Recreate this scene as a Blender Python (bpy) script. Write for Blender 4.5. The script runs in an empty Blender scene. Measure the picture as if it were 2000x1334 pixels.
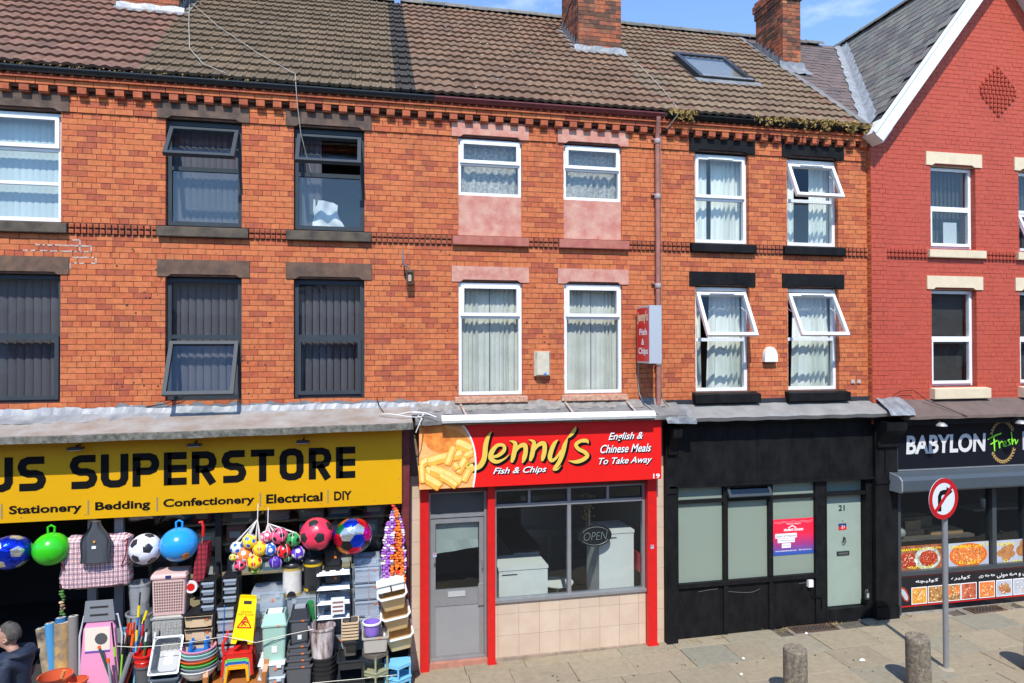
import bpy, math, random
from mathutils import Vector, Matrix
from math import sin, cos, pi, radians, sqrt, atan2
RND = random.Random(7)
sc = bpy.context.scene
COL = sc.collection
# ---------------------------------------------------------------- camera
CF, CYAW, CPIT, CROL, CH, CD = 1333.0, .210058503, .010158, -.00248894, 4.781181, 10.4011989
FW = Vector((sin(CYAW)*cos(CPIT), cos(CYAW)*cos(CPIT), sin(CPIT)))
RT = Vector((cos(CYAW), -sin(CYAW), 0)); UPV = RT.cross(FW)
RT, UPV = cos(CROL)*RT+sin(CROL)*UPV, -sin(CROL)*RT+cos(CROL)*UPV
CAMP = Vector((0, -CD, CH))
cd = bpy.data.cameras.new('camera'); cam = bpy.data.objects.new('camera', cd); COL.objects.link(cam)
cd.sensor_width = 36; cd.lens = 36*CF/2000; cd.clip_start = .1; cd.clip_end = 600
cam.matrix_world = Matrix((RT, UPV, -FW)).transposed().to_4x4(); cam.location = CAMP
sc.camera = cam
# ---------------------------------------------------------------- world, sun, exposure
SUN_EL = radians(53); SUN_AZ = atan2(-.2, -.98)
w = bpy.data.worlds.new('World'); sc.world = w; w.use_nodes = True
nt = w.node_tree; nt.nodes.clear()
sky = nt.nodes.new('ShaderNodeTexSky'); sky.sky_type = 'NISHITA'; sky.sun_disc = False
sky.sun_elevation = SUN_EL; sky.sun_rotation = SUN_AZ; sky.air_density = 1.0; sky.dust_density = 0; sky.ozone_density = 6.0
bg = nt.nodes.new('ShaderNodeBackground'); bg.inputs[1].default_value = .15
out = nt.nodes.new('ShaderNodeOutputWorld')
tc = nt.nodes.new('ShaderNodeTexCoord'); mp = nt.nodes.new('ShaderNodeMapping'); mp.inputs['Scale'].default_value = (2.2, 2.2, 6)
nz = nt.nodes.new('ShaderNodeTexNoise'); nz.inputs['Scale'].default_value = 1.6; nz.inputs['Detail'].default_value = 7; nz.inputs['Roughness'].default_value = .55
mp.inputs['Location'].default_value = (1.3, .4, .2)
cr = nt.nodes.new('ShaderNodeValToRGB'); cr.color_ramp.elements[0].position = .585; cr.color_ramp.elements[1].position = .8
cr.color_ramp.elements[1].color = (.75, .75, .75, 1)
mx = nt.nodes.new('ShaderNodeMix'); mx.data_type = 'RGBA'; mx.inputs[7].default_value = (5.5, 5.8, 6.4, 1)
L = nt.links.new
L(tc.outputs['Generated'], mp.inputs[0]); L(mp.outputs[0], nz.inputs['Vector']); L(nz.outputs[0], cr.inputs[0])
L(cr.outputs[0], mx.inputs[0]); L(sky.outputs[0], mx.inputs[6]); L(mx.outputs[2], bg.inputs[0]); L(bg.outputs[0], out.inputs[0])
sd = bpy.data.lights.new('sun', 'SUN'); sd.energy = 2.85; sd.angle = radians(.5); sd.color = (1, .95, .87)
so = bpy.data.objects.new('sun', sd); COL.objects.link(so)
sdir = Vector((sin(SUN_AZ)*cos(SUN_EL), cos(SUN_AZ)*cos(SUN_EL), sin(SUN_EL)))
so.rotation_euler = sdir.to_track_quat('Z', 'Y').to_euler(); so.location = (-6, -20, 30)
vs = sc.view_settings; vs.view_transform = 'Standard'; vs.look = 'None'; vs.exposure = .95; vs.gamma = 1; vs.use_curve_mapping = False
sc.cycles.max_bounces = 8; sc.cycles.transparent_max_bounces = 24; sc.cycles.caustics_reflective = False; sc.cycles.caustics_refractive = False
# ---------------------------------------------------------------- measuring helpers
def P(px, py, Y=0.0):
    """the point where the line of sight through a photograph pixel meets the upright plane y = Y"""
    d = FW+RT*((px-1000)/CF)+UPV*((667-py)/CF); t = (Y+CD)/d.y
    return CAMP+d*t
def PX(px, py, Y=0.0): return P(px, py, Y).x
def PZ(px, py, Y=0.0): return P(px, py, Y).z
def gz(x): return .017*(x-4.7)
# ---------------------------------------------------------------- mesh helpers
class MB:
    def __init__(s): s.v = []; s.f = []; s.m = []
    def poly(s, pts, m=0):
        k = len(s.v); s.v += [tuple(p) for p in pts]; s.f.append(tuple(range(k, k+len(pts)))); s.m.append(m); return s
    def box(s, x0, x1, y0, y1, z0, z1, m=0, M=None):
        k = len(s.v)
        c = [(x0,y0,z0),(x1,y0,z0),(x1,y1,z0),(x0,y1,z0),(x0,y0,z1),(x1,y0,z1),(x1,y1,z1),(x0,y1,z1)]
        if M is not None: c = [tuple(M @ Vector(p)) for p in c]
        s.v += c
        s.f += [tuple(k+i for i in q) for q in ((0,1,5,4),(1,2,6,5),(2,3,7,6),(3,0,4,7),(4,5,6,7),(3,2,1,0))]; s.m += [m]*6; return s
    def prism(s, pts, y0, y1, m=0, ms=None, M=None):
        """polygon in x,z (counter-clockwise seen from -y), front at y0"""
        n = len(pts); k = len(s.v)
        c = [(p[0], y0, p[1]) for p in pts]+[(p[0], y1, p[1]) for p in pts]
        if M is not None: c = [tuple(M @ Vector(p)) for p in c]
        s.v += c
        s.f.append(tuple(range(k, k+n))); s.m.append(m)
        s.f.append(tuple(range(k+2*n-1, k+n-1, -1))); s.m.append(m if ms is None else ms)
        for i in range(n):
            j = (i+1) % n; s.f.append((k+j, k+i, k+n+i, k+n+j)); s.m.append(m if ms is None else ms)
        return s
    def rings(s, rr, m=0, cap0=True, cap1=True, closed=True):
        """loft through rings of points of equal count"""
        k = len(s.v); n = len(rr[0])
        for r in rr: s.v += [tuple(p) for p in r]
        for a in range(len(rr)-1):
            for i in range(n if closed else n-1):
                j = (i+1) % n
                s.f.append((k+a*n+i, k+a*n+j, k+(a+1)*n+j, k+(a+1)*n+i)); s.m.append(m)
        if cap0: s.f.append(tuple(k+i for i in reversed(range(n)))); s.m.append(m)
        if cap1: s.f.append(tuple(k+(len(rr)-1)*n+i for i in range(n))); s.m.append(m)
        return s
    def tube(s, pts, r, n=6, m=0, r1=None, cap=True):
        pts = [Vector(p) for p in pts]; rr = []
        up = None
        for i, p in enumerate(pts):
            d = (pts[min(i+1, len(pts)-1)]-pts[max(i-1, 0)]).normalized()
            if up is None:
                up = Vector((0,0,1)) if abs(d.z) < .9 else Vector((0,1,0))
            a = d.cross(up).normalized(); b = a.cross(d).normalized(); up = b
            q = r if r1 is None else r+(r1-r)*i/(len(pts)-1)
            rr.append([p+a*cos(2*pi*k/n)*q+b*sin(2*pi*k/n)*q for k in range(n)])
        return s.rings(rr, m, cap, cap)
    def lathe(s, prof, n=16, c=(0,0,0), m=0, cap0=True, cap1=True, M=None, sx=1, sy=1):
        rr = []
        for r, z in prof:
            ring = [Vector((c[0]+r*sx*cos(2*pi*k/n), c[1]+r*sy*sin(2*pi*k/n), c[2]+z)) for k in range(n)]
            if M is not None: ring = [M @ p for p in ring]
            rr.append(ring)
        return s.rings(rr, m, cap0, cap1)
    def tub(s, w0, d0, w1, d1, z0, z1, t=.01, m=0, c=(0,0), r=.02, open_top=True):
        """rounded rectangular tapered vessel with wall thickness"""
        def rr(w, d, z, q):
            o = []
            for (cx, cy, a) in ((1,1,0),(-1,1,pi/2),(-1,-1,pi),(1,-1,1.5*pi)):
                for k in range(3):
                    b = a+k*pi/4; o.append((c[0]+cx*(w/2-q)+q*cos(b), c[1]+cy*(d/2-q)+q*sin(b), z))
            return o
        if open_top == 'ring':
            k = [rr(w0,d0,z0,r), rr(w1,d1,z1,r), rr(w1-2*t,d1-2*t,z1,r*.8), rr(w0-2*t,d0-2*t,z0,r*.8)]; s.rings(k+k[:1], m, False, False)
        elif open_top:
            s.rings([rr(w0,d0,z0,r), rr(w1,d1,z1,r), rr(w1-2*t,d1-2*t,z1,r*.8), rr(w0-2*t,d0-2*t,z0+t,r*.8)], m)
        else: s.rings([rr(w0,d0,z0,r), rr(w1,d1,z1,r)], m)
        return s
    def ball(s, r, c=(0,0,0), n=14, h=9, m=0, sx=1, sy=1, sz=1, M=None):
        pr = []
        for i in range(h+1):
            a = -pi/2+pi*i/h; pr.append((max(r*cos(a), 1e-4), r*sin(a)*sz))
        return s.lathe(pr, n, c, m, M=M, sx=sx, sy=sy)
    def build(s, name, mats, parent=None, smooth=False, local=False):
        me = bpy.data.meshes.new(name); me.from_pydata(s.v, [], s.f)
        if not isinstance(mats, (list, tuple)): mats = [mats]
        for q in mats: me.materials.append(q)
        if len(mats) > 1: me.polygons.foreach_set('material_index', s.m)
        if smooth:
            me.polygons.foreach_set('use_smooth', [True]*len(me.polygons))
            try: me.set_sharp_from_angle(angle=radians(40))
            except Exception: pass
        me.update()
        return put(name, me, parent, local)
def put(name, me, parent=None, local=False):
    o = bpy.data.objects.new(name, me); COL.objects.link(o)
    if parent is not None: hang(o, parent, local)
    return o
def hang(o, parent, local=False):
    o.parent = parent
    if not local: o.matrix_parent_inverse = wm(parent).inverted()
def wm(o):
    m = o.matrix_basis.copy()
    if o.parent: m = wm(o.parent) @ o.matrix_parent_inverse @ m
    return m
def thing(name, label, cat, loc=(0,0,0), rz=0, group=None):
    o = bpy.data.objects.new(name, None); COL.objects.link(o); o.empty_display_size = .1
    o.location = loc; o.rotation_euler = (0, 0, rz)
    return tag(o, label, cat, group)
def tag(o, label, cat, group=None):
    o['label'] = label; o['category'] = cat
    if group: o['group'] = group
    return o
def struct(o): o['kind'] = 'structure'; return o
def stuff(o): o['kind'] = 'stuff'; return o
def copy_tree(o, parent=None):
    c = o.copy(); COL.objects.link(c); c.parent = parent
    for ch in list(o.children): copy_tree(ch, c)
    return c
# ---------------------------------------------------------------- materials
def lin(c):
    c = c/255; return c/12.92 if c <= .04045 else ((c+.055)/1.055)**2.4
def S(r, g, b, k=1.0): return (min(lin(r)*k, 1), min(lin(g)*k, 1), min(lin(b)*k, 1))
MATS = {}
def mat(name, col, rough=.6, var=0.0, vscale=8, metal=0, bump=0.0, bscale=60, spec=.5, col2=None, obj_rand=0.0, coat=0, alpha=None, stretch=None):
    """principled material with optional noise mottling towards col2, per-piece brightness and fine relief"""
    if name in MATS: return MATS[name]
    m = bpy.data.materials.new(name); m.use_nodes = True; n = m.node_tree.nodes; l = m.node_tree.links.new
    b = n['Principled BSDF']; b.inputs['Roughness'].default_value = rough; b.inputs['Metallic'].default_value = metal
    b.inputs['Specular IOR Level'].default_value = spec; b.inputs['Coat Weight'].default_value = coat
    if alpha is not None: b.inputs['Alpha'].default_value = alpha
    b.inputs['Base Color'].default_value = (*col, 1)
    src = None
    if var or col2 is not None or bump:
        tx = n.new('ShaderNodeTexCoord'); mpn = n.new('ShaderNodeMapping'); l(tx.outputs['Object'], mpn.inputs[0])
        if stretch: mpn.inputs['Scale'].default_value = stretch
        gn = n.new('ShaderNodeNewGeometry'); l(gn.outputs['Position'], mpn.inputs[0])
    if var or col2 is not None:
        t = n.new('ShaderNodeTexNoise'); t.inputs['Scale'].default_value = vscale; t.inputs['Detail'].default_value = 6; t.inputs['Roughness'].default_value = .62
        l(mpn.outputs[0], t.inputs['Vector'])
        r = n.new('ShaderNodeValToRGB'); r.color_ramp.elements[0].position = .35; r.color_ramp.elements[1].position = .68
        c2 = col2 if col2 is not None else tuple(max(0, c*(1-var)) for c in col)
        c1 = col if col2 is not None else tuple(min(1, c*(1+var*.6)) for c in col)
        r.color_ramp.elements[0].color = (*c2, 1); r.color_ramp.elements[1].color = (*c1, 1)
        l(t.outputs[0], r.inputs[0]); src = r.outputs[0]
    if obj_rand:
        oi = piece_random(n, l); h = n.new('ShaderNodeHueSaturation'); mr = n.new('ShaderNodeMapRange')
        mr.inputs['To Min'].default_value = 1-obj_rand; mr.inputs['To Max'].default_value = 1+obj_rand
        l(oi, mr.inputs[0]); l(mr.outputs[0], h.inputs['Value'])
        if src: l(src, h.inputs['Color'])
        else: h.inputs['Color'].default_value = (*col, 1)
        src = h.outputs[0]
    if src: l(src, b.inputs['Base Color'])
    if bump:
        t2 = n.new('ShaderNodeTexNoise'); t2.inputs['Scale'].default_value = bscale; t2.inputs['Detail'].default_value = 5
        l(mpn.outputs[0], t2.inputs['Vector']); bp = n.new('ShaderNodeBump'); bp.inputs['Strength'].default_value = bump; bp.inputs['Distance'].default_value = .01
        l(t2.outputs[0], bp.inputs['Height']); l(bp.outputs[0], b.inputs['Normal'])
    MATS[name] = m; return m
def piece_random(n, l):
    oi = n.new('ShaderNodeObjectInfo'); ge = n.new('ShaderNodeNewGeometry'); a = n.new('ShaderNodeMath'); a.operation = 'ADD'
    fr = n.new('ShaderNodeMath'); fr.operation = 'FRACT'
    l(oi.outputs['Random'], a.inputs[0]); l(ge.outputs['Random Per Island'], a.inputs[1]); l(a.outputs[0], fr.inputs[0]); return fr.outputs[0]
def piece_mat(name, stops, rough=.85, stain=(.05,.04,.035), stain_amt=.35, stain_scale=1.2, fine=.25, bump=.3, bscale=45, spec=.3, stain_lo=.5, stain_hi=.75):
    """colour picked piece by piece from a ramp, mottled, with patches of dirt"""
    m = bpy.data.materials.new(name); m.use_nodes = True; n = m.node_tree.nodes; l = m.node_tree.links.new
    b = n['Principled BSDF']; b.inputs['Roughness'].default_value = rough; b.inputs['Specular IOR Level'].default_value = spec
    r = n.new('ShaderNodeValToRGB'); r.color_ramp.interpolation = 'LINEAR'; e = r.color_ramp.elements
    while len(e) < len(stops): e.new(.5)
    for q, (p, c) in zip(e, stops): q.position = p; q.color = (*c, 1)
    l(piece_random(n, l), r.inputs[0])
    g = n.new('ShaderNodeNewGeometry')
    t = n.new('ShaderNodeTexNoise'); t.inputs['Scale'].default_value = 14; t.inputs['Detail'].default_value = 6; l(g.outputs['Position'], t.inputs['Vector'])
    mr = n.new('ShaderNodeMapRange'); mr.inputs['From Min'].default_value = .3; mr.inputs['From Max'].default_value = .7; mr.inputs['To Min'].default_value = 1-fine; mr.inputs['To Max'].default_value = 1+fine
    l(t.outputs[0], mr.inputs[0]); h = n.new('ShaderNodeHueSaturation'); l(mr.outputs[0], h.inputs['Value']); l(r.outputs[0], h.inputs['Color'])
    t2 = n.new('ShaderNodeTexNoise'); t2.inputs['Scale'].default_value = stain_scale; t2.inputs['Detail'].default_value = 8; t2.inputs['Roughness'].default_value = .7
    mp2 = n.new('ShaderNodeMapping'); mp2.inputs['Scale'].default_value = (1.3, 1.3, .6); l(g.outputs['Position'], mp2.inputs[0]); l(mp2.outputs[0], t2.inputs['Vector'])
    m2 = n.new('ShaderNodeMapRange'); m2.inputs['From Min'].default_value = stain_lo; m2.inputs['From Max'].default_value = stain_hi; m2.inputs['To Max'].default_value = stain_amt
    l(t2.outputs[0], m2.inputs[0]); mxx = n.new('ShaderNodeMix'); mxx.data_type = 'RGBA'; mxx.inputs[7].default_value = (*stain, 1)
    l(m2.outputs[0], mxx.inputs[0]); l(h.outputs[0], mxx.inputs[6]); l(mxx.outputs[2], b.inputs['Base Color'])
    t3 = n.new('ShaderNodeTexNoise'); t3.inputs['Scale'].default_value = bscale; t3.inputs['Detail'].default_value = 4; l(g.outputs['Position'], t3.inputs['Vector'])
    bp = n.new('ShaderNodeBump'); bp.inputs['Strength'].default_value = bump; bp.inputs['Distance'].default_value = .008; l(t3.outputs[0], bp.inputs['Height']); l(bp.outputs[0], b.inputs['Normal'])
    MATS[name] = m; return m
def glass_mat(name, tint=(.95,.97,.965), refl=1.6, rough=0.0, haze=None, haze_amt=0.0, wob=.02):
    """thin pane: clear for light, mirror by Fresnel, optional haze (frosting or dust)"""
    m = bpy.data.materials.new(name); m.use_nodes = True; n = m.node_tree.nodes; n.clear(); l = m.node_tree.links.new
    o = n.new('ShaderNodeOutputMaterial'); tr = n.new('ShaderNodeBsdfTransparent'); tr.inputs[0].default_value = (*tint, 1)
    gl = n.new('ShaderNodeBsdfGlossy'); gl.inputs['Roughness'].default_value = rough
    g = n.new('ShaderNodeNewGeometry'); dt = n.new('ShaderNodeVectorMath'); dt.operation = 'DOT_PRODUCT'; l(g.outputs['Incoming'], dt.inputs[0]); l(g.outputs['Normal'], dt.inputs[1])
    def mth(op, a, b_=None):
        q = n.new('ShaderNodeMath'); q.operation = op
        for i_, v_ in ((0, a), (1, b_)):
            if v_ is None: continue
            if isinstance(v_, (int, float)): q.inputs[i_].default_value = v_
            else: l(v_, q.inputs[i_])
        return q
    sch = mth('POWER', mth('SUBTRACT', 1.0, mth('ABSOLUTE', dt.outputs['Value']).outputs[0]).outputs[0], 5.0)
    fr = mth('ADD', mth('MULTIPLY', sch.outputs[0], .96).outputs[0], .04); mu = mth('MULTIPLY', fr.outputs[0], refl); mu.use_clamp = True
    t = n.new('ShaderNodeTexNoise'); t.inputs['Scale'].default_value = 2.5; l(g.outputs['Position'], t.inputs['Vector'])
    bp = n.new('ShaderNodeBump'); bp.inputs['Strength'].default_value = wob; bp.inputs['Distance'].default_value = .2; l(t.outputs[0], bp.inputs['Height']); l(bp.outputs[0], gl.inputs['Normal'])
    mxs = n.new('ShaderNodeMixShader'); base = tr.outputs[0]
    if haze is not None:
        df = n.new('ShaderNodeBsdfDiffuse'); df.inputs[0].default_value = (*haze, 1); m2 = n.new('ShaderNodeMixShader'); m2.inputs[0].default_value = haze_amt
        l(tr.outputs[0], m2.inputs[1]); l(df.outputs[0], m2.inputs[2]); base = m2.outputs[0]
    l(mu.outputs[0], mxs.inputs[0]); l(base, mxs.inputs[1]); l(gl.outputs[0], mxs.inputs[2]); l(mxs.outputs[0], o.inputs[0])
    MATS[name] = m; return m
def clear_plastic(name, col, amt=.35):
    m = bpy.data.materials.new(name); m.use_nodes = True; n = m.node_tree.nodes; n.clear(); l = m.node_tree.links.new
    o = n.new('ShaderNodeOutputMaterial'); tr = n.new('ShaderNodeBsdfTransparent'); tr.inputs[0].default_value = (.9,.94,.98,1)
    pb = n.new('ShaderNodeBsdfPrincipled'); pb.inputs['Base Color'].default_value = (*col, 1); pb.inputs['Roughness'].default_value = .18; pb.inputs['Specular IOR Level'].default_value = .8
    mxs = n.new('ShaderNodeMixShader'); mxs.inputs[0].default_value = amt; l(tr.outputs[0], mxs.inputs[1]); l(pb.outputs[0], mxs.inputs[2]); l(mxs.outputs[0], o.inputs[0])
    MATS[name] = m; return m
# ---------------------------------------------------------------- lettering
def txt(body, x0, x1, y, z0, z1, mt, parent, shear=0, bold=0.0, ext=.003, name='lettering', rot=0, spacing=1, slope=0, font=None):
    """flat letters fitted to the rectangle x0..x1, z0..z1 on the plane y (z0..z1 is the height of the whole text)"""
    cu = bpy.data.curves.new('lettering_curve', 'FONT'); cu.body = body; cu.size = 1; cu.shear = shear; cu.offset = bold; cu.extrude = 0; cu.resolution_u = 4; cu.space_character = spacing
    cu.align_x = 'LEFT'
    ob = bpy.data.objects.new('lettering_curve', cu); COL.objects.link(ob)
    me = bpy.data.meshes.new_from_object(ob)
    bpy.data.objects.remove(ob); bpy.data.curves.remove(cu)
    xs = [v.co.x for v in me.vertices]; ys = [v.co.y for v in me.vertices]
    if not xs: return None
    ax, bx, ay, by = min(xs), max(xs), min(ys), max(ys)
    b = MB(); vv = [(x0+(v.co.x-ax)/(bx-ax)*(x1-x0), y-ext, z0+(v.co.y-ay)/(by-ay)*(z1-z0)+slope*((v.co.x-ax)/(bx-ax)*(x1-x0))) for v in me.vertices]
    ff = [tuple(p.vertices) for p in me.polygons]; bpy.data.meshes.remove(me)
    m2 = bpy.data.meshes.new(name); m2.from_pydata(vv, [], ff); m2.materials.append(mt); m2.update()
    if rot:
        c = Vector(((x0+x1)/2, y, (z0+z1)/2)); R = Matrix.Translation(c) @ Matrix.Rotation(rot, 4, 'Y') @ Matrix.Translation(-c); m2.transform(R)
    return put(name, m2, parent)
def brush(pts, y, mb, m=0, n=8):
    """a painted stroke: pts = (x, z, half-width); smoothed by Catmull-Rom, flat on the plane y"""
    q = [pts[0]]+list(pts)+[pts[-1]]; out_ = []
    for i in range(1, len(q)-2):
        for k in range(n):
            t = k/n; r = []
            for d in range(3):
                a, b, c, e = q[i-1][d], q[i][d], q[i+1][d], q[i+2][d]
                r.append(.5*(2*b+(c-a)*t+(2*a-5*b+4*c-e)*t*t+(3*b-a-3*c+e)*t**3))
            out_.append(r)
    out_.append(list(q[-2])); Lp = []; Rp = []
    for i, p in enumerate(out_):
        a, b = out_[max(i-1, 0)], out_[min(i+1, len(out_)-1)]
        dx, dz = b[0]-a[0], b[1]-a[1]; l = max(sqrt(dx*dx+dz*dz), 1e-6); nx, nz_ = -dz/l, dx/l; h = max(p[2], .0005)
        yq = y-i*1e-5; Lp.append((p[0]+nx*h, yq, p[1]+nz_*h)); Rp.append((p[0]-nx*h, yq, p[1]-nz_*h))
    for i in range(len(out_)-1): mb.poly([Rp[i], Rp[i+1], Lp[i+1], Lp[i]], m)
    return mb
def thick(polyline, hw, y, mb, m=0, closed=False):
    """block letter stroke with mitred corners"""
    n = len(polyline); Lp = []; Rp = []
    for i in range(n):
        p = Vector(polyline[i])
        a = Vector(polyline[i-1]) if (i > 0 or closed) else None; b = Vector(polyline[(i+1) % n]) if (i < n-1 or closed) else None
        if a is None: d = (b-p).normalized(); nn = Vector((-d.y, d.x)); k = 1
        elif b is None: d = (p-a).normalized(); nn = Vector((-d.y, d.x)); k = 1
        else:
            d1 = (p-a).normalized(); d2 = (b-p).normalized(); n1 = Vector((-d1.y, d1.x)); n2 = Vector((-d2.y, d2.x)); nn = (n1+n2).normalized(); k = 1/max(nn.dot(n1), .3)
        Lp.append(p+nn*hw*k); Rp.append(p-nn*hw*k)
    for i in range(n if closed else n-1):
        j = (i+1) % n; mb.poly([(Rp[i].x, y, Rp[i].y), (Rp[j].x, y, Rp[j].y), (Lp[j].x, y, Lp[j].y), (Lp[i].x, y, Lp[i].y)], m)
    return mb
# ================================================================ materials of the terrace
ORANGE = [(0, (.50,.148,.056)), (.3, (.56,.172,.066)), (.6, (.52,.142,.054)), (.78, (.47,.118,.048)), (.86, (.40,.100,.050)), (.93, (.37,.09,.048)), (1, (.46,.112,.047))]
M_BRICK = piece_mat('orange_brick', ORANGE, stain=(.10,.05,.035), stain_amt=.5, stain_lo=.52, stain_hi=.8, fine=.16)
M_CHIM = piece_mat('chimney_brick', [(0, (.42,.13,.06)), (.3, (.34,.10,.05)), (.5, (.19,.075,.043)), (.8, (.09,.05,.036)), (.92, (.30,.12,.06)), (1, (.46,.19,.085))], stain_amt=.75, stain_scale=2.2, stain_lo=.45, stain_hi=.7, bump=.6)
M_RED = piece_mat('painted_red_brick', [(0, (.455,.079,.046)), (.5, (.47,.083,.048)), (1, (.44,.075,.044))], stain=(.32,.062,.042), stain_amt=.4, rough=.6, fine=.07, bump=.4)
M_MORT = mat('mortar', (.17,.08,.053), .9, var=.4, vscale=9, bump=.3)
M_MORT_C = mat('chimney_mortar', (.2,.16,.12), .95, var=.4, vscale=12, bump=.3)
M_MORT_R = mat('painted_mortar', (.40,.068,.041), .8, var=.2, vscale=6)
M_TERRA = piece_mat('terracotta', [(0, (.42,.11,.05)), (.5, (.36,.088,.042)), (1, (.46,.13,.055))], stain_amt=.55, stain_scale=2.5, fine=.2)
M_STONE = mat('weathered_sandstone', (.17,.105,.075), .9, vscale=5, col2=(.055,.04,.034), bump=.4)
M_STONE2 = mat('brown_sandstone', (.19,.108,.068), .9, vscale=5, col2=(.085,.055,.04), bump=.4)
M_STONEB = mat('dark_stone', (.15,.115,.08), .9, vscale=4, col2=(.05,.042,.035), bump=.4)
M_PINK = mat('faded_pink_paint', (.60,.355,.265), .8, vscale=6, col2=(.50,.185,.14), bump=.3)
M_MAROON = mat('maroon_paint', (.14,.022,.022), .5, var=.3)
M_REDP = mat('worn_red_paint', (.45,.17,.12), .8, vscale=7, col2=(.36,.09,.07), bump=.3)
M_BLK = mat('black_paint', (.0035,.0037,.0042), .6, vscale=12, col2=(.010,.0102,.011), bump=.08, spec=.22)
M_BLKW = mat('worn_black_paint', (.0035,.0036,.0042), .62, vscale=3.5, col2=(.012,.012,.0125), bump=.25, spec=.16, stretch=(1.6,1.6,.8))
M_BLKG = mat('black_gutter_plastic', (.018,.021,.026), .3)
M_CREAM = mat('cream_masonry_paint', (.72,.61,.42), .75, vscale=6, col2=(.64,.53,.36), bump=.2)
M_UPVC = mat('white_upvc', (.80,.81,.82), .3, var=.05, vscale=6)
M_GREY = mat('anthracite_upvc', (.04,.051,.062), .55, var=.1, spec=.25)
M_SOFF = mat('white_bargeboard', (.74,.74,.73), .4, var=.06, vscale=3)
M_IN = mat('room_plaster', (.34,.32,.29), .9)
M_INF = mat('room_floor', (.12,.1,.085), .8)
M_GLASS = glass_mat('window_glass', refl=1.25)
M_SHOPG = glass_mat('shop_glass', tint=(.9,.93,.92), refl=1.2)
M_FROST = glass_mat('frosted_glass', tint=(.6,.7,.64), refl=.8, rough=.25, haze=(.44,.52,.43), haze_amt=.5)
M_SLAT = mat('grey_blind_fabric', (.095,.09,.108), .8, obj_rand=.12)
M_SLATD = mat('dark_blind_fabric', (.04,.043,.047), .8, obj_rand=.15)
M_SLATB = mat('pale_blue_blind_fabric', (.50,.58,.60), .8, obj_rand=.06)
M_CURT = mat('white_curtain', (.78,.80,.74), .9, var=.06, vscale=3)
M_LACE = mat('lace_curtain', (.62,.60,.54), .9, vscale=24, col2=(.24,.23,.21), alpha=.9)
M_VOIL = mat('ivory_voile', (.66,.66,.60), .9, var=.1, vscale=4)
M_LEAD = mat('lead_flashing', (.30,.315,.33), .5, vscale=5, col2=(.18,.195,.21), metal=.25, bump=.5, bscale=18)
M_LEADS = mat('aluminium_flashing_tape', (.40,.405,.41), .5, vscale=3.0, col2=(.20,.21,.225), metal=.2, bump=.25, bscale=9)
M_FELT = mat('roofing_felt', (.22,.21,.2), .9, vscale=4, col2=(.12,.12,.12), bump=.5, bscale=40)
M_T_A1 = piece_mat('red_brown_tile', [(0, (.165,.088,.064)), (.5, (.205,.108,.076)), (1, (.14,.076,.056))], stain=(.10,.09,.06), stain_amt=.5, bump=.3)
M_T_A2 = piece_mat('dark_brown_tile', [(0, (.128,.090,.056)), (.5, (.158,.113,.070)), (1, (.108,.077,.049))], stain=(.12,.105,.07), stain_amt=.4, bump=.35)
M_T_B = piece_mat('brown_tile', [(0, (.165,.098,.062)), (.5, (.198,.118,.074)), (1, (.138,.082,.054))], stain=(.12,.10,.075), stain_amt=.6, bump=.35)
M_T_C = piece_mat('buff_brown_tile', [(0, (.172,.118,.075)), (.4, (.205,.142,.090)), (.8, (.150,.100,.066)), (1, (.18,.098,.062))], stain=(.19,.165,.12), stain_amt=.5, bump=.35)
M_T_X = piece_mat('dark_strip_tile', [(0, (.035,.03,.027)), (1, (.055,.047,.04))], stain_amt=.3)  # near-black tiles for the narrow strip at one roof edge
M_SLATE = piece_mat('roof_slate', [(0, (.15,.15,.13)), (.3, (.19,.185,.155)), (.55, (.105,.103,.098)), (.8, (.15,.12,.118)), (.9, (.21,.2,.165)), (1, (.12,.10,.10))], stain=(.2,.2,.15), stain_amt=.4, rough=.7, bump=.25)
M_SLATEP = piece_mat('purple_slate', [(0, (.12,.09,.085)), (.5, (.155,.115,.105)), (1, (.09,.075,.072))], stain=(.16,.15,.12), stain_amt=.4, rough=.7)
M_RIDGE = piece_mat('ridge_tile_grey', [(0, (.12,.12,.11)), (1, (.19,.18,.16))], stain=(.3,.29,.24), stain_amt=.5)
M_DECK = mat('roof_underlay', (.03,.027,.024), .95)
M_MOSS = mat('dry_moss', (.46,.31,.10), .95, vscale=30, col2=(.22,.15,.05))
def pm(name, r, g, b_, rough=.35, k=1.0, **kw): return mat(name, S(r, g, b_, k), rough, **kw)
M_HOLE = mat('perforation_dark', (.03,.026,.024), .9)
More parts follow.
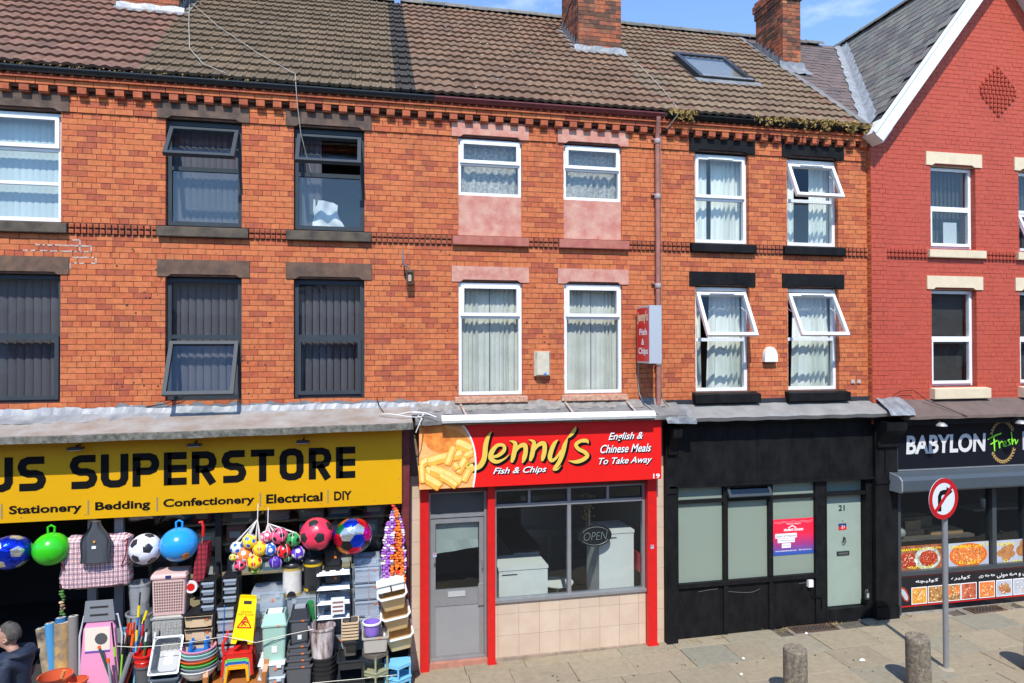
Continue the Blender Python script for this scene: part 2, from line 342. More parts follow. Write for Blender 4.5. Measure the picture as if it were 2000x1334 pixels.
# ================================================================ shared small meshes
def unit_mesh(name, fn, m, smooth=False):
    b = MB(); fn(b); o = b.build(name, m, None, smooth); me = o.data; bpy.data.objects.remove(o); return me
BRICK_ME = {}
def brick_mesh(m):
    if m.name not in BRICK_ME: BRICK_ME[m.name] = unit_mesh('brick', lambda b: b.box(0,1,0,1,0,1), m)
    return BRICK_ME[m.name]
def clean_intervals(x0, x1, cuts, mn=.015):
    iv = [(x0, x1)]
    for a, b in cuts:
        nv = []
        for s, e in iv:
            if b <= s or a >= e: nv.append((s, e)); continue
            if a > s: nv.append((s, a))
            if b < e: nv.append((b, e))
        iv = nv
    return [(s, e) for s, e in iv if e-s > mn]
CO = .0797; Z0 = 6.525; ST = .2355; JT = .0075
def lay(x0, x1, z0, z1, holes, y, depth=.1, xr=None, headers=6, course=CO, zb=Z0, st=ST):
    """rows of bricks (x,x,z,z,y,depth) in garden-wall bond with the openings left out"""
    out_ = []; i0 = round((z0-zb)/course); i1 = round((z1-zb)/course)
    for i in range(i0, i1):
        za = zb+i*course; zm = za+course/2; a, b = (x0, x1) if xr is None else xr(zm)
        if b-a < .05: continue
        cuts = [(h[0], h[1]) for h in holes if h[2] < zm < h[3]]
        hd = headers and i % headers == 0
        p = st/2 if hd else st; off = (st/4 if hd else (st/2 if i % 2 else 0))
        for s, e in clean_intervals(a, b, cuts):
            k = math.floor((s-off)/p); x = k*p+off
            while x < e-1e-4:
                q0, q1 = max(x, s), min(x+p, e)
                if q1-q0 > .012:
                    j = RND.uniform(-.0015, .0015); d0 = JT/2 if q0 > s+1e-4 else 0; d1 = JT/2 if q1 < e-1e-4 else 0
                    out_.append((q0+d0, q1-d1, za+JT/2+j*.6, za+course-JT/2+j, y+RND.uniform(-.0025, .0025), depth))
                x += p
    return out_
def finish_bricks(items, limit=300):
    """items: (rect, parent, material, house). The largest in view become objects, the rest one joined part each"""
    def size(it):
        a, b, c, d, y, dp = it[0]; ctr = Vector(((a+b)/2, y, (c+d)/2)); return -(b-a)*(d-c)/((ctr-CAMP).length_squared)
    items = sorted(items, key=size); rest = {}
    for k, (r, par, m, _h) in enumerate(items):
        if k < limit:
            o = bpy.data.objects.new('brick', brick_mesh(m)); COL.objects.link(o); o.location = (r[0], r[4], r[2]); o.scale = (r[1]-r[0], r[5], r[3]-r[2]); hang(o, par)
        else: rest.setdefault((par.name, m.name), (par, m, MB()))[2].box(r[0], r[1], r[4], r[4]+r[5], r[2], r[3])
    for par, m, b in rest.values(): stuff(b.build('brickwork', m, par))
def solid_wall(x0, x1, z0, z1, holes, y0, y1, name, m, parent, grow=.005):
    """one solid wall with openings (reveals included)"""
    hs = [(a-grow, b+grow, c-grow, d+grow) for a, b, c, d in holes]
    xs = sorted({x0, x1, *[min(max(v, x0), x1) for h in hs for v in h[:2]]}); zs = sorted({z0, z1, *[min(max(v, z0), z1) for h in hs for v in h[2:]]})
    full = {}
    for i in range(len(xs)-1):
        for j in range(len(zs)-1):
            cx, cz = (xs[i]+xs[i+1])/2, (zs[j]+zs[j+1])/2
            full[i, j] = not any(h[0] < cx < h[1] and h[2] < cz < h[3] for h in hs)
    b = MB()
    for (i, j), f in full.items():
        if not f: continue
        a, c, e, g = xs[i], xs[i+1], zs[j], zs[j+1]
        b.poly([(a,y0,e),(c,y0,e),(c,y0,g),(a,y0,g)]); b.poly([(c,y1,e),(a,y1,e),(a,y1,g),(c,y1,g)])
        if not full.get((i-1, j)): b.poly([(a,y1,e),(a,y0,e),(a,y0,g),(a,y1,g)])
        if not full.get((i+1, j)): b.poly([(c,y0,e),(c,y1,e),(c,y1,g),(c,y0,g)])
        if not full.get((i, j-1)): b.poly([(a,y1,e),(c,y1,e),(c,y0,e),(a,y0,e)])
        if not full.get((i, j+1)): b.poly([(a,y0,g),(c,y0,g),(c,y1,g),(a,y1,g)])
    return b.build(name, m, parent)
def lintel(h, x0, x1, z0, z1, m, ox0, ox1, mu=None, y=-.015):
    """stone lintel with a stopped chamfer under the middle"""
    e = .035; a, c = ox0+.03, ox1-.03
    pts = [(x0,z0),(a-.0,z0),(a+.05,z0+e),(c-.05,z0+e),(c,z0),(x1,z0),(x1,z1),(x0,z1)]
    b = MB(); b.prism(pts, y, .11); o = b.build('lintel', m, h)
    MB().box(a+.03, c-.03, y+.04, .11, z0+.003, z0+e+.01).build('lintel_chamfer', mu or m, o)
    return o
def sill(h, x0, x1, z0, z1, m, y=-.075):
    b = MB(); b.rings([[(x,.14,z0),(x,y+.005,z0),(x,y,z0+.01),(x,y,z1-.035),(x,.09,z1),(x,.14,z1)][::-1] for x in (x0, x1)])
    return b.build('sill', m, h)
def frame_bars(b, x0, x1, z0, z1, y0, y1, t, M=None):
    b.box(x0, x0+t, y0, y1, z0, z1, 0, M); b.box(x1-t, x1, y0, y1, z0, z1, 0, M)
    b.box(x0+t, x1-t, y0, y1, z0, z0+t, 0, M); b.box(x0+t, x1-t, y0, y1, z1-t, z1, 0, M)
def window(h, x0, x1, z0, z1, m, lights, yf=.075, glass=None, t=.05, label=None):
    """outer frame, transoms, fixed panes and sashes; lights = (z_low, z_high, kind, degrees, pane splits)"""
    glass = glass or M_GLASS
    b = MB(); frame_bars(b, x0+.004, x1-.004, z0+.004, z1-.004, yf, yf+.07, t)
    zs = sorted({l[0] for l in lights}-{min(l[0] for l in lights)})
    for z in zs: b.box(x0+t, x1-t, yf+.004, yf+.066, z-t*.5, z+t*.5)
    wn = b.build('window', m, h)
    if label: wn['label'] = label
    lo = min(l[0] for l in lights); hi = max(l[1] for l in lights)
    for (za, zb, kind, ang) in lights:
        a = za+(t if za == lo else t*.5); c = zb-(t if zb == hi else t*.5); xa, xb = x0+t, x1-t
        if kind == 'fixed':
            MB().box(xa, xb, yf+.03, yf+.036, a, c).build('pane', glass, wn)
        else:
            s = .052; e = .012
            Mx = Matrix.Translation((0, yf-.02, c+e)) @ Matrix.Rotation(-radians(ang), 4, 'X') @ Matrix.Translation((0, -(yf-.02), -(c+e)))
            if ang > 5: Mx = Matrix.Translation((0, -.015, -.045)) @ Mx
            b = MB(); frame_bars(b, xa-e, xb+e, a-e, c+e, yf-.03, yf+.03, s, Mx); b.build('sash', m, wn)
            MB().box(xa-e+s, xb+e-s, yf-.004, yf+.002, a-e+s, c+e-s, 0, Mx).build('pane', glass, wn)
            if ang > 5:
                b = MB()
                for x in (xa+.01, xb-.03):
                    p = Mx @ Vector((x, yf, (a+c)/2)); b.tube([(x, yf+.03, (a+c)/2+.12), p], .008, 4)
                b.build('stay', M_UPVC if m is M_UPVC else M_GREY, wn)
    return wn
SLAT_ME = {}
def blinds(wn, x0, x1, z0, z1, m, y=.24, wd=.082, ang=24, skip=()):
    n = int((x1-x0)/wd); key = (m.name, round(z1-z0, 3))
    if key not in SLAT_ME: SLAT_ME[key] = unit_mesh('slat', lambda b: b.rings([[(-.047,.004,z),(-.02,-.004,z),(.02,-.004,z),(.047,.004,z),(.02,-.0015,z),(-.02,-.0015,z)] for z in (0, z1-z0)]), m, True)
    for i in range(n):
        if i in skip: continue
        o = bpy.data.objects.new('slat', SLAT_ME[key]); COL.objects.link(o)
        o.location = (x0+(i+.5)*(x1-x0)/n, y, z0); o.rotation_euler = (0, 0, radians(ang+RND.uniform(-4, 4))); hang(o, wn)
def curtain(x0, x1, z0, z1, m, label, y=.27, folds=6, amp=.035, gather=0.0, cat='curtain', name='curtain', lean=0.0):
    b = MB(); n = folds*6; rr = []
    ph = RND.uniform(0, 6)
    for j in range(9):
        v = j/8; z = z1+(z0-z1)*v; row = []
        for i in range(n+1):
            u = i/n; x = x0+(x1-x0)*u; x += gather*(v-.0)*(1-u)*v + lean*v*(u-.5)
            a = amp*(.5+.5*v)*(1+.6*sin(ph+u*7.3)); row.append((x, y+a*sin(u*folds*2*pi+1.5*sin(ph+2.2*u*3)+.5*v*sin(ph*2+4*u))+.012*sin(v*3+ph)+.006*sin(u*folds*9+ph), z))
        rr.append(row)
    b.rings(rr, 0, False, False, False); k = len(rr)
    b.rings([[(p[0], p[1]+.004, p[2]) for p in r] for r in rr][::-1], 0, False, False, False)
    o = b.build(name, m, None, True); return tag(o, label, cat)
# ================================================================ roof
EY, EZ, RY, RZ = -.155, 8.595, 4.0, 12.0
PITCH = atan2(RZ-EZ, RY-EY); SLOPE = (RZ-EZ)/(RY-EY); RL = sqrt((RZ-EZ)**2+(RY-EY)**2)
def tile_mesh(kind, w_, L_, m):
    def f(b):
        n = 12
        def hgt(u):
            if kind == 'wave': return .022*(.5-.5*cos(2*pi*2*u))
            q = (u*2) % 1; return .026*max(0, 1-abs(q-.5)/.17) if abs(q-.5) < .17 else (.004 if q < .04 or q > .96 else 0)
        us = [i/n for i in range(n+1)]
        if kind == 'flat': us = [0,.02,.165,.22,.28,.335,.48,.5,.52,.665,.72,.78,.835,1]
        f0 = [(u*w_, 0, .012+hgt(u)) for u in us]; f1 = [(u*w_, 0, .056+hgt(u)) for u in us]; bk = [(u*w_, L_, .012+hgt(u)) for u in us]
        b.rings([f0, f1, bk], 0, False, False, False)
        b.poly([f0[0], f1[0], bk[0]]); b.poly([f0[-1], bk[-1], f1[-1]])
    return unit_mesh('tile', f, m, False)
def roof(h, x0, x1, m, kind, tw=.298, gauge=.312, keep=None, special=None, limit=300):
    b = MB(); c, s = cos(PITCH), sin(PITCH)
    b.poly([(x0,EY,EZ),(x1,EY,EZ),(x1,RY,RZ),(x0,RY,RZ)]); b.poly([(x0,EY,EZ-.06),(x0,RY,RZ-.06),(x1,RY,RZ-.06),(x1,EY,EZ-.06)])
    b.poly([(x0,EY,EZ-.06),(x1,EY,EZ-.06),(x1,EY,EZ),(x0,EY,EZ)])
    b.poly([(x0,RY,RZ),(x1,RY,RZ),(x1,2*RY-EY,EZ),(x0,2*RY-EY,EZ)])
    r = b.build('roof', M_DECK, h)
    tw = (x1-x0)/round((x1-x0)/tw)
    me = tile_mesh(kind, tw, gauge+.075, m); me2 = tile_mesh(kind, tw, gauge+.075, special[2]) if special else None
    rows = int(RL/gauge)+1; cnt = 0; mb = MB()
    for j in range(rows):
        d = j*gauge
        if d > RL-.1: break
        for i in range(int((x1-x0)/tw)+1):
            x = x0+i*tw
            if x+tw > x1+.08: continue
            if keep and not keep(x+tw/2, d+gauge/2): continue
            q = me2 if (special and special[0] < x+tw/2 < special[1]) else me
            lift = RND.uniform(0, .006); dd = d+RND.uniform(-.006, .006)
            loc = Vector((x+RND.uniform(-.003, .003), EY+dd*c-lift*s, EZ+dd*s+lift*c)); rot = (PITCH+RND.uniform(-.006, .006), RND.uniform(-.006, .006), RND.uniform(-.01, .01))
            if cnt < limit:
                o = bpy.data.objects.new('tile', q); COL.objects.link(o); o.location = loc; o.rotation_euler = rot; hang(o, r)
            else:
                k = len(mb.v); Mx = Matrix.Translation(loc) @ Matrix.Rotation(PITCH, 4, 'X'); mb.v += [tuple(Mx @ v.co) for v in q.vertices]
                for p in q.polygons: mb.f.append(tuple(k+a for a in p.vertices)); mb.m.append(0)
            cnt += 1
    if mb.f: stuff(mb.build('upper_tiles', m, r))
    return r
RIDGE_ME = unit_mesh('ridge_tile', lambda b: b.rings([[(x, .13*cos(a), .02+.115*sin(a)+k) for a in [pi*q/8 for q in range(9)]] for x, k in ((0,0),(.012,.008),(.045,.008),(.05,0),(.455,0))], 0, False, False, False), M_RIDGE)
def ridge(r, x0, x1):
    x = x0
    while x < x1-.2:
        o = bpy.data.objects.new('ridge_tile', RIDGE_ME); COL.objects.link(o); o.location = (x, RY, RZ-.02+RND.uniform(-.006, .006)); o.rotation_euler = (RND.uniform(-.02,.02), RND.uniform(-.012,.012), 0); hang(o, r); x += .46
def gutter(h, x0, x1, m, z=8.567, y=-.085, r=.062, name='gutter', ogee=False):
    prof = []
    for k in range(9):
        a = pi+pi*k/8; prof.append((y-r+r*cos(a), z+r*1.15*sin(a)))
    inner = [(p[0]*1+(.006 if p[0] < y-r else -.006), p[1]+.008) for p in prof[::-1]]
    prof = [(prof[0][0]-.008, prof[0][1]), (prof[0][0]-.008, prof[0][1]-.014)]+prof[1:]
    b = MB(); b.rings([[(x, p[0], p[1]) for p in (prof+inner)[::-1]] for x in (x0, x1)]); g = b.build(name, m, h)
    x = x0+.4
    while x < x1-.1:
        b = MB(); b.rings([[(q, (p[0]-y+r)*1.1+y-r, (p[1]-z)*1.1+z-.001) for p in prof+[(y, z), (y-2*r, z)]][::-1] for q in (x, x+.035)]); b.build('bracket', m, g); x += 1.15
    return g
# ================================================================ decorative courses
def block_me(m, name='string_block'):
    def f(b):
        b.box(-.029,.029,-.006,.04,-.026,.026)
        b.lathe([(.022,0),(.022,.008),(.012,.011),(.006,.006)], 8, (0,0,0), M=Matrix.Rotation(radians(90), 4, 'X'), cap0=False)
    return unit_mesh(name, f, m)
BLK_T = block_me(M_TERRA); BLK_R = block_me(M_RED)
def string_course(wall, x0, x1, cuts, y, me):
    for s, e in clean_intervals(x0, x1, cuts, .1):
        n = max(1, round((e-s)/.0785)); p = (e-s)/n
        for i in range(n):
            for r in (0, 1):
                o = bpy.data.objects.new('string_block', me); COL.objects.link(o); o.location = (s+(i+.5)*p, y-.026, Z0-2*CO+(r+.5)*CO); hang(o, wall)
def egg_f(b):
    b.box(-.063,.063,-.055,.05,-.064,-.044); b.box(-.063,.063,-.02,.05,-.044,.062)
    b.ball(.028, (0,-.03,-.002), 8, 6, sz=1.5)
    b.tube([(.043*cos(a), -.028, .052*sin(a)*1.0+.004) for a in [pi*1.05+pi*.9*k/7 for k in range(8)]], .009, 5)
    b.tube([(.058,-.03,.05),(.058,-.03,-.04)], .007, 4)
EGG = unit_mesh('egg_moulding', egg_f, M_TERRA)
DENT = unit_mesh('dentil', lambda b: b.box(-.058,.058,-.105,.02,-.045,.045) and b.box(-.058,.058,-.088,.02,-.066,-.045), M_TERRA)
def cornice(h, wall, x0, x1, items):
    """dentils, plain course and egg-and-dart mouldings under the gutter"""
    n = round((x1-x0)/.2355); p = (x1-x0)/n
    for i in range(n):
        o = bpy.data.objects.new('dentil', DENT); COL.objects.link(o); o.location = (x0+(i+.5)*p, 0, 8.318); hang(o, wall)
    n = round((x1-x0)/.128); p = (x1-x0)/n
    for i in range(n):
        o = bpy.data.objects.new('egg_moulding', EGG); COL.objects.link(o); o.location = (x0+(i+.5)*p, -.095, 8.50); hang(o, wall)
    x = x0
    while x < x1-.02:
        items.append(((x+.004, min(x+.231, x1), 8.366, 8.434, -.115+RND.uniform(-.003,.003), .1), wall, M_BRICK, h)); x += .2355
    MB().box(x0, x1, -.07, .2, 8.33, 8.60).build('cornice_core', M_MORT, wall)
def rooms(h, x0, x1, yb=3.2, z=((3.62,6.12),(6.2,8.55)), y0=.28):
    b = MB()
    for a, c in z:
        b.poly([(x0,yb,a),(x1,yb,a),(x1,yb,c),(x0,yb,c)]); b.poly([(x0,y0,a),(x0,yb,a),(x0,yb,c),(x0,y0,c)]); b.poly([(x1,yb,a),(x1,y0,a),(x1,y0,c),(x1,yb,c)])
        b.poly([(x0,y0,c),(x0,yb,c),(x1,yb,c),(x1,y0,c)]); b.poly([(x0,y0,a),(x1,y0,a),(x1,yb,a),(x0,yb,a)], 1)
    b.build('inner_wall', [M_IN, M_INF], h)
def chimney(h, x0, x1, y0, y1, zb, zt, items, m=M_CHIM, cap=False, st=.23):
    """brick stack; zb well below the roof surface"""
    b = MB(); b.box(x0+.008, x1-.008, y0+.008, y1-.008, zb, zt-.01); c = b.build('chimney', M_MORT_C, h); rows = int((zt-zb)/CO)
    side = MB()
    for i in range(rows):
        z = zb+i*CO; g = 0
        if cap: g = .025 if i in (rows-5, rows-4) else (.05 if i in (rows-3, rows-2) else (.02 if i == rows-1 else 0))
        n = max(2, round((x1-x0)/st)); 
        xs = [x0-g]+[x0-g+(k+(.5 if i % 2 else 0))*(x1-x0+2*g)/n for k in range(0 if i % 2 else 1, n)]+[x1+g]
        for a, q in zip(xs, xs[1:]):
            if q-a > .04: items.append(((a+.004, q-.004, z+.005, z+CO-.005, y0-g+RND.uniform(-.004,.004), .1+g), c, m, h))
        n = max(2, round((y1-y0)/st)); ys = [y0-g+.09]+[y0-g+(k+(0 if i % 2 else .5))*(y1-y0+2*g)/n for k in range(1, n)]+[y1+g]
        for a, q in zip(ys, ys[1:]):
            if q-a > .04:
                j = RND.uniform(-.003, .003)
                side.box(x0-g+j, x0+.1, a+.004, q-.004, z+.005, z+CO-.005); side.box(x1-.1, x1+g+j, a+.004, q-.004, z+.005, z+CO-.005)
    if side.f: stuff(side.build('side_brickwork', m, c))
    return c
def rz_at(y): return EZ+SLOPE*(y-EY)
def flashing(h, x0, x1, y0, y1, front=.14, up=.13):
    """lead apron and stepped side flashing of a chimney"""
    b = MB(); n = 14; a = []; bt = []; cc = []
    for i in range(n+1):
        u = i/n; x = x0-.08+(x1-x0+.16)*u; w_ = .012*sin(u*17)
        a.append((x, y0-.012, rz_at(y0)+up+.03+w_)); bt.append((x, y0-.03+w_*.3, rz_at(y0)+.065)); cc.append((x, y0-front+w_*2, rz_at(y0-front)+.075))
    b.rings([cc, bt, a], 0, False, False, False)
    for sx in (x0-.008, x1+.008):
        s = -1 if sx < (x0+x1)/2 else 1; k = 7
        for i in range(k):
            p, q = y0+(y1-y0)*i/k, y0+(y1-y0)*(i+1)/k
            b.poly([(sx+s*.004*(i%2), p, rz_at(p)-.02), (sx, q+.03, rz_at(q+.03)-.02), (sx, q+.03, rz_at(q)+up+.02), (sx+s*.004*(i%2), p, rz_at(q)+up+.02)])
            b.poly([(sx, p, rz_at(p)+.05), (sx+s*.13, p, rz_at(p)+.062+.01*(i%2)), (sx+s*.13, q, rz_at(q)+.062+.01*((i+1)%2)), (sx, q, rz_at(q)+.05)])
    return b.build('flashing', M_LEAD, h)
# ================================================================ the terrace houses
HOUSES = {}
def house(key, label, x0, x1, ups, los, sill_x=.1):
    h = thing('terraced_house', label, 'house', ((x0+x1)/2, 0, gz((x0+x1)/2)), 0, 'houses of the terrace'); HOUSES[key] = h; return h
BH = {}
def brick_house(key, label, x0, x1, cols, lm, sm, lm2=None, sm2=None, mu=None, no_low_sill=False, lowsill=None):
    """common brick front of an orange house; cols = [(x0,x1)] of the window openings"""
    h = house(key, label, x0, x1, cols, cols); items = []
    holes = []
    for a, c in cols:
        holes += [(a, c, 6.525, 8.04), (a, c, 4.055, 5.808)]
    solid = holes+[(a-.11, c+.11, 8.04, 8.30) for a, c in cols]+[(a-.11, c+.11, 5.808, 6.047) for a, c in cols]+[(a-.1, c+.1, 6.366, 6.525) for a, c in cols]
    if lowsill: solid += [(a-.07, c+.13, 3.87, 4.055) for a, c in cols]
    wl = solid_wall(x0, x1, 3.45, 8.62, holes, .008, .28, 'wall', M_MORT, h)
    for r in lay(x0, x1, 6.525, 8.04, solid, 0): items.append((r, wl, M_BRICK, h))
    for r in lay(x0, x1, 3.815, 6.3656, solid, 0): items.append((r, wl, M_BRICK, h))
    for r in lay(x0, x1, 8.04, 8.2785, solid, -.02, .12, headers=0): items.append((r, wl, M_BRICK, h))
    string_course(wl, x0, x1, [(a-.1, c+.1) for a, c in cols], 0, BLK_T)
    cornice(h, wl, x0, x1, items)
    for a, c in cols:
        lintel(h, a-.105, c+.105, 8.04, 8.285, lm, a, c, mu, y=-.03); lintel(h, a-.105, c+.105, 5.808, 6.047, lm2 or lm, a, c, mu)
        sill(h, a-.095, c+.095, 6.368, 6.535, sm)
        if lowsill: sill(h, a-.065, c+.125, 3.872, 4.05, lowsill, y=-.13)
    rooms(h, x0+.02, x1-.02)
    return h, wl, items
# ---- house at the left edge
hA1, wA1, iA1 = brick_house('a1', 'orange brick house at the left edge with red-brown roof tiles and a white upper window', -8.6, -3.45, [(-7.55, -6.37), (-5.27, -4.09)], M_STONE, M_STONEB, M_STONE2)
r = roof(hA1, -8.6, -3.1, M_T_A1, 'wave'); ridge(r, -8.6, -3.1)
chimney(hA1, -4.02, -3.12, 2.12, 3.2, 10.1, 12.6, iA1); flashing(hA1, -4.02, -3.12, 2.12, 3.2)
gutter(hA1, -8.6, -3.452, M_BLKG)
for a, c in ((-5.27, -4.09), (-7.55, -6.37)):
    wn = window(hA1, a, c, 6.535, 8.03, M_UPVC, [(6.535, 7.53, 'fixed', 0), (7.53, 8.03, 'sash', 0)], t=.055)
    MB().box(a+.06, c-.055, .078, .142, 7.04, 7.085).build('glazing_bar', M_UPVC, wn)
    blinds(wn, a+.02, c-.01, 6.5, 8.05, M_SLATB, ang=10)
    wn = window(hA1, a, c, 4.06, 5.80, M_GREY, [(4.06, 4.98, 'sash', 0), (4.98, 5.80, 'fixed', 0)])
    blinds(wn, a+.02, c-.01, 4.05, 5.81, M_SLAT, ang=12, wd=.1)
finish_bricks(iA1)
M_REPAIR = mat('pale_mortar_repair', (.55,.5,.46), .95, vscale=25, col2=(.40,.30,.25))
for zi, xa, xb in ((-5,-4.55,-3.72),(-4,-4.4,-3.70),(-7,-3.98,-3.62),(-6,-3.95,-3.66),(-3,-3.98,-3.84)):
    z = Z0+zi*CO; b = MB(); n_ = int((xb-xa)/.03)
    for q in range(n_):
        if RND.random() < .8: b.box(xa+q*.03, xa+q*.03+.031, -.004, .004, z-.006-RND.uniform(0,.006), z+.006+RND.uniform(0,.008))
    stuff(b.build('mortar_repair', M_REPAIR, wA1))
for x, zi in ((-3.86,-5),(-3.86,-4),(-3.72,-5),(-3.66,-7),(-3.98,-8)):
    MB().box(x, x+.016, -.004, .004, Z0+zi*CO, Z0+(zi+1)*CO).build('mortar_repair', M_REPAIR, wA1)
def drill_holes(h, wl, x0, x1, z0, z1, n_):
    b = MB()
    for q in range(n_):
        x, z, r_ = RND.uniform(x0, x1), RND.uniform(z0, z1), RND.uniform(.006, .014); b.poly([(x+r_*cos(k_*1.05), -.0055, z+r_*sin(k_*1.05)) for k_ in range(6)])
    stuff(b.build('drill_holes', M_HOLE, wl))
# ---- house over the yellow shop sign
hA2, wA2, iA2 = brick_house('a2', 'orange brick house with dark brown roof and four dark grey windows above the yellow sign', -3.448, .70, [(-2.77, -1.755), (-1.04, -.03)], M_STONE, M_STONEB, M_STONE2)
r = roof(hA2, -3.1, .72, M_T_A2, 'flat', special=(.45, .8, M_T_X)); ridge(r, -3.1, .7)
gutter(hA2, -3.448, 1.0, M_BLKG)
for i, (a, c) in enumerate([(-2.77, -1.755), (-1.04, -.03)]):
    wn = window(hA2, a, c, 6.54, 8.035, M_GREY, [(6.54, 7.36, 'fixed', 0), (7.36, 8.035, 'sash', 38)], t=.06)
    blinds(wn, a+.04, c-.04, 6.5, 8.05, M_SLAT, ang=15, skip=() if i == 0 else (4,5,6,7,8,9,10,11))
    wn = window(hA2, a, c, 4.06, 5.80, M_GREY, [(4.06, 4.96, 'sash', 28 if i == 0 else 0), (4.96, 5.80, 'fixed', 0)], t=.06)
    blinds(wn, a+.04, c-.04, 4.05, 5.81, M_SLAT, ang=14, wd=.095)
finish_bricks(iA2); drill_holes(hA2, wA2, -1.75, -1.05, 4.1, 6.3, 16); drill_holes(hA2, wA2, -3.4, -2.8, 4.1, 6.3, 26); drill_holes(hA2, wA2, .0, .69, 4.1, 8, 16)
# crumpled white cloth behind the right upper pane
b = MB(); rr = []
for j in range(13):
    v = j/12; row = []
    for i in range(15):
        u = i/14; row.append((-.78+.36*u+.10*v*(u-.15)-.03*sin(5*v)*u, .215+.022*sin(11*u+3*v)+.018*sin(6*u-9*v)*v, 7.03-.47*v-.05*u*(1-v)-.04*max(0, u-.8)*5*(1-v)))
    rr.append(row)
b.rings(rr, 0, False, False, False); b.rings([[(p[0], p[1]+.006, p[2]) for p in q] for q in rr][::-1], 0, False, False, False)
tag(b.build('cloth', mat('white_cotton', (.68,.69,.70), .85), None, True), 'crumpled white cloth hanging inside an open grey upper window', 'cloth')
# ---- Jenny's house
colsB = [(1.38, 2.385), (3.065, 4.04)]
hB, wB, iB = brick_house('b', 'orange brick house with faded pink lintels above the red takeaway sign', .702, 4.74, colsB, M_PINK, M_REDP, mu=M_MAROON)
r = roof(hB, .72, 4.72, M_T_B, 'wave'); ridge(r, .7, 4.7)
chimney(hB, 3.99, 4.87, 2.13, 3.25, 10.1, 12.6, iB); flashing(hB, 3.99, 4.87, 2.13, 3.25)
gutter(hB, 1.002, 4.7, mat('maroon_iron', (.11,.018,.022), .45, vscale=6, col2=(.17,.035,.035)))
for i, (a, c) in enumerate(colsB):
    MB().box(a+.001, c-.001, .035, .2, 6.53, 7.15).build('render_panel', M_PINK, hB)
    wn = window(hB, a, c, 7.15, 8.03, M_UPVC, [(7.15, 7.64, 'fixed', 0), (7.64, 8.03, 'sash', 0)], yf=.05, t=.045)
    wn = window(hB, a, c, 4.06, 5.80, M_UPVC, [(4.06, 5.27, 'fixed', 0), (5.27, 5.80, 'sash', 0)], yf=.04, t=.05)
    side = 'left' if i == 0 else 'right'
    curtain(a+.03, c-.03, 7.1, 8.0, M_LACE, 'patterned lace net behind the %s small upper window over the pink panel' % side, y=.2, folds=7, amp=.02, name='net_curtain')
    mid = (a+c)/2
    curtain(a+.02, mid+.01, 4.0, 5.82, M_VOIL, 'ivory curtain half left of the parting in the %s first-floor window above the takeaway' % side, y=.2, folds=6, amp=.022)
    curtain(mid+.02, c-.02, 4.0, 5.82, M_VOIL, 'ivory curtain half right of the parting in the %s first-floor window above the takeaway' % side, y=.2, folds=6, amp=.022)
finish_bricks(iB); drill_holes(hB, wB, .71, 1.36, 4.1, 6.3, 14); drill_holes(hB, wB, 2.42, 3.04, 4.1, 6.3, 12)
# ---- black shopfront house
colsC = [(5.32, 6.31), (7.03, 8.02)]
hC, wC, iC = brick_house('c', 'orange brick house with black lintels, white windows and a roof light', 4.742, 8.598, colsC, M_BLKW, M_BLKW, lowsill=M_BLKW)
sk = (6.06, 7.2, (1.27-EY)/cos(PITCH), (2.42-EY)/cos(PITCH))
r = roof(hC, 4.73, 8.43, M_T_C, 'wave', keep=lambda x, d: not (sk[0]-.1 < x < sk[1]+.1 and sk[2]-.0 < d < sk[3]-.1)); ridge(r, 4.7, 10.6)
gutter(hC, 4.75, 8.55, M_BLK)
for nm, (a, c), zb, zt, zm, ang in (('u', colsC[0], 6.54, 8.03, 7.28, 0), ('u', colsC[1], 6.54, 8.03, 7.32, 25), ('l', colsC[0], 4.055, 5.80, 4.92, 28), ('l', colsC[1], 4.055, 5.80, 4.93, 28)):
    wn = window(hC, a, c, zb, zt, M_UPVC, [(zb, zm, 'fixed', 0), (zm, zt, 'sash', ang)], yf=.085, t=.055)
    if ang == 0: MB().box(a+.27, c-.27, .04, .056, zt-.085, zt-.062).build('trickle_vent', M_UPVC, wn)
    else:
        Mx = Matrix.Translation((0, .05, zt-.04)) @ Matrix.Rotation(-radians(ang), 4, 'X')
        MB().box(a+.27, c-.27, -.014, 0, -.085, -.062, 0, Mx).build('trickle_vent', M_UPVC, wn)
pos = {0: 'left upper', 1: 'right upper'}
curtain(5.33, 5.66, 6.5, 8.05, M_CURT, 'white curtain on the left side of the closed upper window', folds=4, amp=.04)
curtain(5.74, 6.3, 6.5, 8.05, M_CURT, 'white curtain on the right side of the closed upper window', folds=6, amp=.04)
curtain(7.02, 7.33, 6.5, 8.05, M_CURT, 'white curtain on the left of the upper window with the open top light', folds=4, amp=.035)
curtain(7.62, 8.02, 6.5, 8.05, M_CURT, 'white curtain on the right of the upper window with the open top light', folds=4, amp=.035)
curtain(5.32, 5.56, 4.0, 5.82, M_CURT, 'narrow white curtain on the left of the open window nearest the drainpipe', folds=3, amp=.035)
curtain(5.74, 6.3, 4.0, 5.82, M_CURT, 'wide white curtain on the right of the open window nearest the drainpipe', folds=6, amp=.04, lean=.16)
curtain(7.03, 7.20, 4.0, 5.82, M_CURT, 'narrow white curtain on the left of the open window beside the red house', folds=2, amp=.035)
curtain(7.33, 8.0, 4.0, 5.82, M_CURT, 'wide white curtain on the right of the open window beside the red house', folds=7, amp=.04, lean=.14)
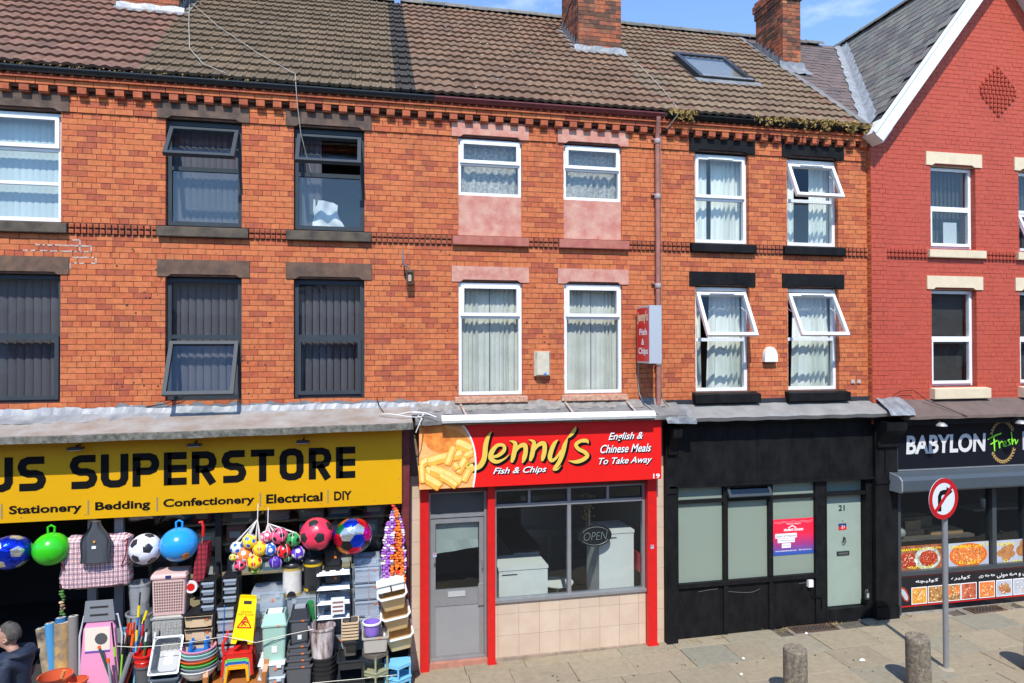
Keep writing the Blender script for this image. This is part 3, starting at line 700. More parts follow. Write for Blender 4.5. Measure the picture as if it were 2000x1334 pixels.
# skylight
Mx = Matrix.Translation((0, EY, EZ)) @ Matrix.Rotation(PITCH, 4, 'X')
t = thing('roof_window', 'dark framed roof light set in the buff tiled roof', 'skylight', (6.63, 1.85, rz_at(1.85)))
b = MB(); frame_bars(b, 0, 0, 0, 0, 0, 0, 0); b = MB()
def slopebox(b, x0, x1, d0, d1, h0, h1, m=0): b.box(x0, x1, d0, d1, h0, h1, m, Mx)
x0, x1, d0, d1 = sk
for a in ((x0,x0+.09,d0,d1),(x1-.09,x1,d0,d1),(x0+.09,x1-.09,d0,d0+.09),(x0+.09,x1-.09,d1-.12,d1)): slopebox(b, *a, .0, .10)
b.build('frame', mat('roof_window_metal', (.035,.036,.04), .35), t)
b = MB(); slopebox(b, x0+.05, x1-.05, d0-.02, d0+.05,   .101, .115); slopebox(b, x0-.1, x1+.1, d0-.22, d0-.001, .05, .062); b.build('trim', M_LEAD, t)
b = MB(); slopebox(b, x0+.09, x1-.09, d0+.09, d1-.12, .07, .08); b.build('pane', M_GLASS, t)
b = MB(); slopebox(b, x0+.09, x1-.09, d0+.09, d1-.12, .03, .035); b.build('blind', mat('roof_blind', (.32,.32,.30), .8), t)
# slated strip between the tiles and the valley
DX0, DZ0, DS = 8.47, 8.50, 1.27       # left eave and slope of the gabled roof
DRX = 11.33; DRZ = DZ0+DS*(DRX-DX0)
def valley_x(y): return DX0+(rz_at(y)-DZ0)/DS
slate_me = unit_mesh('slate', lambda b: b.rings([[(0,0,.004),(.295,0,.004)],[(0,0,.014),(.295,0,.014)],[(0,.30,.004),(.295,.30,.004)]], 0, False, False, False), M_SLATEP)
b = MB(); b.poly([(8.43,EY,EZ-.01),(8.6,EY,EZ-.01),(valley_x(RY),RY,RZ-.01),(8.43,RY,RZ-.01)]); rs = b.build('slated_roof', M_DECK, hC)
for j in range(26):
    d = j*.208
    if d > RL-.05: break
    y = EY+d*cos(PITCH); xv = valley_x(y)-.02; x = 8.60+(.15 if j % 2 else 0)-.16
    while x < xv-.05:
        o = bpy.data.objects.new('slate', slate_me); COL.objects.link(o); o.location = (x, y, rz_at(y)+.012); o.rotation_euler = (PITCH, RND.uniform(-.02,.02), RND.uniform(-.02,.02))
        o.scale = (min(1, (xv+.05-x)/.295), 1, 1); hang(o, rs); x += .30
b = MB(); rr = []
for i in range(30):
    d = RL*i/29*.985; y = EY+d*cos(PITCH); z = EZ+d*sin(PITCH); rr.append([(8.40+.01*sin(i*2.1), y, z+.068), (8.5, y, z+.08+.008*sin(i*1.7)), (8.62+.015*sin(i*1.3), y, z+.035)])
b.rings(rr, 0, False, False, False); b.build('lead_strip', M_FELT, hC)
chimney(hC, 8.44, 8.86, 2.2, 3.2, 10.1, 12.42, iC, cap=True, st=.22); flashing(hC, 8.44, 8.86, 2.2, 3.2, front=.28, up=.16)
finish_bricks(iC)
# ---- red gabled house
hD = thing('gabled_house', 'red painted brick house with slate gable roof and white bargeboard at the right edge', 'house', (11.3, -.06, gz(11.3)), 0, 'houses of the terrace')
iD = []; YD = -.06
colsD = [(9.86, 10.82), (11.77, 12.73)]
holes = []
for a, c in colsD: holes += [(a, c, 6.56, 8.04), (a, c, 4.08, 5.82)]
solid = holes+[(a-.11, c+.14, 8.04, 8.295) for a, c in colsD]+[(a-.11, c+.15, 5.82, 6.06) for a, c in colsD]+[(a-.09, c+.16, 6.38, 6.56) for a, c in colsD]+[(a-.06, c+.18, 3.86, 4.08) for a, c in colsD]
wD = solid_wall(8.60, 14.0, 3.45, 8.50, holes, YD+.004, .28, 'wall', M_MORT_R, hD)
MB().prism([(8.60,8.50),(14.0,8.50),(14.0,8.52),(DRX,DZ0+DS*(DRX-8.56)-.08),(8.60,8.52)], YD+.004, .28).build('gable', M_MORT_R, wD)
MB().box(8.602, 8.91, YD-.035, .27, 3.45, 8.5).build('corner_pier', M_MORT_R, wD)
def gab(z):
    if z < 8.48: return (8.91, 14.0)
    return (max(8.6, DX0+.16+(z-DZ0)/DS), min(14.0, 2*DRX-DX0-.16-(z-DZ0)/DS))
diam = [(11.33-.46, 11.33+.46, 9.0, 9.93)]
for r in lay(8.91, 14.0, 3.815, 12.3, solid+[(8.91, 14.0, 6.366, 6.525)], YD, .1, xr=gab): iD.append((r, wD, M_RED, hD))
for r in lay(8.600, 8.912, 3.815, 8.5, [], YD-.042, .12): iD.append((r, wD, M_RED, hD))
string_course(wD, 8.915, 14.0, [(a-.09, c+.16) for a, c in colsD], YD-.008, BLK_R)
for k in range(12):
    n = min(k, 11-k)*2+1 if k < 12 else 1; n = max(1, min(n, 10))
    for i in range(n):
        o = bpy.data.objects.new('diamond_block', BLK_R); COL.objects.link(o); o.location = (11.33+(i-(n-1)/2)*.082, YD-.022, 9.04+k*CO); hang(o, wD)
b = MB()
for i in range(60):
    z = 3.85+i*CO; b.box(8.597, 8.60, YD-.03, .01, z+.005, z+CO-.005)
b.build('corner_brickwork', M_BRICK, wD)
for a, c in colsD:
    for z in (8.04, 5.82): 
        o = lintel(hD, a-.1, c+.13, z, z+.24, M_CREAM, a, c, y=YD-.02)
    sill(hD, a-.085, c+.155, 6.385, 6.56, M_CREAM, y=YD-.07); sill(hD, a-.055, c+.175, 3.865, 4.08, M_CREAM, y=YD-.12)
    wn = window(hD, a, c, 6.565, 8.03, M_UPVC, [(6.565, 7.3, 'sash', 0 if a < 11 else 24), (7.3, 8.03, 'fixed', 0)], yf=.04, t=.055)
    blinds(wn, a+.04, c-.04, 6.5, 8.05, M_SLATD, ang=16)
    wn = window(hD, a, c, 4.085, 5.81, M_UPVC, [(4.085, 4.95, 'sash', 0), (4.95, 5.81, 'fixed', 0)], yf=.04, t=.055)
    MB().box(a+.04, c-.04, .2, .215, 4.05, 5.82).build('roller_blind', mat('charcoal_blind', (.04,.039,.038), .85, var=.2, vscale=3), wn)
    if a < 11: tag(MB().box(a+.42, a+.71, .105, .108, 6.66, 7.06).build('notice', mat('grey_paper', (.48,.52,.52), .8), None), 'grey paper notice behind the upper window of the red house', 'paper')
rooms(hD, 8.62, 14.0)
# gable roof
b = MB(); YF = -.36; YB = 7.0
for sgn in (1, -1):
    e = (DRX-sgn*(DRX-DX0), DZ0); b.poly([(e[0],YF,e[1]),(DRX,YF,DRZ),(DRX,YB,DRZ),(e[0],YB,e[1])] if sgn < 0 else [(e[0],YB,e[1]),(DRX,YB,DRZ),(DRX,YF,DRZ),(e[0],YF,e[1])])
rD = b.build('roof', M_DECK, hD)
slate2 = unit_mesh('slate', lambda b: b.rings([[(0,0,.004),(.292,0,.004)],[(0,0,.016),(.292,0,.016)],[(0,.32,.004),(.292,.32,.004)]], 0, False, False, False), M_SLATE)
DP = math.atan(DS); DL = (DRX-DX0)/cos(DP); g2 = .205
for j in range(int(DL/g2)+1):
    d = j*g2; x = DX0+d*cos(DP); z = DZ0+d*sin(DP)
    if d > DL-.1: break
    y = YF+.02-(.15 if j % 2 else 0)
    while y < 5.2:
        if z+.02 > rz_at(y+.3)-.12 and y > YF-.1:
            # local x runs backwards along the ridge, local y climbs the slope
            Mz = Matrix(((0, cos(DP), -sin(DP), 0), (-1, 0, 0, 0), (0, sin(DP), cos(DP), 0), (0,0,0,1)))
            o = bpy.data.objects.new('slate', slate2); COL.objects.link(o)
            o.matrix_basis = Matrix.Translation((x-.012*sin(DP), y+.292, z+.012*cos(DP))) @ Mz @ Matrix.Rotation(RND.uniform(-.015,.015), 4, 'Z') @ Matrix.Rotation(RND.uniform(-.015,.015), 4, 'Y')
            hang(o, rD)
        y += .298
y = YF
while y < 6:
    o = bpy.data.objects.new('ridge_tile', RIDGE_ME); COL.objects.link(o); o.location = (DRX, y, DRZ-.03); o.rotation_euler = (RND.uniform(-.01,.01), 0, pi/2); hang(o, rD); y += .46
# lead valley
b = MB(); rr = []
for i in range(34):
    d = RL*i/33; y = EY+d*cos(PITCH); x = valley_x(y); z = rz_at(y); wv = .025*sin(i*1.9)+.015*sin(i*3.1)
    rr.append([(x-.17+wv, y, z+.05), (x-.06, y, z+.075+.012*sin(i*2.3)), (x, y, z+.055), (x+.07, y, z+.055+.07*DS), (x+.15+wv*.6, y, z+.05+.15*DS)])
b.rings(rr, 0, False, False, False); b.build('valley_lead', mat('pale_lead', (.40,.41,.42), .5, vscale=6, col2=(.24,.25,.26), metal=.2, bump=.7, bscale=14), hD)
# bargeboard
b = MB()
for sgn in (1, -1):
    def q(x): return DRX-sgn*(DRX-x)
    p = [(q(DX0-.06), DZ0-.06), (q(DX0+.14), DZ0-.20), (DRX, DRZ-.375), (DRX, DRZ+.03)]
    if sgn < 0: p = p[::-1]
    b.prism(p, YF-.03, YF)
bb = b.build('bargeboard', M_SOFF, hD)
b = MB(); b.prism([(DX0-.055,DZ0-.065),(DX0+.16,DZ0-.22),(DX0+.36,DZ0+.03),(DX0+.15,DZ0+.2)], YF+.002, YD-.05); b.build('soffit_box', M_SOFF, bb)
b = MB()
for sgn in (1, -1):
    def q(x): return DRX-sgn*(DRX-x)
    p = [(q(DX0+.14), DZ0-.20), (q(DX0+.14), DZ0-.18), (DRX, DRZ-.355), (DRX, DRZ-.375)]
    b.prism(p if sgn > 0 else p[::-1], YF+.001, YD)
    p = [(q(DX0-.075), DZ0-.04), (q(DX0-.02), DZ0-.08), (DRX, DRZ-.02), (DRX, DRZ+.05)]
    b.prism(p if sgn > 0 else p[::-1], YF-.05, YF-.031)
b.build('soffit', M_SOFF, bb)
finish_bricks(iD)
# ================================================================ shopfronts
M_YEL = mat('yellow_sign_panel', S(214,160,2), .4, var=.03, vscale=2)
M_INK = mat('black_vinyl', (.004,.004,.0045), .6, spec=.15)
M_SEPG = mat('grey_vinyl', (.25,.22,.12), .5)
M_MAR = mat('maroon_woodwork', (.10,.012,.016), .5, vscale=10, col2=(.16,.03,.03))
M_CONC = mat('mossy_concrete_lip', (.20,.19,.16), .95, vscale=14, col2=(.06,.062,.05), bump=.6)
M_CAN = mat('stained_canopy_lead', (.33,.315,.295), .7, vscale=3.2, col2=(.25,.195,.155), bump=.3)
M_GREYM = mat('grey_metal_post', (.30,.32,.34), .4, metal=.3)
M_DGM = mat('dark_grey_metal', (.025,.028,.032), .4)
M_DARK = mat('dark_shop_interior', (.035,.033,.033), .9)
M_REDS = mat('red_sign_panel', S(226,28,24), .38, var=.03, vscale=2)
M_REDW = mat('red_gloss_paint', S(214,26,24), .4, vscale=9, col2=S(196,26,26))
M_GOLD = mat('gold_vinyl', S(224,190,80), .45)
M_WHT = mat('white_vinyl', (.86,.86,.86), .45)
M_TILE = mat('pinkish_cream_tile', S(206,186,164), .35, vscale=3, col2=S(196,174,152), obj_rand=.05)
M_GROUT = mat('tile_grout', (.22,.16,.12), .9)
M_ALU = mat('mill_aluminium', (.36,.37,.38), .42, metal=.55, var=.08)
M_ALUP = mat('aluminium_panel', (.34,.345,.35), .55, metal=.3, var=.06, vscale=2)
M_AWN = mat('white_awning_case', (.82,.82,.80), .4, vscale=9, col2=(.66,.66,.62))
def ground_base(x): return gz(x)-.02
# ---------------------------------------------------------------- yellow shop
cA = MB()
def canopy(x0, x1, prof, m, parent, name='canopy', n=26, wob=.006, rise=0.0, mats=None):
    b = MB(); rr = []
    for i in range(n+1):
        u = i/n; x = x0+(x1-x0)*u; rr.append([(x, y, z+wob*sin(i*1.7+y*9)*(1 if z > 3 else 0)+rise*u*u) for y, z in prof])
    b.rings(rr, 0); return b.build(name, mats or m, parent)
canopy(-8.6, .64, [(.0,3.70),(.0,3.86),(-.35,3.745),(-.665,3.655),(-.67,3.60),(-.60,3.60),(-.3,3.66)][::-1], M_CAN, hA2, rise=.07)
canopy(-8.6, .645, [(-.655,3.575),(-.655,3.668),(-.69,3.658),(-.70,3.575)], M_CONC, hA2, 'canopy_lip', rise=.07, wob=.004)
# aluminium flashing tape along the wall foot
b = MB(); rr = []; n = 195
for i in range(n+1):
    x = -8.6+9.85*i/n; w_ = .008*sin(i*.9)+.006*sin(i*2.3)+.012*sin(i*.37)
    rr.append([(x, -.235+w_*1.2, 3.80+.004*sin(i*1.3)), (x, -.13+.012*sin(i*.7), 3.842+.006*sin(i*1.1+1)), (x, -.05+.006*sin(i*1.9), 3.895+.006*sin(i*.8)), (x, -.018, 3.985+w_*.9)])
b.rings(rr, 0, False, False, False); b.build('flashing', M_LEADS, hA2)
b = MB()
rr = []
for i in range(61):
    x = -3.4+4.1*i/60; rr.append([(x, -.019, 3.94), (x, -.024, 4.0+.03*(sin(i*.9) > .6)+.012*sin(i*1.7))])
b.rings(rr, 0, False, False, False); b.build('flashing_upstand', M_LEAD, hA2)
# the sign
sg = thing('shop_sign', 'long yellow shop sign lettered SUPERSTORE in black', 'sign', (-2.9, -.33, 2.5))
YS = -.36
MB().box(-8.6, .50, YS, -.30, 2.535, 3.60).build('panel', M_YEL, sg)
b = MB()
for i in range(9): b.box(-5.9+i*.75, -5.888+i*.75, YS-.004, YS, 2.59, 2.602)
for i in range(4): b.box(.455, .467, YS-.004, YS, 2.62+i*.27, 2.632+i*.27)
b.build('screw', M_SEPG, sg)
zT = PZ(250, 886, YS); zB = PZ(250, 951, YS); hw = .049; b = MB()
def glyph(ch, a, c):
    a += hw; c -= hw; t, o = zT-hw, zB+hw; m_ = (t+o)/2; k = .075; e = hw
    def L_(pts, closed=False): thick(pts, hw, YS-.004, b, closed=closed)
    if ch == 'U': L_([(a,t+e),(a,o+k),(a+k*.3,o+k*.3),(a+k,o),(c-k,o),(c-k*.3,o+k*.3),(c,o+k),(c,t+e)])
    if ch == 'S': L_([(c+e*.6,t),(a+k,t),(a+k*.3,t-k*.3),(a,t-k),(a,m_+k),(a+k*.3,m_+k*.3),(a+k,m_),(c-k,m_),(c-k*.3,m_-k*.3),(c,m_-k),(c,o+k),(c-k*.3,o+k*.3),(c-k,o),(a-e*.6,o)])
    if ch in 'PR':
        q = m_-.02; L_([(a,o-e),(a,t)]); L_([(a-e,t),(c-k,t),(c-k*.3,t-k*.3),(c,t-k),(c,q+k),(c-k*.3,q+k*.3),(c-k,q),(a,q)])
        if ch == 'R': L_([((a+c)/2-.01,q),(c+.004,o-e)])
    if ch == 'E':
        L_([(a,o-e),(a,t+e)])
        for z in (t, m_, o): L_([(a,z),(c+e*.7,z)])
    if ch == 'T': L_([(a-e,t),(c+e,t)]); L_([((a+c)/2,t),((a+c)/2,o-e)])
    if ch == 'O': L_([(a+k,t),(a+k*.3,t-k*.3),(a,t-k),(a,o+k),(a+k*.3,o+k*.3),(a+k,o),(c-k,o),(c-k*.3,o+k*.3),(c,o+k),(c,t-k),(c-k*.3,t-k*.3),(c-k,t)], True)
for ch, a, c in (('U',-28,25.5),('S',34.5,90),('S',136.5,190),('U',197,251),('P',259,311),('E',320,367),('R',374.5,423),('S',433,481),('T',490,536),('O',546,593),('R',603,647),('E',656,696)):
    glyph(ch, PX(a, 918, YS), PX(c, 918, YS))
b.build('lettering', M_INK, sg)
za, zb_ = PZ(88, 1003.5, YS), PZ(88, 983.6, YS)
for s, a, c, dn in (('Stationery',18,160,.3),('Bedding',186,293.5,.3),('Confectionery',319,497,.3),('Electrical',520,630,0),('DIY',652.5,687,0)):
    txt(s, PX(a, 985, YS), PX(c, 985, YS), YS-.001, za-dn*.045-.005, zb_-.01, M_INK, sg, bold=.03)
b = MB()
for a in (3.5, 172.5, 307, 508.5, 640.5):
    x = PX(a, 985, YS); b.box(x-.009, x+.009, YS-.004, YS, za-.035, zb_+.02)
b.build('divider', M_SEPG, sg)
for i, (a, pos) in enumerate(((148,'leftmost'),(380,'middle'),(592,'rightmost'))):
    x = PX(a, 874, -.5); t = thing('floodlight', '%s small black floodlight under the concrete lip over the yellow sign' % pos, 'lamp', (x, -.5, 3.55), 0, 'floodlights over the yellow sign')
    MB().box(x-.085, x+.085, -.56, -.44, 3.478, 3.508).build('body', M_DGM, t); MB().box(x-.075, x+.075, -.552, -.448, 3.470, 3.4775).build('lens', mat('lamp_glass', (.6,.6,.58), .2), t)
    MB().box(x-.012, x+.012, -.47, -.36, 3.51, 3.53).build('bracket', M_DGM, t)
# frame of the open shopfront
b = MB(); b.prism([(.50,-.1),(.60,-.1),(.62,3.65),(.50,3.65)], -.28, .0); b.box(.54, .64, -.12, .25, -.2, 3.6); b.build('pilaster', M_MAR, hA2)
x = PX(181, 1160, -.12)
sf = MB()
for a in (181, 233): sf.box(PX(a,1160,-.1)-.055, PX(a,1160,-.1)+.055, -.13, -.05, -.2, 2.7)
sf.build('shopfront_post', M_GREYM, hA2)
b = MB(); xm = PX(427, 1090, -.02); b.box(xm-.04, xm+.04, -.06, .02, -.2, 2.7); b.box(PX(233,1100)+.06, .54, -.04, .02, .25, .33); b.box(-8.6, .54, -.05, .02, 2.55, 2.72); b.build('shopfront_mullion', M_DGM, hA2)
xg0 = PX(233, 1100, 0)+.06
MB().box(xg0, xm-.04, -.012, -.004, .33, 2.55).build('shop_pane', M_SHOPG, hA2); MB().box(xm+.04, .54, -.012, -.004, .33, 2.55).build('shop_pane', M_SHOPG, hA2)
MB().box(xg0, .54, -.03, .02, -.2, .25).build('stall_riser', M_DGM, hA2)
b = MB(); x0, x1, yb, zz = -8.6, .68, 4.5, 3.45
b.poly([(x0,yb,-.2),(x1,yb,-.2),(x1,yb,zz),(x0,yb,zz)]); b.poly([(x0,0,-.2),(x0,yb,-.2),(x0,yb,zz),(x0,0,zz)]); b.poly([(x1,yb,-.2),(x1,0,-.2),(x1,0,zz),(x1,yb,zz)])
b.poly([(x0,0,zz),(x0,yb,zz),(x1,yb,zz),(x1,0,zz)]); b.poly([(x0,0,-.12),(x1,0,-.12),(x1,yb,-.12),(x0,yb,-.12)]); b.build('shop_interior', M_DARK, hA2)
# shelving with cartons behind the glass
t = thing('shelving', 'wooden shelves of boxed goods behind the shop window under the yellow sign', 'shelving', (-1.0, .5, -.1))
for z in (.55, 1.0, 1.45, 1.9, 2.2): MB().box(-2.6, .45, .3, .75, z, z+.03).build('shelf', mat('pine_shelf', (.42,.32,.2), .7), t)
for x in (-2.6, -1.1, .42): MB().box(x, x+.04, .7, .74, -.1, 2.6).build('upright', M_DGM, t)
cols_ = [(.5,.5,.52),(.28,.05,.05),(.08,.1,.16),(.4,.38,.34),(.06,.06,.07),(.5,.42,.3),(.12,.2,.3)]
words_ = ['grey','maroon','navy','cream','black','tan','blue']; onsh = {.58:'the second shelf', 1.03:'the middle shelf', 1.48:'the shelf below the top', 1.93:'the fourth shelf', 2.23:'the top shelf'}
place = ['at the left end','left of centre','near the middle','right of centre','towards the right','at the right end']
for z, cnt in ((1.93, 6), (2.23, 6), (1.48, 5)):
    for i in range(cnt):
        k = (i*3+int(z*10)) % 7; w_ = RND.uniform(.22, .36); hh = RND.uniform(.14, .25) if z > 2 or z < 1.9 else RND.uniform(.13, .25); x = -2.5+i*.48+RND.uniform(0, .08)
        b = MB(); b.box(x, x+w_, .33, .33+RND.uniform(.2,.32), z, z+hh); c = b.build('carton', mat('carton_'+words_[k], cols_[k], .6), None)
        MB().box(x+.04, x+w_-.04, .326, .3295, z+hh*.3, z+hh*.7).build('print', mat('carton_print', (.6,.6,.6), .6), c)
        tag(c, '%s carton %s of %s behind the shop glass' % (words_[k], place[i], onsh[z]), 'box', 'cartons on the shop shelves')
# ---------------------------------------------------------------- the takeaway
jx = hB
YJ = -.262
# felt canopy, mortar fillet, awning
canopy(.70, 4.95, [(.0,3.6),(.0,3.90),(-.05,3.89),(-.36,3.72),(-.36,3.66),(-.1,3.6)][::-1], M_FELT, jx, wob=.008)
b = MB(); rr = []
for i in range(70):
    x = .72+4.0*i/69; u = .02*sin(i*.8)+.015*sin(i*2.1); rr.append([(x, -.14+u, 3.835-u*.3), (x, -.06+.01*sin(i*1.7), 3.905), (x, -.012, 3.965+u*.8)])
b.rings(rr, 0, False, False, False); b.build('mortar_fillet', mat('grey_mortar_fillet', (.30,.28,.25), .95, vscale=9, col2=(.19,.17,.15), bump=.8, bscale=25), jx)
for a, c in colsB:
    b = MB(); b.rings([[(x,.1,3.94),(x,-.05,3.94),(x,-.075,3.955),(x,-.06,4.03),(x,.08,4.062)][::-1] for x in (a-.06, c+.07)]); b.build('sill', mat('broken_sill', (.52,.36,.24), .95, vscale=16, col2=(.34,.13,.09), bump=1, bscale=22), jx)
b = MB(); b.rings([[(x, -.30-.012, 3.735), (x, -.30, 3.79), (x, -.36, 3.80), (x, -.43, 3.775), (x, -.455, 3.73), (x, -.44, 3.69), (x, -.30, 3.68)] for x in (1.075, 4.415)]); 
t = thing('awning', 'white retracted awning cassette above the red takeaway sign', 'awning', (2.75, -.37, 3.68)); b.build('case', M_AWN, t, False)
for px in (903, 1108, 1228):
    x = PX(px, 785, -.1); MB().tube([(x-.02, -.06, 3.93), (x+.03, -.38, 3.77)], .016, 6).build('arm', mat('rusty_white_arm', (.62,.55,.5), .6, vscale=20, col2=(.35,.2,.14)), t)
# sign
sj = thing('shop_sign', "red takeaway sign with gold Jenny's lettering and a picture of chips", 'sign', (2.67, -.2, 2.69))
MB().box(.757, 4.586, -.26, -.12, 2.702, 3.665).build('panel', M_REDS, sj)
MB().box(PX(1106,900,YJ), PX(1106,900,YJ)+.004, -.2625, -.26, 2.702, 3.66).build('panel_joint', mat('joint_line', (.3,.01,.01), .6), sj)
def JZ(zx, zy, dy=0.0): p = P(780+zx/3.774, 760+zy/3.774, YJ-dy); return (p.x, p.z)
J = [[(680,310,2),(650,360,14),(634,420,18),(626,500,19),(600,558,19),(555,585,15),(510,582,11),(492,562,7),(520,543,4),(552,540,1)],
 [(668,500,8),(725,490,12),(770,452,14),(768,415,12),(722,414,13),(682,460,18),(674,510,17),(715,535,13),(770,515,7),(812,480,1)],
 [(812,380,2),(852,398,15),(848,450,17),(838,500,17),(826,540,9)],[(845,480,6),(880,425,13),(922,412,17),(930,455,17),(918,510,16),(905,545,3)],
 [(952,372,2),(990,390,14),(985,440,17),(975,490,17),(962,530,9)],[(982,470,6),(1018,415,13),(1062,400,17),(1070,445,17),(1058,500,16),(1050,530,7)],
 [(1168,372,3),(1142,400,14),(1120,450,17),(1108,500,17),(1122,526,13),(1155,505,10),(1192,450,8)],[(1238,360,4),(1218,410,16),(1202,470,18),(1180,530,16),(1150,575,15),(1138,592,9),(1165,590,5),(1192,560,1)],
 [(1300,272,2),(1290,300,13),(1264,336,12),(1232,364,2)],
 [(1392,400,3),(1378,380,14),(1335,382,13),(1300,408,14),(1318,440,14),(1362,462,15),(1384,490,15),(1350,520,15),(1300,535,13),(1245,528,2)]]
sc_ = 1/3.774/128
for off, grow, mt, ly, nm in ((13,5,M_INK,.003,'lettering_shadow'),(3,4.5,M_INK,.006,'lettering_outline'),(0,0,M_GOLD,.0095,'lettering')):
    b = MB()
    for si, s in enumerate(J): brush([(*JZ(x+off, y+off), (h_+grow)*sc_) for x, y, h_ in s], YJ-ly-.0002*si, b)
    b.build(nm, mt, sj)
def jt(s, a, c, t0, b0, m=M_WHT, sh=.35, bold=.012):
    x0, z1 = JZ(a, t0); x1, _ = JZ(c, t0); z0 = JZ((a+c)/2, b0)[1]; z1 = JZ((a+c)/2, t0)[1]
    if sh: txt(s, x0+.014, x1+.014, YJ-.003, z0-.012, z1-.012, M_INK, sj, shear=sh, bold=bold+.01, name='lettering_shadow')
    txt(s, x0, x1, YJ-.005, z0, z1, m, sj, shear=sh, bold=bold)
jt('Fish & Chips', 690, 1085, 572, 632); jt('English &', 1540, 1795, 318, 386); jt('Chinese Meals', 1480, 1855, 405, 466); jt('To Take Away', 1470, 1862, 500, 562)
jt('19', 1870, 1918, 622, 657, sh=0, bold=.02)
# printed picture of fish and chips on the left of the sign
M_FISH = mat('printed_batter', S(240,160,70), .5, vscale=9, col2=S(214,112,44)); M_CHIP = mat('printed_chip', S(250,190,80), .5, vscale=14, col2=S(244,166,60)); M_CHIPL = mat('printed_chip_light', S(255,222,140), .5, vscale=16, col2=S(252,204,112)); M_CHIPD = mat('printed_chip_shadow', S(206,112,30), .5)
M_PEACH = mat('printed_peach', S(248,196,128), .5, vscale=7, col2=S(236,158,84))
b = MB(); arc = [JZ(462,260),JZ(500,310),JZ(535,385),JZ(556,470),JZ(562,560),JZ(556,640),JZ(543,722)]
b.poly([(.759, YJ-.001, 3.663), (.759, YJ-.001, 2.704)]+[(p[0], YJ-.001, max(p[1], 2.704)) for p in arc[::-1]][0:1]+[(p[0], YJ-.001, p[1]) for p in arc[::-1][1:]]); b.build('picture', M_PEACH, sj)
b = MB(); brush([(*p, .012) for p in arc], YJ-.0118, b); b.build('picture_border', M_WHT, sj)
b = MB(); brush([(*JZ(x,y), h_*sc_) for x,y,h_ in ((165,330,50),(230,330,85),(310,380,95),(370,430,60),(420,440,22))], YJ-.0015, b); brush([(*JZ(x,y), h_*sc_) for x,y,h_ in ((280,300,30),(360,330,40),(440,360,40),(520,420,20))], YJ-.0018, b); b.build('picture_fish', M_FISH, sj)
b = MB(); b2 = MB(); b3 = MB()
for i, (x0, y0, x1, y1, h_) in enumerate(((420,400,530,450,38),(190,520,250,700,30),(200,540,460,480,34),(400,430,350,560,26),(500,490,430,620,28),(480,500,540,470,24),(165,640,300,720,36),(230,590,450,690,40),(400,560,430,590,26),(540,560,470,680,24),(160,560,205,530,28),(170,690,160,560,22),(300,640,420,715,26))):
    a, c = JZ(x0, y0), JZ(x1, y1); l = .0024+i*.0007
    q = [(a[0]+(c[0]-a[0])*k, a[1]+(c[1]-a[1])*k+.012*sin(k*3)) for k in (0,.08,.5,.92,1)]; hh = h_*sc_
    brush([(p[0]+.006, p[1]-.012, hh*w_) for p, w_ in zip(q, (.7,1,1,1,.7))], YJ-l, b3, n=3); brush([(p[0], p[1], hh*w_) for p, w_ in zip(q, (.65,1,1,1,.65))], YJ-l-.00022, b, n=3); brush([(p[0], p[1]+hh*.35, hh*.5*w_) for p, w_ in zip(q, (.4,.9,1,.9,.4))], YJ-l-.00044, b2, n=3)
b.build('picture_chip', M_CHIP, sj); b2.build('picture_chip_face', M_CHIPL, sj); b3.build('picture_chip_shadow', M_CHIPD, sj)
# tiled piers and stall riser, each tile a piece
def tile_grid(parent, xs, zs, y, dep=.012, name='wall_tile'):
    for i in range(len(xs)-1):
        for j in range(len(zs)-1):
            MB().box(xs[i]+.002, xs[i+1]-.002, y, y+dep, zs[j]+.002, zs[j+1]-.002).build(name, M_TILE, parent)
MB().box(.645, .80, .006, .25, -.2, 3.6).build('tiled_pier', M_GROUT, jx); MB().box(4.575, 4.738, .006, .25, -.2, 3.6).build('tiled_pier', M_GROUT, jx)
tp = [-.12+.331*i for i in range(10)]; tile_grid(jx, [.645, .787], tp, -.006); tile_grid(jx, [4.588, 4.737], tp, -.006)
MB().box(1.92, 4.44, .014, .2, -.2, .85).build('stall_riser', M_GROUT, jx)
gxs = [1.925, 1.985]+[1.985+.331*i for i in range(1, 8)]+[4.42]; gxs = sorted(set(round(v, 3) for v in gxs if v <= 4.42))
tile_grid(jx, gxs, [.005, .336, .667, .852], .002)
MB().box(1.92, 4.45, -.035, .1, -.15, .005).build('plinth', mat('stained_plinth', (.36,.27,.2), .9, vscale=8, col2=(.22,.17,.13)), jx)
for a, c, foot in ((.79,.916,0),(1.815,1.927,1),(4.425,4.582,1)):
    b = MB(); z = gz(a)-.02; b.box(a, c, -.09, .05, z, 2.71)
    if foot: b.prism([(a-.01,z),(c+.05,z),(c+.03,z+.02),(c,z+.07),(a,z+.07)], -.105, .04)
    b.build('red_post', M_REDW, jx)
MB().box(.79, 4.582, -.05, .02, 2.60, 2.70).build('header', M_MAR, jx)
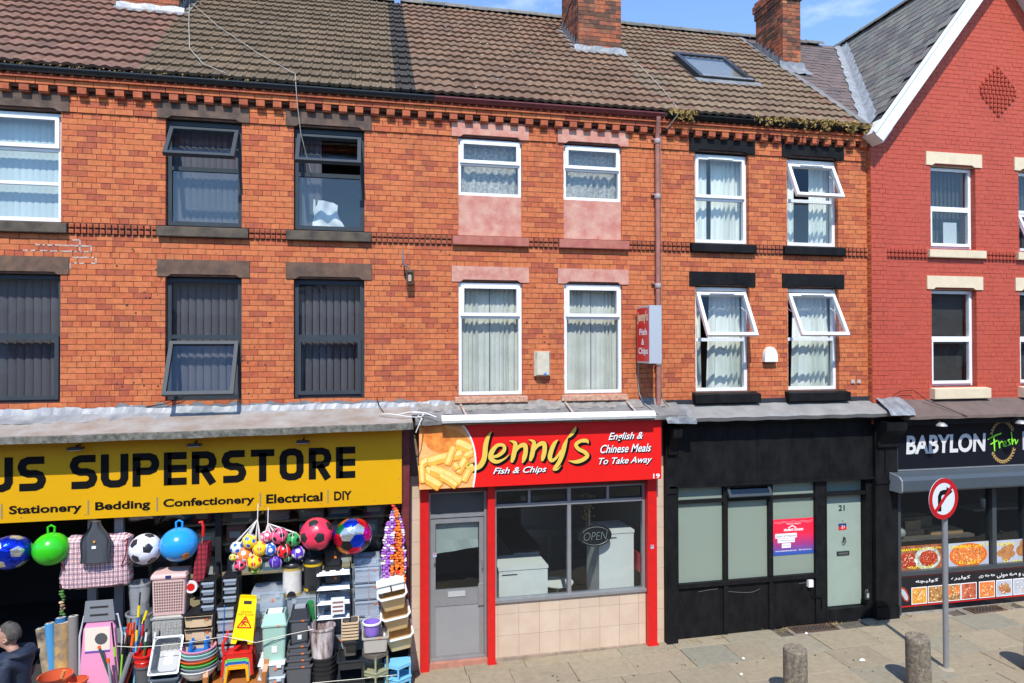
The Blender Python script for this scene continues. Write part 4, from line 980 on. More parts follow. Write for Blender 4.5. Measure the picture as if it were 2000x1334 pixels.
# door
dz = lambda y_: PZ(890, y_, .06)
b = MB(); frame_bars(b, .918, 1.813, dz(1288), 2.60, .04, .11, .035); b.box(.953, 1.778, .042, .108, dz(1010), dz(1003)); fr = b.build('door_frame', M_ALU, jx)
MB().box(.953, 1.778, .075, .081, dz(1003), 2.565).build('fanlight', glass_mat('grimy_fanlight', tint=(.35,.38,.36), refl=1.4, haze=(.16,.18,.17), haze_amt=.55), jx)
b = MB(); x0, x1 = .958, 1.773; zt, zg1, zg0, zr, zb_ = dz(1012), dz(1022), dz(1150), dz(1177), dz(1286)
frame_bars(b, x0, x1, zb_, zt, .055, .10, .07); b.box(x0+.07, x1-.07, .057, .098, zr-.04, zg0); dr = b.build('door', M_ALU, jx)
MB().box(x0+.07, x1-.07, .066, .09, zb_+.07, zr-.04).build('door_panel', M_ALUP, dr); MB().box(x0+.07, x1-.07, .072, .078, zg0, zt-.07).build('pane', M_SHOPG, dr)
MB().box(x0+.26, x1-.29, .045, .0545, zg0-.115, zg0-.035).build('letter_plate', mat('pale_letter_plate', (.6,.61,.62), .4, metal=.4), dr)
MB().box(x1-.09, x1-.005, .03, .0545, zr-.06, zg0+.06).build('lock_box', M_ALU, dr); MB().tube([(x1-.03,.03,zg0+.32),(x1-.03,.0,zg0+.32),(x1-.03,.0,zg0+.44),(x1-.03,.03,zg0+.44)], .009, 6).build('handle', M_ALU, dr)
b = MB(); rr = []
for i in range(9):
    u = i/8; rr.append([(x0+.075+(x1-x0-.15)*u, .13, zt-.09), (x0+.075+(x1-x0-.15)*u, .132+.01*sin(i), zt-.33-.03*u), (x0+.075+(x1-x0-.15)*u, .13+.012*sin(i*1.4), zt-.55+.07*u)])
b.rings(rr, 0, False, False, False); tag(b.build('blind', glass_mat('dusty_film', tint=(.7,.78,.76), refl=.6, haze=(.55,.62,.6), haze_amt=.72)), 'pale sagging film half covering the glass of the takeaway door', 'blind')
MB().box(.915, 1.815, -.03, .06, gz(1.3)-.05, dz(1288)).build('doorstep', mat('terracotta_step', (.45,.2,.14), .8, var=.2), jx)
# shop window
zt = 2.60; zb_ = .862; ztr = PZ(1110, 981, .05); xm = PX(1111, 1080, .05)
b = MB(); frame_bars(b, 1.93, 4.42, zb_, zt, .02, .10, .04); b.box(xm-.03, xm+.03, .022, .098, zb_+.04, zt-.04); b.box(1.97, 4.38, .018, .102, ztr-.028, ztr+.028)
for px in (1033, 1186): x = PX(px, 965, .05); b.box(x-.02, x+.02, .024, .096, ztr+.028, zt-.04)
b.box(1.925, 4.425, -.03, .02, zb_-.012, zb_+.03); b.build('shop_window', M_ALU, jx)
MB().box(1.97, xm-.03, .055, .063, zb_+.04, ztr-.028).build('shop_pane', M_SHOPG, jx); MB().box(xm+.03, 4.38, .055, .063, zb_+.04, ztr-.028).build('shop_pane', M_SHOPG, jx)
xs = [1.97, PX(1033,965,.05)-.02]; 
for a, c in ((1.97, PX(1033,965,.05)-.02), (PX(1033,965,.05)+.02, xm-.03), (xm+.03, PX(1186,965,.05)-.02), (PX(1186,965,.05)+.02, 4.38)):
    s = MB(); frame_bars(s, a+.005, c-.005, ztr+.03, zt-.042, .03, .06, .022); s.build('vent_sash', M_DGM, jx); MB().box(a+.027, c-.027, .045, .05, ztr+.052, zt-.064).build('vent_pane', M_SHOPG, jx)
# takeaway room
b = MB(); x0, x1, yb, zz, zf = .70, 4.70, 4.2, 3.3, -.02
b.poly([(x0,yb,zf),(x1,yb,zf),(x1,yb,zz),(x0,yb,zz)]); b.poly([(x0,.12,zf),(x0,yb,zf),(x0,yb,zz),(x0,.12,zz)]); b.poly([(x1,yb,zf),(x1,.12,zf),(x1,.12,zz),(x1,yb,zz)]); b.poly([(x0,.12,zz),(x0,yb,zz),(x1,yb,zz),(x1,.12,zz)])
b.build('shop_interior', mat('takeaway_wall', (.40,.37,.32), .9), jx)
M_FT = mat('brown_floor_tile', (.13,.105,.08), .5, obj_rand=.15)
fl = MB().box(x0, x1, .12, yb, zf-.05, zf).build('shop_floor', M_GROUT, jx)
for i in range(10):
    for j in range(9): MB().box(x0+i*.4+.004, x0+i*.4+.396, .13+j*.4+.004, .13+j*.4+.396, zf+.001, zf+.008).build('floor_tile', M_FT, fl)
M_APP = mat('white_enamel', (.78,.78,.76), .35, var=.04)
def appliance(label, x0, x1, y0, y1, z0, z1, name, cat):
    t = thing(name, label, cat, ((x0+x1)/2, (y0+y1)/2, z0)); MB().box(x0, x1, y0, y1, z0, z1-.05).build('cabinet', M_APP, t); MB().box(x0-.01, x1+.01, y0-.01, y1+.01, z1-.045, z1).build('lid', M_APP, t)
    MB().box(x0+.05, x0+.3, y0-.006, y0-.001, z1-.12, z1-.105).build('trim', M_DGM, t); return t
appliance('low white chest freezer standing inside the takeaway window', 2.06, 2.86, .3, .95, zf+.01, 1.28, 'chest_freezer', 'freezer')
appliance('tall white fridge at the right side of the takeaway window', 3.72, 4.32, .25, .9, zf+.01, 1.78, 'fridge', 'fridge')
b = MB(); b.box(2.1, 2.16, 1.0, 1.06, 1.0, 2.5); tag(b.build('wooden_post', mat('pine_post', (.55,.3,.09), .6)), 'yellow pine post standing behind the low freezer in the takeaway', 'post')
t = thing('counter', 'white serving counter with a dark top deep inside the takeaway', 'counter', (2.9, 1.8, zf)); MB().box(2.5, 2.95, 1.2, 3.4, zf, 1.25).build('front', M_APP, t); MB().box(2.46, 2.99, 1.15, 3.45, 1.25, 1.29).build('top', mat('dark_worktop', (.05,.045,.04), .4), t)
t = thing('table', 'small white table behind the takeaway window', 'table', (3.4, 1.1, zf)); MB().lathe([(.28,.72),(.28,.74)], 18, (3.25,1.1,zf)).build('top', M_APP, t); MB().lathe([(.03,0),(.03,.72)], 8, (3.25,1.1,zf)).build('leg', M_APP, t); MB().lathe([(.2,0),(.03,.04)], 14, (3.25,1.1,zf)).build('foot', M_APP, t)
t = thing('stool', 'round cream stool on the tiled floor inside the takeaway door', 'stool', (1.15, 1.2, zf)); MB().lathe([(.16,.45),(.17,.47),(.16,.5)], 16, (1.15,1.2,zf)).build('seat', mat('cream_vinyl', (.62,.55,.45), .5), t)
for k in range(4): MB().tube([(1.15+.12*cos(k*pi/2+.7),1.2+.12*sin(k*pi/2+.7),zf+.45),(1.15+.17*cos(k*pi/2+.7),1.2+.17*sin(k*pi/2+.7),zf)], .012, 6).build('leg', M_ALU, t)
t = thing('menu_board', 'pale menu board high on the back of the takeaway room', 'menu board', (3.4, 4.1, 2.0)); MB().box(2.6, 4.1, 4.12, 4.16, 1.9, 2.7).build('board', mat('menu_cream', (.55,.5,.4), .6), t)
t = thing('fryer_range', 'stainless steel fryer range at the back of the takeaway', 'fryer', (3.6, 3.2, zf)); M_SS = mat('stainless', (.5,.5,.5), .35, metal=.6)
MB().box(3.1, 4.55, 2.9, 3.6, zf, 1.15).build('body', M_SS, t); MB().box(3.1, 4.55, 3.3, 3.6, 1.15, 1.75).build('hood', M_SS, t)
for k in range(3): MB().box(3.2+.45*k, 3.55+.45*k, 2.895, 2.899, .5, 1.0).build('door', M_ALU, t)
for k, (xa, xb) in enumerate(((.85,1.75),(1.9,2.9))): 
    o = MB().box(xa, xb, 4.1, 4.13, 1.5, 2.4).build('poster', mat('menu_print_%d' % k, ((.5,.42,.25),(.4,.12,.1))[k], .6, vscale=12, col2=((.3,.2,.1),(.6,.5,.3))[k])); tag(o, ('yellowish menu poster on the back wall seen through the takeaway door','red menu poster on the back wall left of the menu board')[k], 'poster')
# OPEN sign hanging in the window
ox, oz = P(1162, 1046, .12).x, P(1162, 1046, .12).z
t = thing('open_sign', 'oval unlit neon sign reading OPEN in the takeaway window', 'sign', (ox, .12, oz-.24))
b = MB(); b.lathe([(.001,0),(.28,0),(.285,.012),(.28,.024),(.001,.024)], 30, M=Matrix.Translation((ox,.13,oz)) @ Matrix.Rotation(radians(90),4,'X') @ Matrix.Diagonal((1,.62,1,1)), cap0=False, cap1=False); b.build('panel', mat('smoked_acrylic', (.02,.02,.022), .2), t, True)
M_NEON = mat('unlit_neon_tube', (.22,.23,.24), .4)
for a0, a1 in ((.25*pi*.6, pi-.25*pi*.6), (pi+.25*pi*.6, 2*pi-.25*pi*.6)):
    MB().tube([(ox+.24*cos(a0+(a1-a0)*k/14), .09, oz+.145*sin(a0+(a1-a0)*k/14)) for k in range(15)], .006, 5).build('tube', M_NEON, t)
txt('OPEN', ox-.2, ox+.2, .09, oz-.065, oz+.065, M_NEON, t, shear=.2, bold=-.012)
MB().tube([(ox-.1,.1,oz+.17),(ox-.1,.1,2.4)], .003, 4).build('cord', M_NEON, t)
# dried flowers
t = thing('dried_flowers', 'bunch of golden dried flowers above the OPEN sign', 'flowers', (3.62,.5,1.75))
b = MB()
for k in range(70):
    a = RND.uniform(0, 2*pi); rr_ = RND.uniform(0, .16); zz_ = RND.uniform(0, .42); b.ball(.022, (3.62+rr_*cos(a)*(1-.3*zz_), .5+rr_*sin(a)*.6, 1.92+zz_), 6, 4)
b.build('blooms', mat('dried_gold', (.36,.24,.08), .8, var=.5, vscale=30), t); MB().lathe([(.05,0),(.07,.1),(.045,.16)], 12, (3.62,.5,1.78)).build('vase', mat('brown_vase', (.12,.06,.03), .4), t)
b = MB(); b.box(4.36, 4.375, .1, .34, 1.12, 1.42); tag(b.build('sticker', mat('red_sticker', (.42,.02,.03), .5)), 'dark red notice at the right end of the takeaway window', 'sticker')
for a, c, s in ((849, 1084, 'left'), (1274, 1068, 'right')):
    x, z = PX(a, c, -.092), PZ(a, c, -.092); b = MB(); b.box(x-.028, x+.028, -.0935, -.0905, z-.03, z+.03); o = b.build('sticker', mat('pale_blue_sticker', (.35,.45,.6), .5)); tag(o, 'small blue sticker on the %s red post of the takeaway' % s, 'sticker'); MB().box(x-.02, x+.02, -.0945, -.0936, z+.005, z+.022).build('print', M_REDS, o)
# ---------------------------------------------------------------- the black shopfront
YC = -.05
canopy(4.93, 8.86, [(.0,3.6),(.0,3.86),(-.04,3.845),(-.33,3.70),(-.36,3.66),(-.33,3.60)][::-1], mat('grey_lead_canopy', (.27,.265,.25), .7, vscale=4, col2=(.20,.195,.185), bump=.2), hC, wob=.006)
MB().box(4.742, 9.05, -.024, .2, 3.4, 3.93).build('tarred_upstand', mat('tarred_wall', (.03,.033,.042), .55, vscale=22, col2=(.015,.016,.02), bump=.4), hC)
b = MB(); b.box(4.95, 8.84, -.20, .1, 3.545, 3.62); b.box(4.95, 8.84, -.27, .1, 3.615, 3.66); b.build('cornice_board', M_BLK, hC)
b = MB(); xj = [4.80, PX(1478, 890, YC), PX(1618, 890, YC), 8.80]; zf0, zf1 = 2.535, 3.56
for a, c in zip(xj, xj[1:]):
    MB().box(a+.003, c-.003, YC-.015, .08, zf0, zf1).build('fascia_board', M_BLKW, hC)
MB().box(4.80, 8.85, YC-.05, .1, zf0-.035, zf0-.002).build('fascia_rail', M_BLKW, hC)
for a, c, y in ((4.742, 4.93, -.10), (8.62, 9.07, -.13)):
    b = MB(); b.box(a, c, y, .25, -.1, 3.53); b.box(a-.0, c+.0, y-.02, y, gz(a)-.03, gz(a)+.22); b.box(a-.0, c+.0, y-.02, y, 2.42, 2.48); b.build('pilaster', M_BLKW, hC)
    xm_ = (a+c)/2; b = MB(); b.rings([[(x, y, 3.02), (x, y-.05, 3.06), (x, y-.06, 3.16), (x, y-.12, 3.26), (x, y-.24, 3.36), (x, y-.26, 3.5), (x, y, 3.53)] for x in (a+.02, c-.02)]); b.build('corbel', M_BLKW, hC)
b = MB(); rr = []
for i in range(9):
    x = 4.62+.5*i/8; w_ = .015*sin(i*1.6); rr.append([(x, -.02, 3.86), (x, -.2, 3.78+w_), (x, -.42, 3.68+w_-.05*(abs(i-4)/4)), (x, -.43+w_, 3.6-.02*i/8)])
b.rings(rr, 0, False, False, False); b.build('corbel_lead', M_LEAD, hC)
b = MB(); rr = []
for i in range(9):
    x = 8.66+.5*i/8; w_ = .018*sin(i*1.9); rr.append([(x, -.02, 3.93), (x, -.16, 3.87+w_), (x, -.40, 3.72+w_), (x, -.46+w_, 3.63)])
b.rings(rr, 0, False, False, False); b.build('corbel_lead', M_LEAD, hC)
wx = [4.985, PX(1416,1050,0), PX(1504,1050,0), 7.515]; zt = 2.50; zb_ = .90; ztr = PZ(1370, 977, 0)
b = MB(); b.box(wx[0]-.06, wx[0], -.03, .09, .05, zt); b.box(wx[3], 7.72, -.03, .09, .05, zt)
for x in wx[1:3]: b.box(x-.04, x+.04, -.03, .09, .05, zt)
for z, e in ((zb_, .05), (ztr, .04)): b.box(wx[0], wx[3], -.045 if z == zb_ else -.025, .085, z-e, z+e*.4)
b.box(4.93, 8.62, -.028, .088, zt-.01, 2.535); b.box(7.71, 7.735, -.035, .15, .05, zt); b.box(8.515, 8.62, -.03, .15, .05, zt); b.box(7.735, 8.515, -.02, .15, 2.225, 2.275); b.build('shopfront_frame', M_BLK, hC)
for i in range(3):
    a, c = wx[i]+(.04 if i else 0), wx[i+1]-(.04 if i < 2 else 0)
    MB().box(a, c, .03, .037, zb_+.02, ztr-.04).build('frosted_pane', M_FROST, hC)
    if i != 1: MB().box(a, c, .03, .037, ztr+.016, zt-.01).build('frosted_pane', M_FROST, hC)
    MB().box(a, c, .0, .08, gz(a)+.02, zb_-.05).build('riser_panel', M_BLKW, hC)
a, c = wx[1]+.04, wx[2]-.04; Mx = Matrix.Translation((0, .02, zt-.02)) @ Matrix.Rotation(-radians(32), 4, 'X') @ Matrix.Translation((0, -.02, -(zt-.02)))
b = MB(); frame_bars(b, a-.02, c+.02, ztr+.0, zt-.01, -.02, .03, .045, Mx); b.build('vent_sash', M_GREY, hC); MB().box(a+.025, c-.025, .0, .006, ztr+.045, zt-.055, 0, Mx).build('vent_pane', M_GLASS, hC)
b = MB(); x0, x1, yb, zz, zf = 4.95, 8.6, 3.5, 3.4, .1
b.poly([(x0,yb,zf),(x1,yb,zf),(x1,yb,zz),(x0,yb,zz)]); b.poly([(x0,.1,zf),(x0,yb,zf),(x0,yb,zz),(x0,.1,zz)]); b.poly([(x1,yb,zf),(x1,.1,zf),(x1,.1,zz),(x1,yb,zz)]); b.poly([(x0,.1,zz),(x0,yb,zz),(x1,yb,zz),(x1,.1,zz)]); b.poly([(x0,.1,zf),(x1,.1,zf),(x1,yb,zf),(x0,yb,zf)]); b.build('shop_interior', mat('flat_wall', (.5,.5,.46), .9), hC)
curtain(5.0, 5.25, 1.9, 2.52, M_CURT, 'pale net behind the leftmost frosted top light', y=.12, folds=3, amp=.015, name='net_curtain'); curtain(6.75, 7.5, 1.9, 2.52, M_CURT, 'pale net behind the frosted top light above the red poster', y=.12, folds=7, amp=.015, name='net_curtain')
# door 21
M_SAGE = mat('sage_green_paint', S(152,168,156), .45, vscale=5, col2=S(146,162,150)); YDR = .10
b = MB(); zd0, zd1 = .285, 2.215; b.box(7.745, 8.505, YDR, YDR+.045, zd0, zd1); dr = b.build('door', M_SAGE, hC)
MB().box(7.735, 8.515, .10, .106, 2.275, zt-.02).build('fanlight', M_FROST, hC)
MB().box(7.735, 8.515, -.02, .14, .02, .275).build('door_sill', M_BLKW, hC)
dx = lambda px: PX(px, 1080, YDR); dzz = lambda py: PZ(1650, py, YDR)
txt('21', dx(1638), dx(1650), YDR-.001, dzz(997), dzz(986), M_INK, dr, bold=.02, ext=.004, name='number')
b = MB(); b.box(dx(1638), dx(1653), YDR-.006, YDR-.001, dzz(1034), dzz(1022)); pq = b.build('number_plaque', mat('navy_plaque', (.03,.04,.16), .4), dr); MB().box(dx(1638), dx(1653), YDR-.008, YDR-.0062, dzz(1034), dzz(1028)).build('stripe', M_REDS, pq)
txt('21', dx(1643), dx(1649), YDR-.008, dzz(1031.5), dzz(1025.5), M_WHT, pq, bold=.01, ext=.001)
b = MB(); b.box(dx(1634), dx(1658), YDR-.012, YDR-.001, dzz(1084), dzz(1076)); lb = b.build('letter_plate', M_DGM, dr); MB().box(dx(1637), dx(1655), YDR-.016, YDR-.0125, dzz(1082), dzz(1078.5)).build('flap', mat('worn_steel', (.2,.2,.2), .4, metal=.6), lb)
b = MB(); b.ball(.022, (dx(1648), YDR-.02, dzz(1050)), 8, 6); b.tube([(dx(1647)+.03*cos(k*pi/5), YDR-.03, dzz(1056)+.035*sin(k*pi/5)) for k in range(11)], .007, 5); b.build('knocker', M_DGM, dr, True)
b = MB(); b.ball(.008, (dx(1646), YDR-.004, dzz(1017)), 8, 6); b.build('spyhole', M_DGM, dr)
x, z = PX(1689, 1163, .0), PZ(1689, 1163, -.04); t = thing('key_safe', 'small black key safe beside the foot of the sage green door', 'key safe', (x, -.05, z-.06)); MB().box(x-.03, x+.03, -.075, -.032, z-.06, z+.06).build('case', M_DGM, t); MB().box(x-.022, x+.022, -.079, -.0755, z-.03, z+.045).build('keypad', mat('key_buttons', (.35,.36,.37), .4), t); MB().tube([(x-.02,-.05,z+.06),(x-.02,-.05,z+.1),(x+.02,-.05,z+.1),(x+.02,-.05,z+.06)], .005, 5).build('shackle', M_ALU, t)
x, z = PX(1582, 1139, -.03), PZ(1582, 1139, -.03); t = thing('junction_box', 'small white box with a black cable below the red poster', 'junction box', (x, -.02, z-.06)); MB().box(x-.045, x+.045, -.06, -.002, z-.06, z+.06).build('case', M_UPVC, t); MB().tube([(x,-.03,z-.06),(x+.01,-.05,z-.15),(x+.1,-.05,z-.24),(x+.2,-.05,z-.25),(x+.22,-.045,z-.45)], .008, 5).build('cable', M_INK, t)
# poster
YP = .022; x0, x1 = PX(1507,1050,YP)+.03, PX(1589,1050,YP); zp1, zp0 = PZ(1548,1013,YP), PZ(1548,1083,YP)
t = thing('poster', 'red and blue letting poster in the right frosted pane of the black shopfront', 'poster', ((x0+x1)/2, YP, zp0))
m = bpy.data.materials.new('poster_print'); m.use_nodes = True; n = m.node_tree.nodes; l = m.node_tree.links.new
g = n.new('ShaderNodeTexCoord'); sx = n.new('ShaderNodeSeparateXYZ'); rp = n.new('ShaderNodeValToRGB'); l(g.outputs['Generated'], sx.inputs[0]); l(sx.outputs['Z'], rp.inputs[0]); l(rp.outputs[0], n['Principled BSDF'].inputs['Base Color']); n['Principled BSDF'].inputs['Roughness'].default_value = .35
e = rp.color_ramp.elements; e[0].position = .06; e[0].color = (*S(50,86,168), 1); e[1].position = .6; e[1].color = (*S(240,42,70), 1); q = e.new(.3); q.color = (*S(160,58,124), 1)
MB().box(x0, x1, YP, YP+.004, zp0, zp1).build('sheet', m, t)
W_, H_ = x1-x0, zp1-zp0; ux = lambda u: x0+W_*u; uz = lambda v: zp1-H_*v
for a, c, v0, v1, s in ((.05,.58,.40,.53,'Student & Professional'),(.11,.53,.54,.655,'properties across'),(.21,.43,.675,.80,'the city')):
    MB().box(ux(a), ux(c), YP-.0015, YP-.0003, uz(v1), uz(v0)).build('text_strip', M_WHT, t); txt(s, ux(a+.02), ux(c-.02), YP-.0015, uz(v1-.03), uz(v0+.03), mat('grey_print', (.2,.2,.22), .5), t, bold=.005, ext=.0008)
txt('This property is managed by', ux(.33), ux(.68), YP, uz(.165), uz(.125), M_WHT, t, bold=.01, ext=.001); txt('student houses', ux(.26), ux(.74), YP, uz(.34), uz(.25), M_WHT, t, bold=.03, ext=.001, shear=.1)
txt('www.studenthouses.com', ux(.05), ux(.57), YP, uz(.90), uz(.86), M_WHT, t, bold=.012, ext=.001); txt('@studenthouses', ux(.63), ux(.95), YP, uz(.90), uz(.86), M_WHT, t, bold=.012, ext=.001)
b = MB(); thick([(ux(.37),uz(.255)),(ux(.47),uz(.19)),(ux(.57),uz(.255))], .008, YP-.001, b); b.build('roof_logo', M_WHT, t)
b = MB()
for k in (0, .035): thick([(ux(.02+.96*i/8), uz(.07+k+(.018 if i % 2 else -.012))) for i in range(9)], .0025, YP-.001, b)
b.build('zigzag', mat('pink_print', (.9,.35,.4), .5), t)
# ---------------------------------------------------------------- the bakery front
YB_ = -.10
canopy(9.05, 14.0, [(-.06,3.6),(-.06,3.86),(-.12,3.83),(-.42,3.60),(-.43,3.55),(-.3,3.53)][::-1], mat('brown_felt', (.15,.105,.09), .95, vscale=5, col2=(.11,.08,.068), bump=.4, bscale=60), hD, wob=.006)
MB().box(9.05, 14.0, -.30, .1, 3.44, 3.53).build('cornice_board', M_BLK, hD)
for px, s in ((1835, 'left'), (1990, 'right')):
    x = PX(px, 812, -.42); t = thing('spotlight', '%s small grey hooded lamp over the bakery sign' % s, 'lamp', (x, -.42, 3.42), 0, 'lamps over the bakery sign'); b = MB(); b.lathe([(.09,0),(.085,.02),(.05,.05),(.03,.06)], 14, (x,-.46,3.43)); b.build('hood', mat('galvanised', (.36,.36,.36), .5, metal=.3), t, True); MB().tube([(x,-.46,3.48),(x,-.38,3.52),(x,-.3,3.5)], .012, 6).build('arm', M_DGM, t)
sb = thing('shop_sign', 'black bakery sign lettered BABYLON Fresh with a golden wreath', 'sign', (11.5, YB_, 2.61)); M_NAVY = mat('black_gloss_sign', (.008,.009,.014), .18)
MB().box(9.085, 14.0, YB_, .1, 2.625, 3.44).build('panel', M_NAVY, sb); MB().box(9.085, 14.0, YB_-.012, YB_, 2.615, 2.64).build('trim', M_ALU, sb); MB().box(9.075, 9.087, YB_-.014, .1, 2.615, 3.44).build('trim', M_ALU, sb)
bx = lambda zx: PX(1745+zx/7.843, 870, YB_); bz = lambda zy, zx=1000: PZ(1745+zx/7.843, 820+zy/7.843, YB_)
z0, z1 = bz(510, 700), bz(222, 700)
txt('BABYLON', bx(185), bx(1405), YB_-.002, z0, z1, mat('pale_grey_letter', (.66,.66,.65), .4), sb, bold=.032, shear=.06, ext=.012)
MB().box(bx(1975), bx(2060), YB_-.015, YB_, z0, z1).build('lettering', MATS['pale_grey_letter'], sb)
M_LIME = mat('lime_letter', S(140,226,60), .4); b = MB(); q = lambda x, y, h_: (bx(x), bz(y, x), h_*.00085)
for si, s in enumerate(([q(1435,300,9),q(1540,245,18),q(1645,205,16)], [q(1530,245,18),(q(1535,360,20)),q(1540,480,14)], [q(1475,375,12),q(1530,345,16),q(1585,310,10)],
          [q(1600,320,12),q(1612,380,18),q(1618,435,14)], [q(1615,370,8),q(1645,330,14),q(1665,340,8)], [q(1665,385,8),q(1715,360,12),q(1705,325,12),q(1675,350,14),q(1680,400,15),q(1730,395,8)],
          [q(1780,300,8),q(1745,310,14),q(1760,340,14),q(1775,370,14),q(1735,395,10)], [q(1795,180,14),q(1805,280,18),q(1812,380,16)], [q(1812,350,8),q(1840,300,14),q(1858,320,14),q(1865,365,14),q(1900,300,8)])): brush(s, YB_-.012-.0004*si, b)
b.build('lettering', M_LIME, sb)
cx, cz = bx(1670), bz(330, 1670); b = MB(); M_WH = mat('wheat_gold', (.42,.27,.09), .5)
for sg_ in (1, -1):
    for k in range(13):
        a = pi/2+sg_*0+(-1.12+2.24*k/12); 
        a = (pi/2 if sg_ > 0 else -pi/2)+(-1.05+2.1*k/12); r_ = .30
        p0 = Vector((cx+.265*cos(a), cz+r_*sin(a)*1.22)); tg = Vector((-sin(a), cos(a)*1.2)); nr = Vector((cos(a), sin(a)))
        for s in (1, -1):
            d = (tg*.055+nr*s*.03); brush([(p0.x, p0.y, .002), (p0.x+d.x*.5, p0.y+d.y*.5, .0145), (p0.x+d.x, p0.y+d.y, .002)], YB_-.004-.0002*k-.003*(s > 0), b, n=4)
b.build('wreath', M_WH, sb)
# shutter box
t = thing('shutter_box', 'grey metal roller shutter box below the bakery sign', 'shutter', (11.5, -.2, 2.3)); M_SHB = mat('blue_grey_steel', (.075,.095,.112), .4, metal=.2, var=.05)
b = MB(); b.rings([[(x,-.10,2.30),(x,-.38,2.30),(x,-.40,2.33),(x,-.40,2.50),(x,-.34,2.56),(x,-.10,2.61)][::-1] for x in (8.93, 14.0)]); b.build('housing', M_SHB, t)
b = MB(); b.rings([[(x,-.10,2.295),(x,-.385,2.295),(x,-.406,2.33),(x,-.406,2.505),(x,-.342,2.568),(x,-.10,2.612)][::-1] for x in (8.90, 8.929)]); b.build('end_plate', mat('pale_steel', (.3,.33,.35), .4, metal=.3), t)
zb_ = .835; zt = 2.31; xp0 = PX(1765,1100,0); xs = [9.12, PX(1937,1050,0), 11.9, 14.0]
b = MB(); b.box(9.05, 9.17, -.08, .1, .1, zt)
for x in xs[1:3]: b.box(x-.045, x+.045, -.06, .08, zb_, zt)
b.box(9.17, 14.0, -.075, .08, zb_-.075, zb_); b.box(9.17, 14.0, -.05, .08, zt-.07, zt); b.build('shopfront_frame', mat('dark_slate_frame', (.05,.058,.065), .4), hD)
for i in range(3): MB().box(xs[i]+.05, xs[i+1]-.045, .01, .018, zb_, zt-.07).build('shop_pane', M_SHOPG, hD)
MB().box(9.08, 14.0, -.055, .08, .12, zb_-.075).build('riser', M_NAVY, hD); MB().box(9.08, 14.0, -.07, .05, -.05, .118).build('plinth', mat('concrete_plinth', (.3,.28,.25), .9, var=.3), hD)
b = MB(); x0, x1, yb, zz, zf = 9.08, 14.0, 3.6, 3.4, .1
b.poly([(x0,yb,zf),(x1,yb,zf),(x1,yb,zz),(x0,yb,zz)]); b.poly([(x0,.1,zf),(x0,yb,zf),(x0,yb,zz),(x0,.1,zz)]); b.poly([(x1,yb,zf),(x1,.1,zf),(x1,.1,zz),(x1,yb,zz)]); b.poly([(x0,.1,zz),(x0,yb,zz),(x1,yb,zz),(x1,.1,zz)]); b.poly([(x0,.1,zf),(x1,.1,zf),(x1,yb,zf),(x0,yb,zf)]); b.build('shop_interior', mat('bakery_wall', (.1,.095,.09), .9), hD)
t = thing('work_bench', 'dark bench inside the bakery window carrying boxes', 'bench', (10.3, .5, .1)); MB().box(9.2, 11.0, .2, .9, 1.28, 1.33).build('top', mat('bench_top', (.12,.1,.08), .6), t)
for x in (9.25, 10.9): MB().box(x, x+.05, .25, .85, .1, 1.28).build('leg', M_DGM, t)
M_CARD = mat('brown_cardboard', (.36,.22,.11), .85, var=.15)
for i, (a, c, y0, z, h_, lab) in enumerate(((9.62,10.05,.35,1.331,.10,'lower left cardboard box on the bench in the bakery window'),(9.66,10.0,.37,1.432,.16,'small cardboard box stacked upon another in the bakery window'),(10.15,10.85,.3,1.331,.07,'wide flat cardboard box on the bench in the bakery window'),(9.95,10.6,.75,1.331,.22,'large cardboard box at the back of the bakery bench'))):
    b = MB(); b.box(a, c, y0, y0+.35, z, z+h_); o = b.build('cardboard_box', M_CARD); tag(o, lab, 'box', 'boxes in the bakery'); MB().box(a+.01, c-.01, y0+.15, y0+.2, z+h_, z+h_+.003).build('tape', mat('packing_tape', (.42,.3,.17), .4), o)
b = MB(); b.ball(.17, (9.36,.3,1.43), 14, 8, sx=1.2, sz=.75); o = b.build('plastic_bag', mat('crumpled_bag', (.5,.49,.45), .5, vscale=22, col2=(.2,.19,.18), bump=1, bscale=20), None, True); tag(o, 'crumpled pale plastic bag at the left of the bakery window', 'bag')
t = thing('potted_plant', 'small plant in a white pot behind the right bakery pane', 'plant', (11.35,.3,1.7)); MB().lathe([(.06,0),(.085,.16),(.09,.17),(.078,.165)], 12, (11.35,.3,1.78)).build('pot', M_APP, t)
b = MB()
for k in range(40):
    a = RND.uniform(0, 6.28); d = Vector((cos(a), sin(a)*.6, RND.uniform(.1,1))).normalized()*RND.uniform(.1,.22); c = Vector((11.35,.3,1.93)); s = d.cross(Vector((0,0,1))).normalized()*.03; b.poly([c, c+d*.5+s, c+d, c+d*.5-s])
b.build('foliage', mat('house_plant', (.05,.1,.03), .6), t)
MB().box(11.0, 12.2, .2, .6, 1.74, 1.78).build('window_shelf', MATS['bench_top'], hD)
b = MB()
for pts in (((1364,1156),(1385,1152),(1402,1150)),((1420,1155),(1450,1157),(1470,1156),(1484,1150)),((1560,1140),(1575,1138),(1590,1140))):
    brush([(PX(x,y,-.003), PZ(x,y,-.003), .004) for x, y in pts], -.003, b)
stuff(b.build('scuff_mark', mat('pale_scuff', (.12,.12,.12), .8), hC))
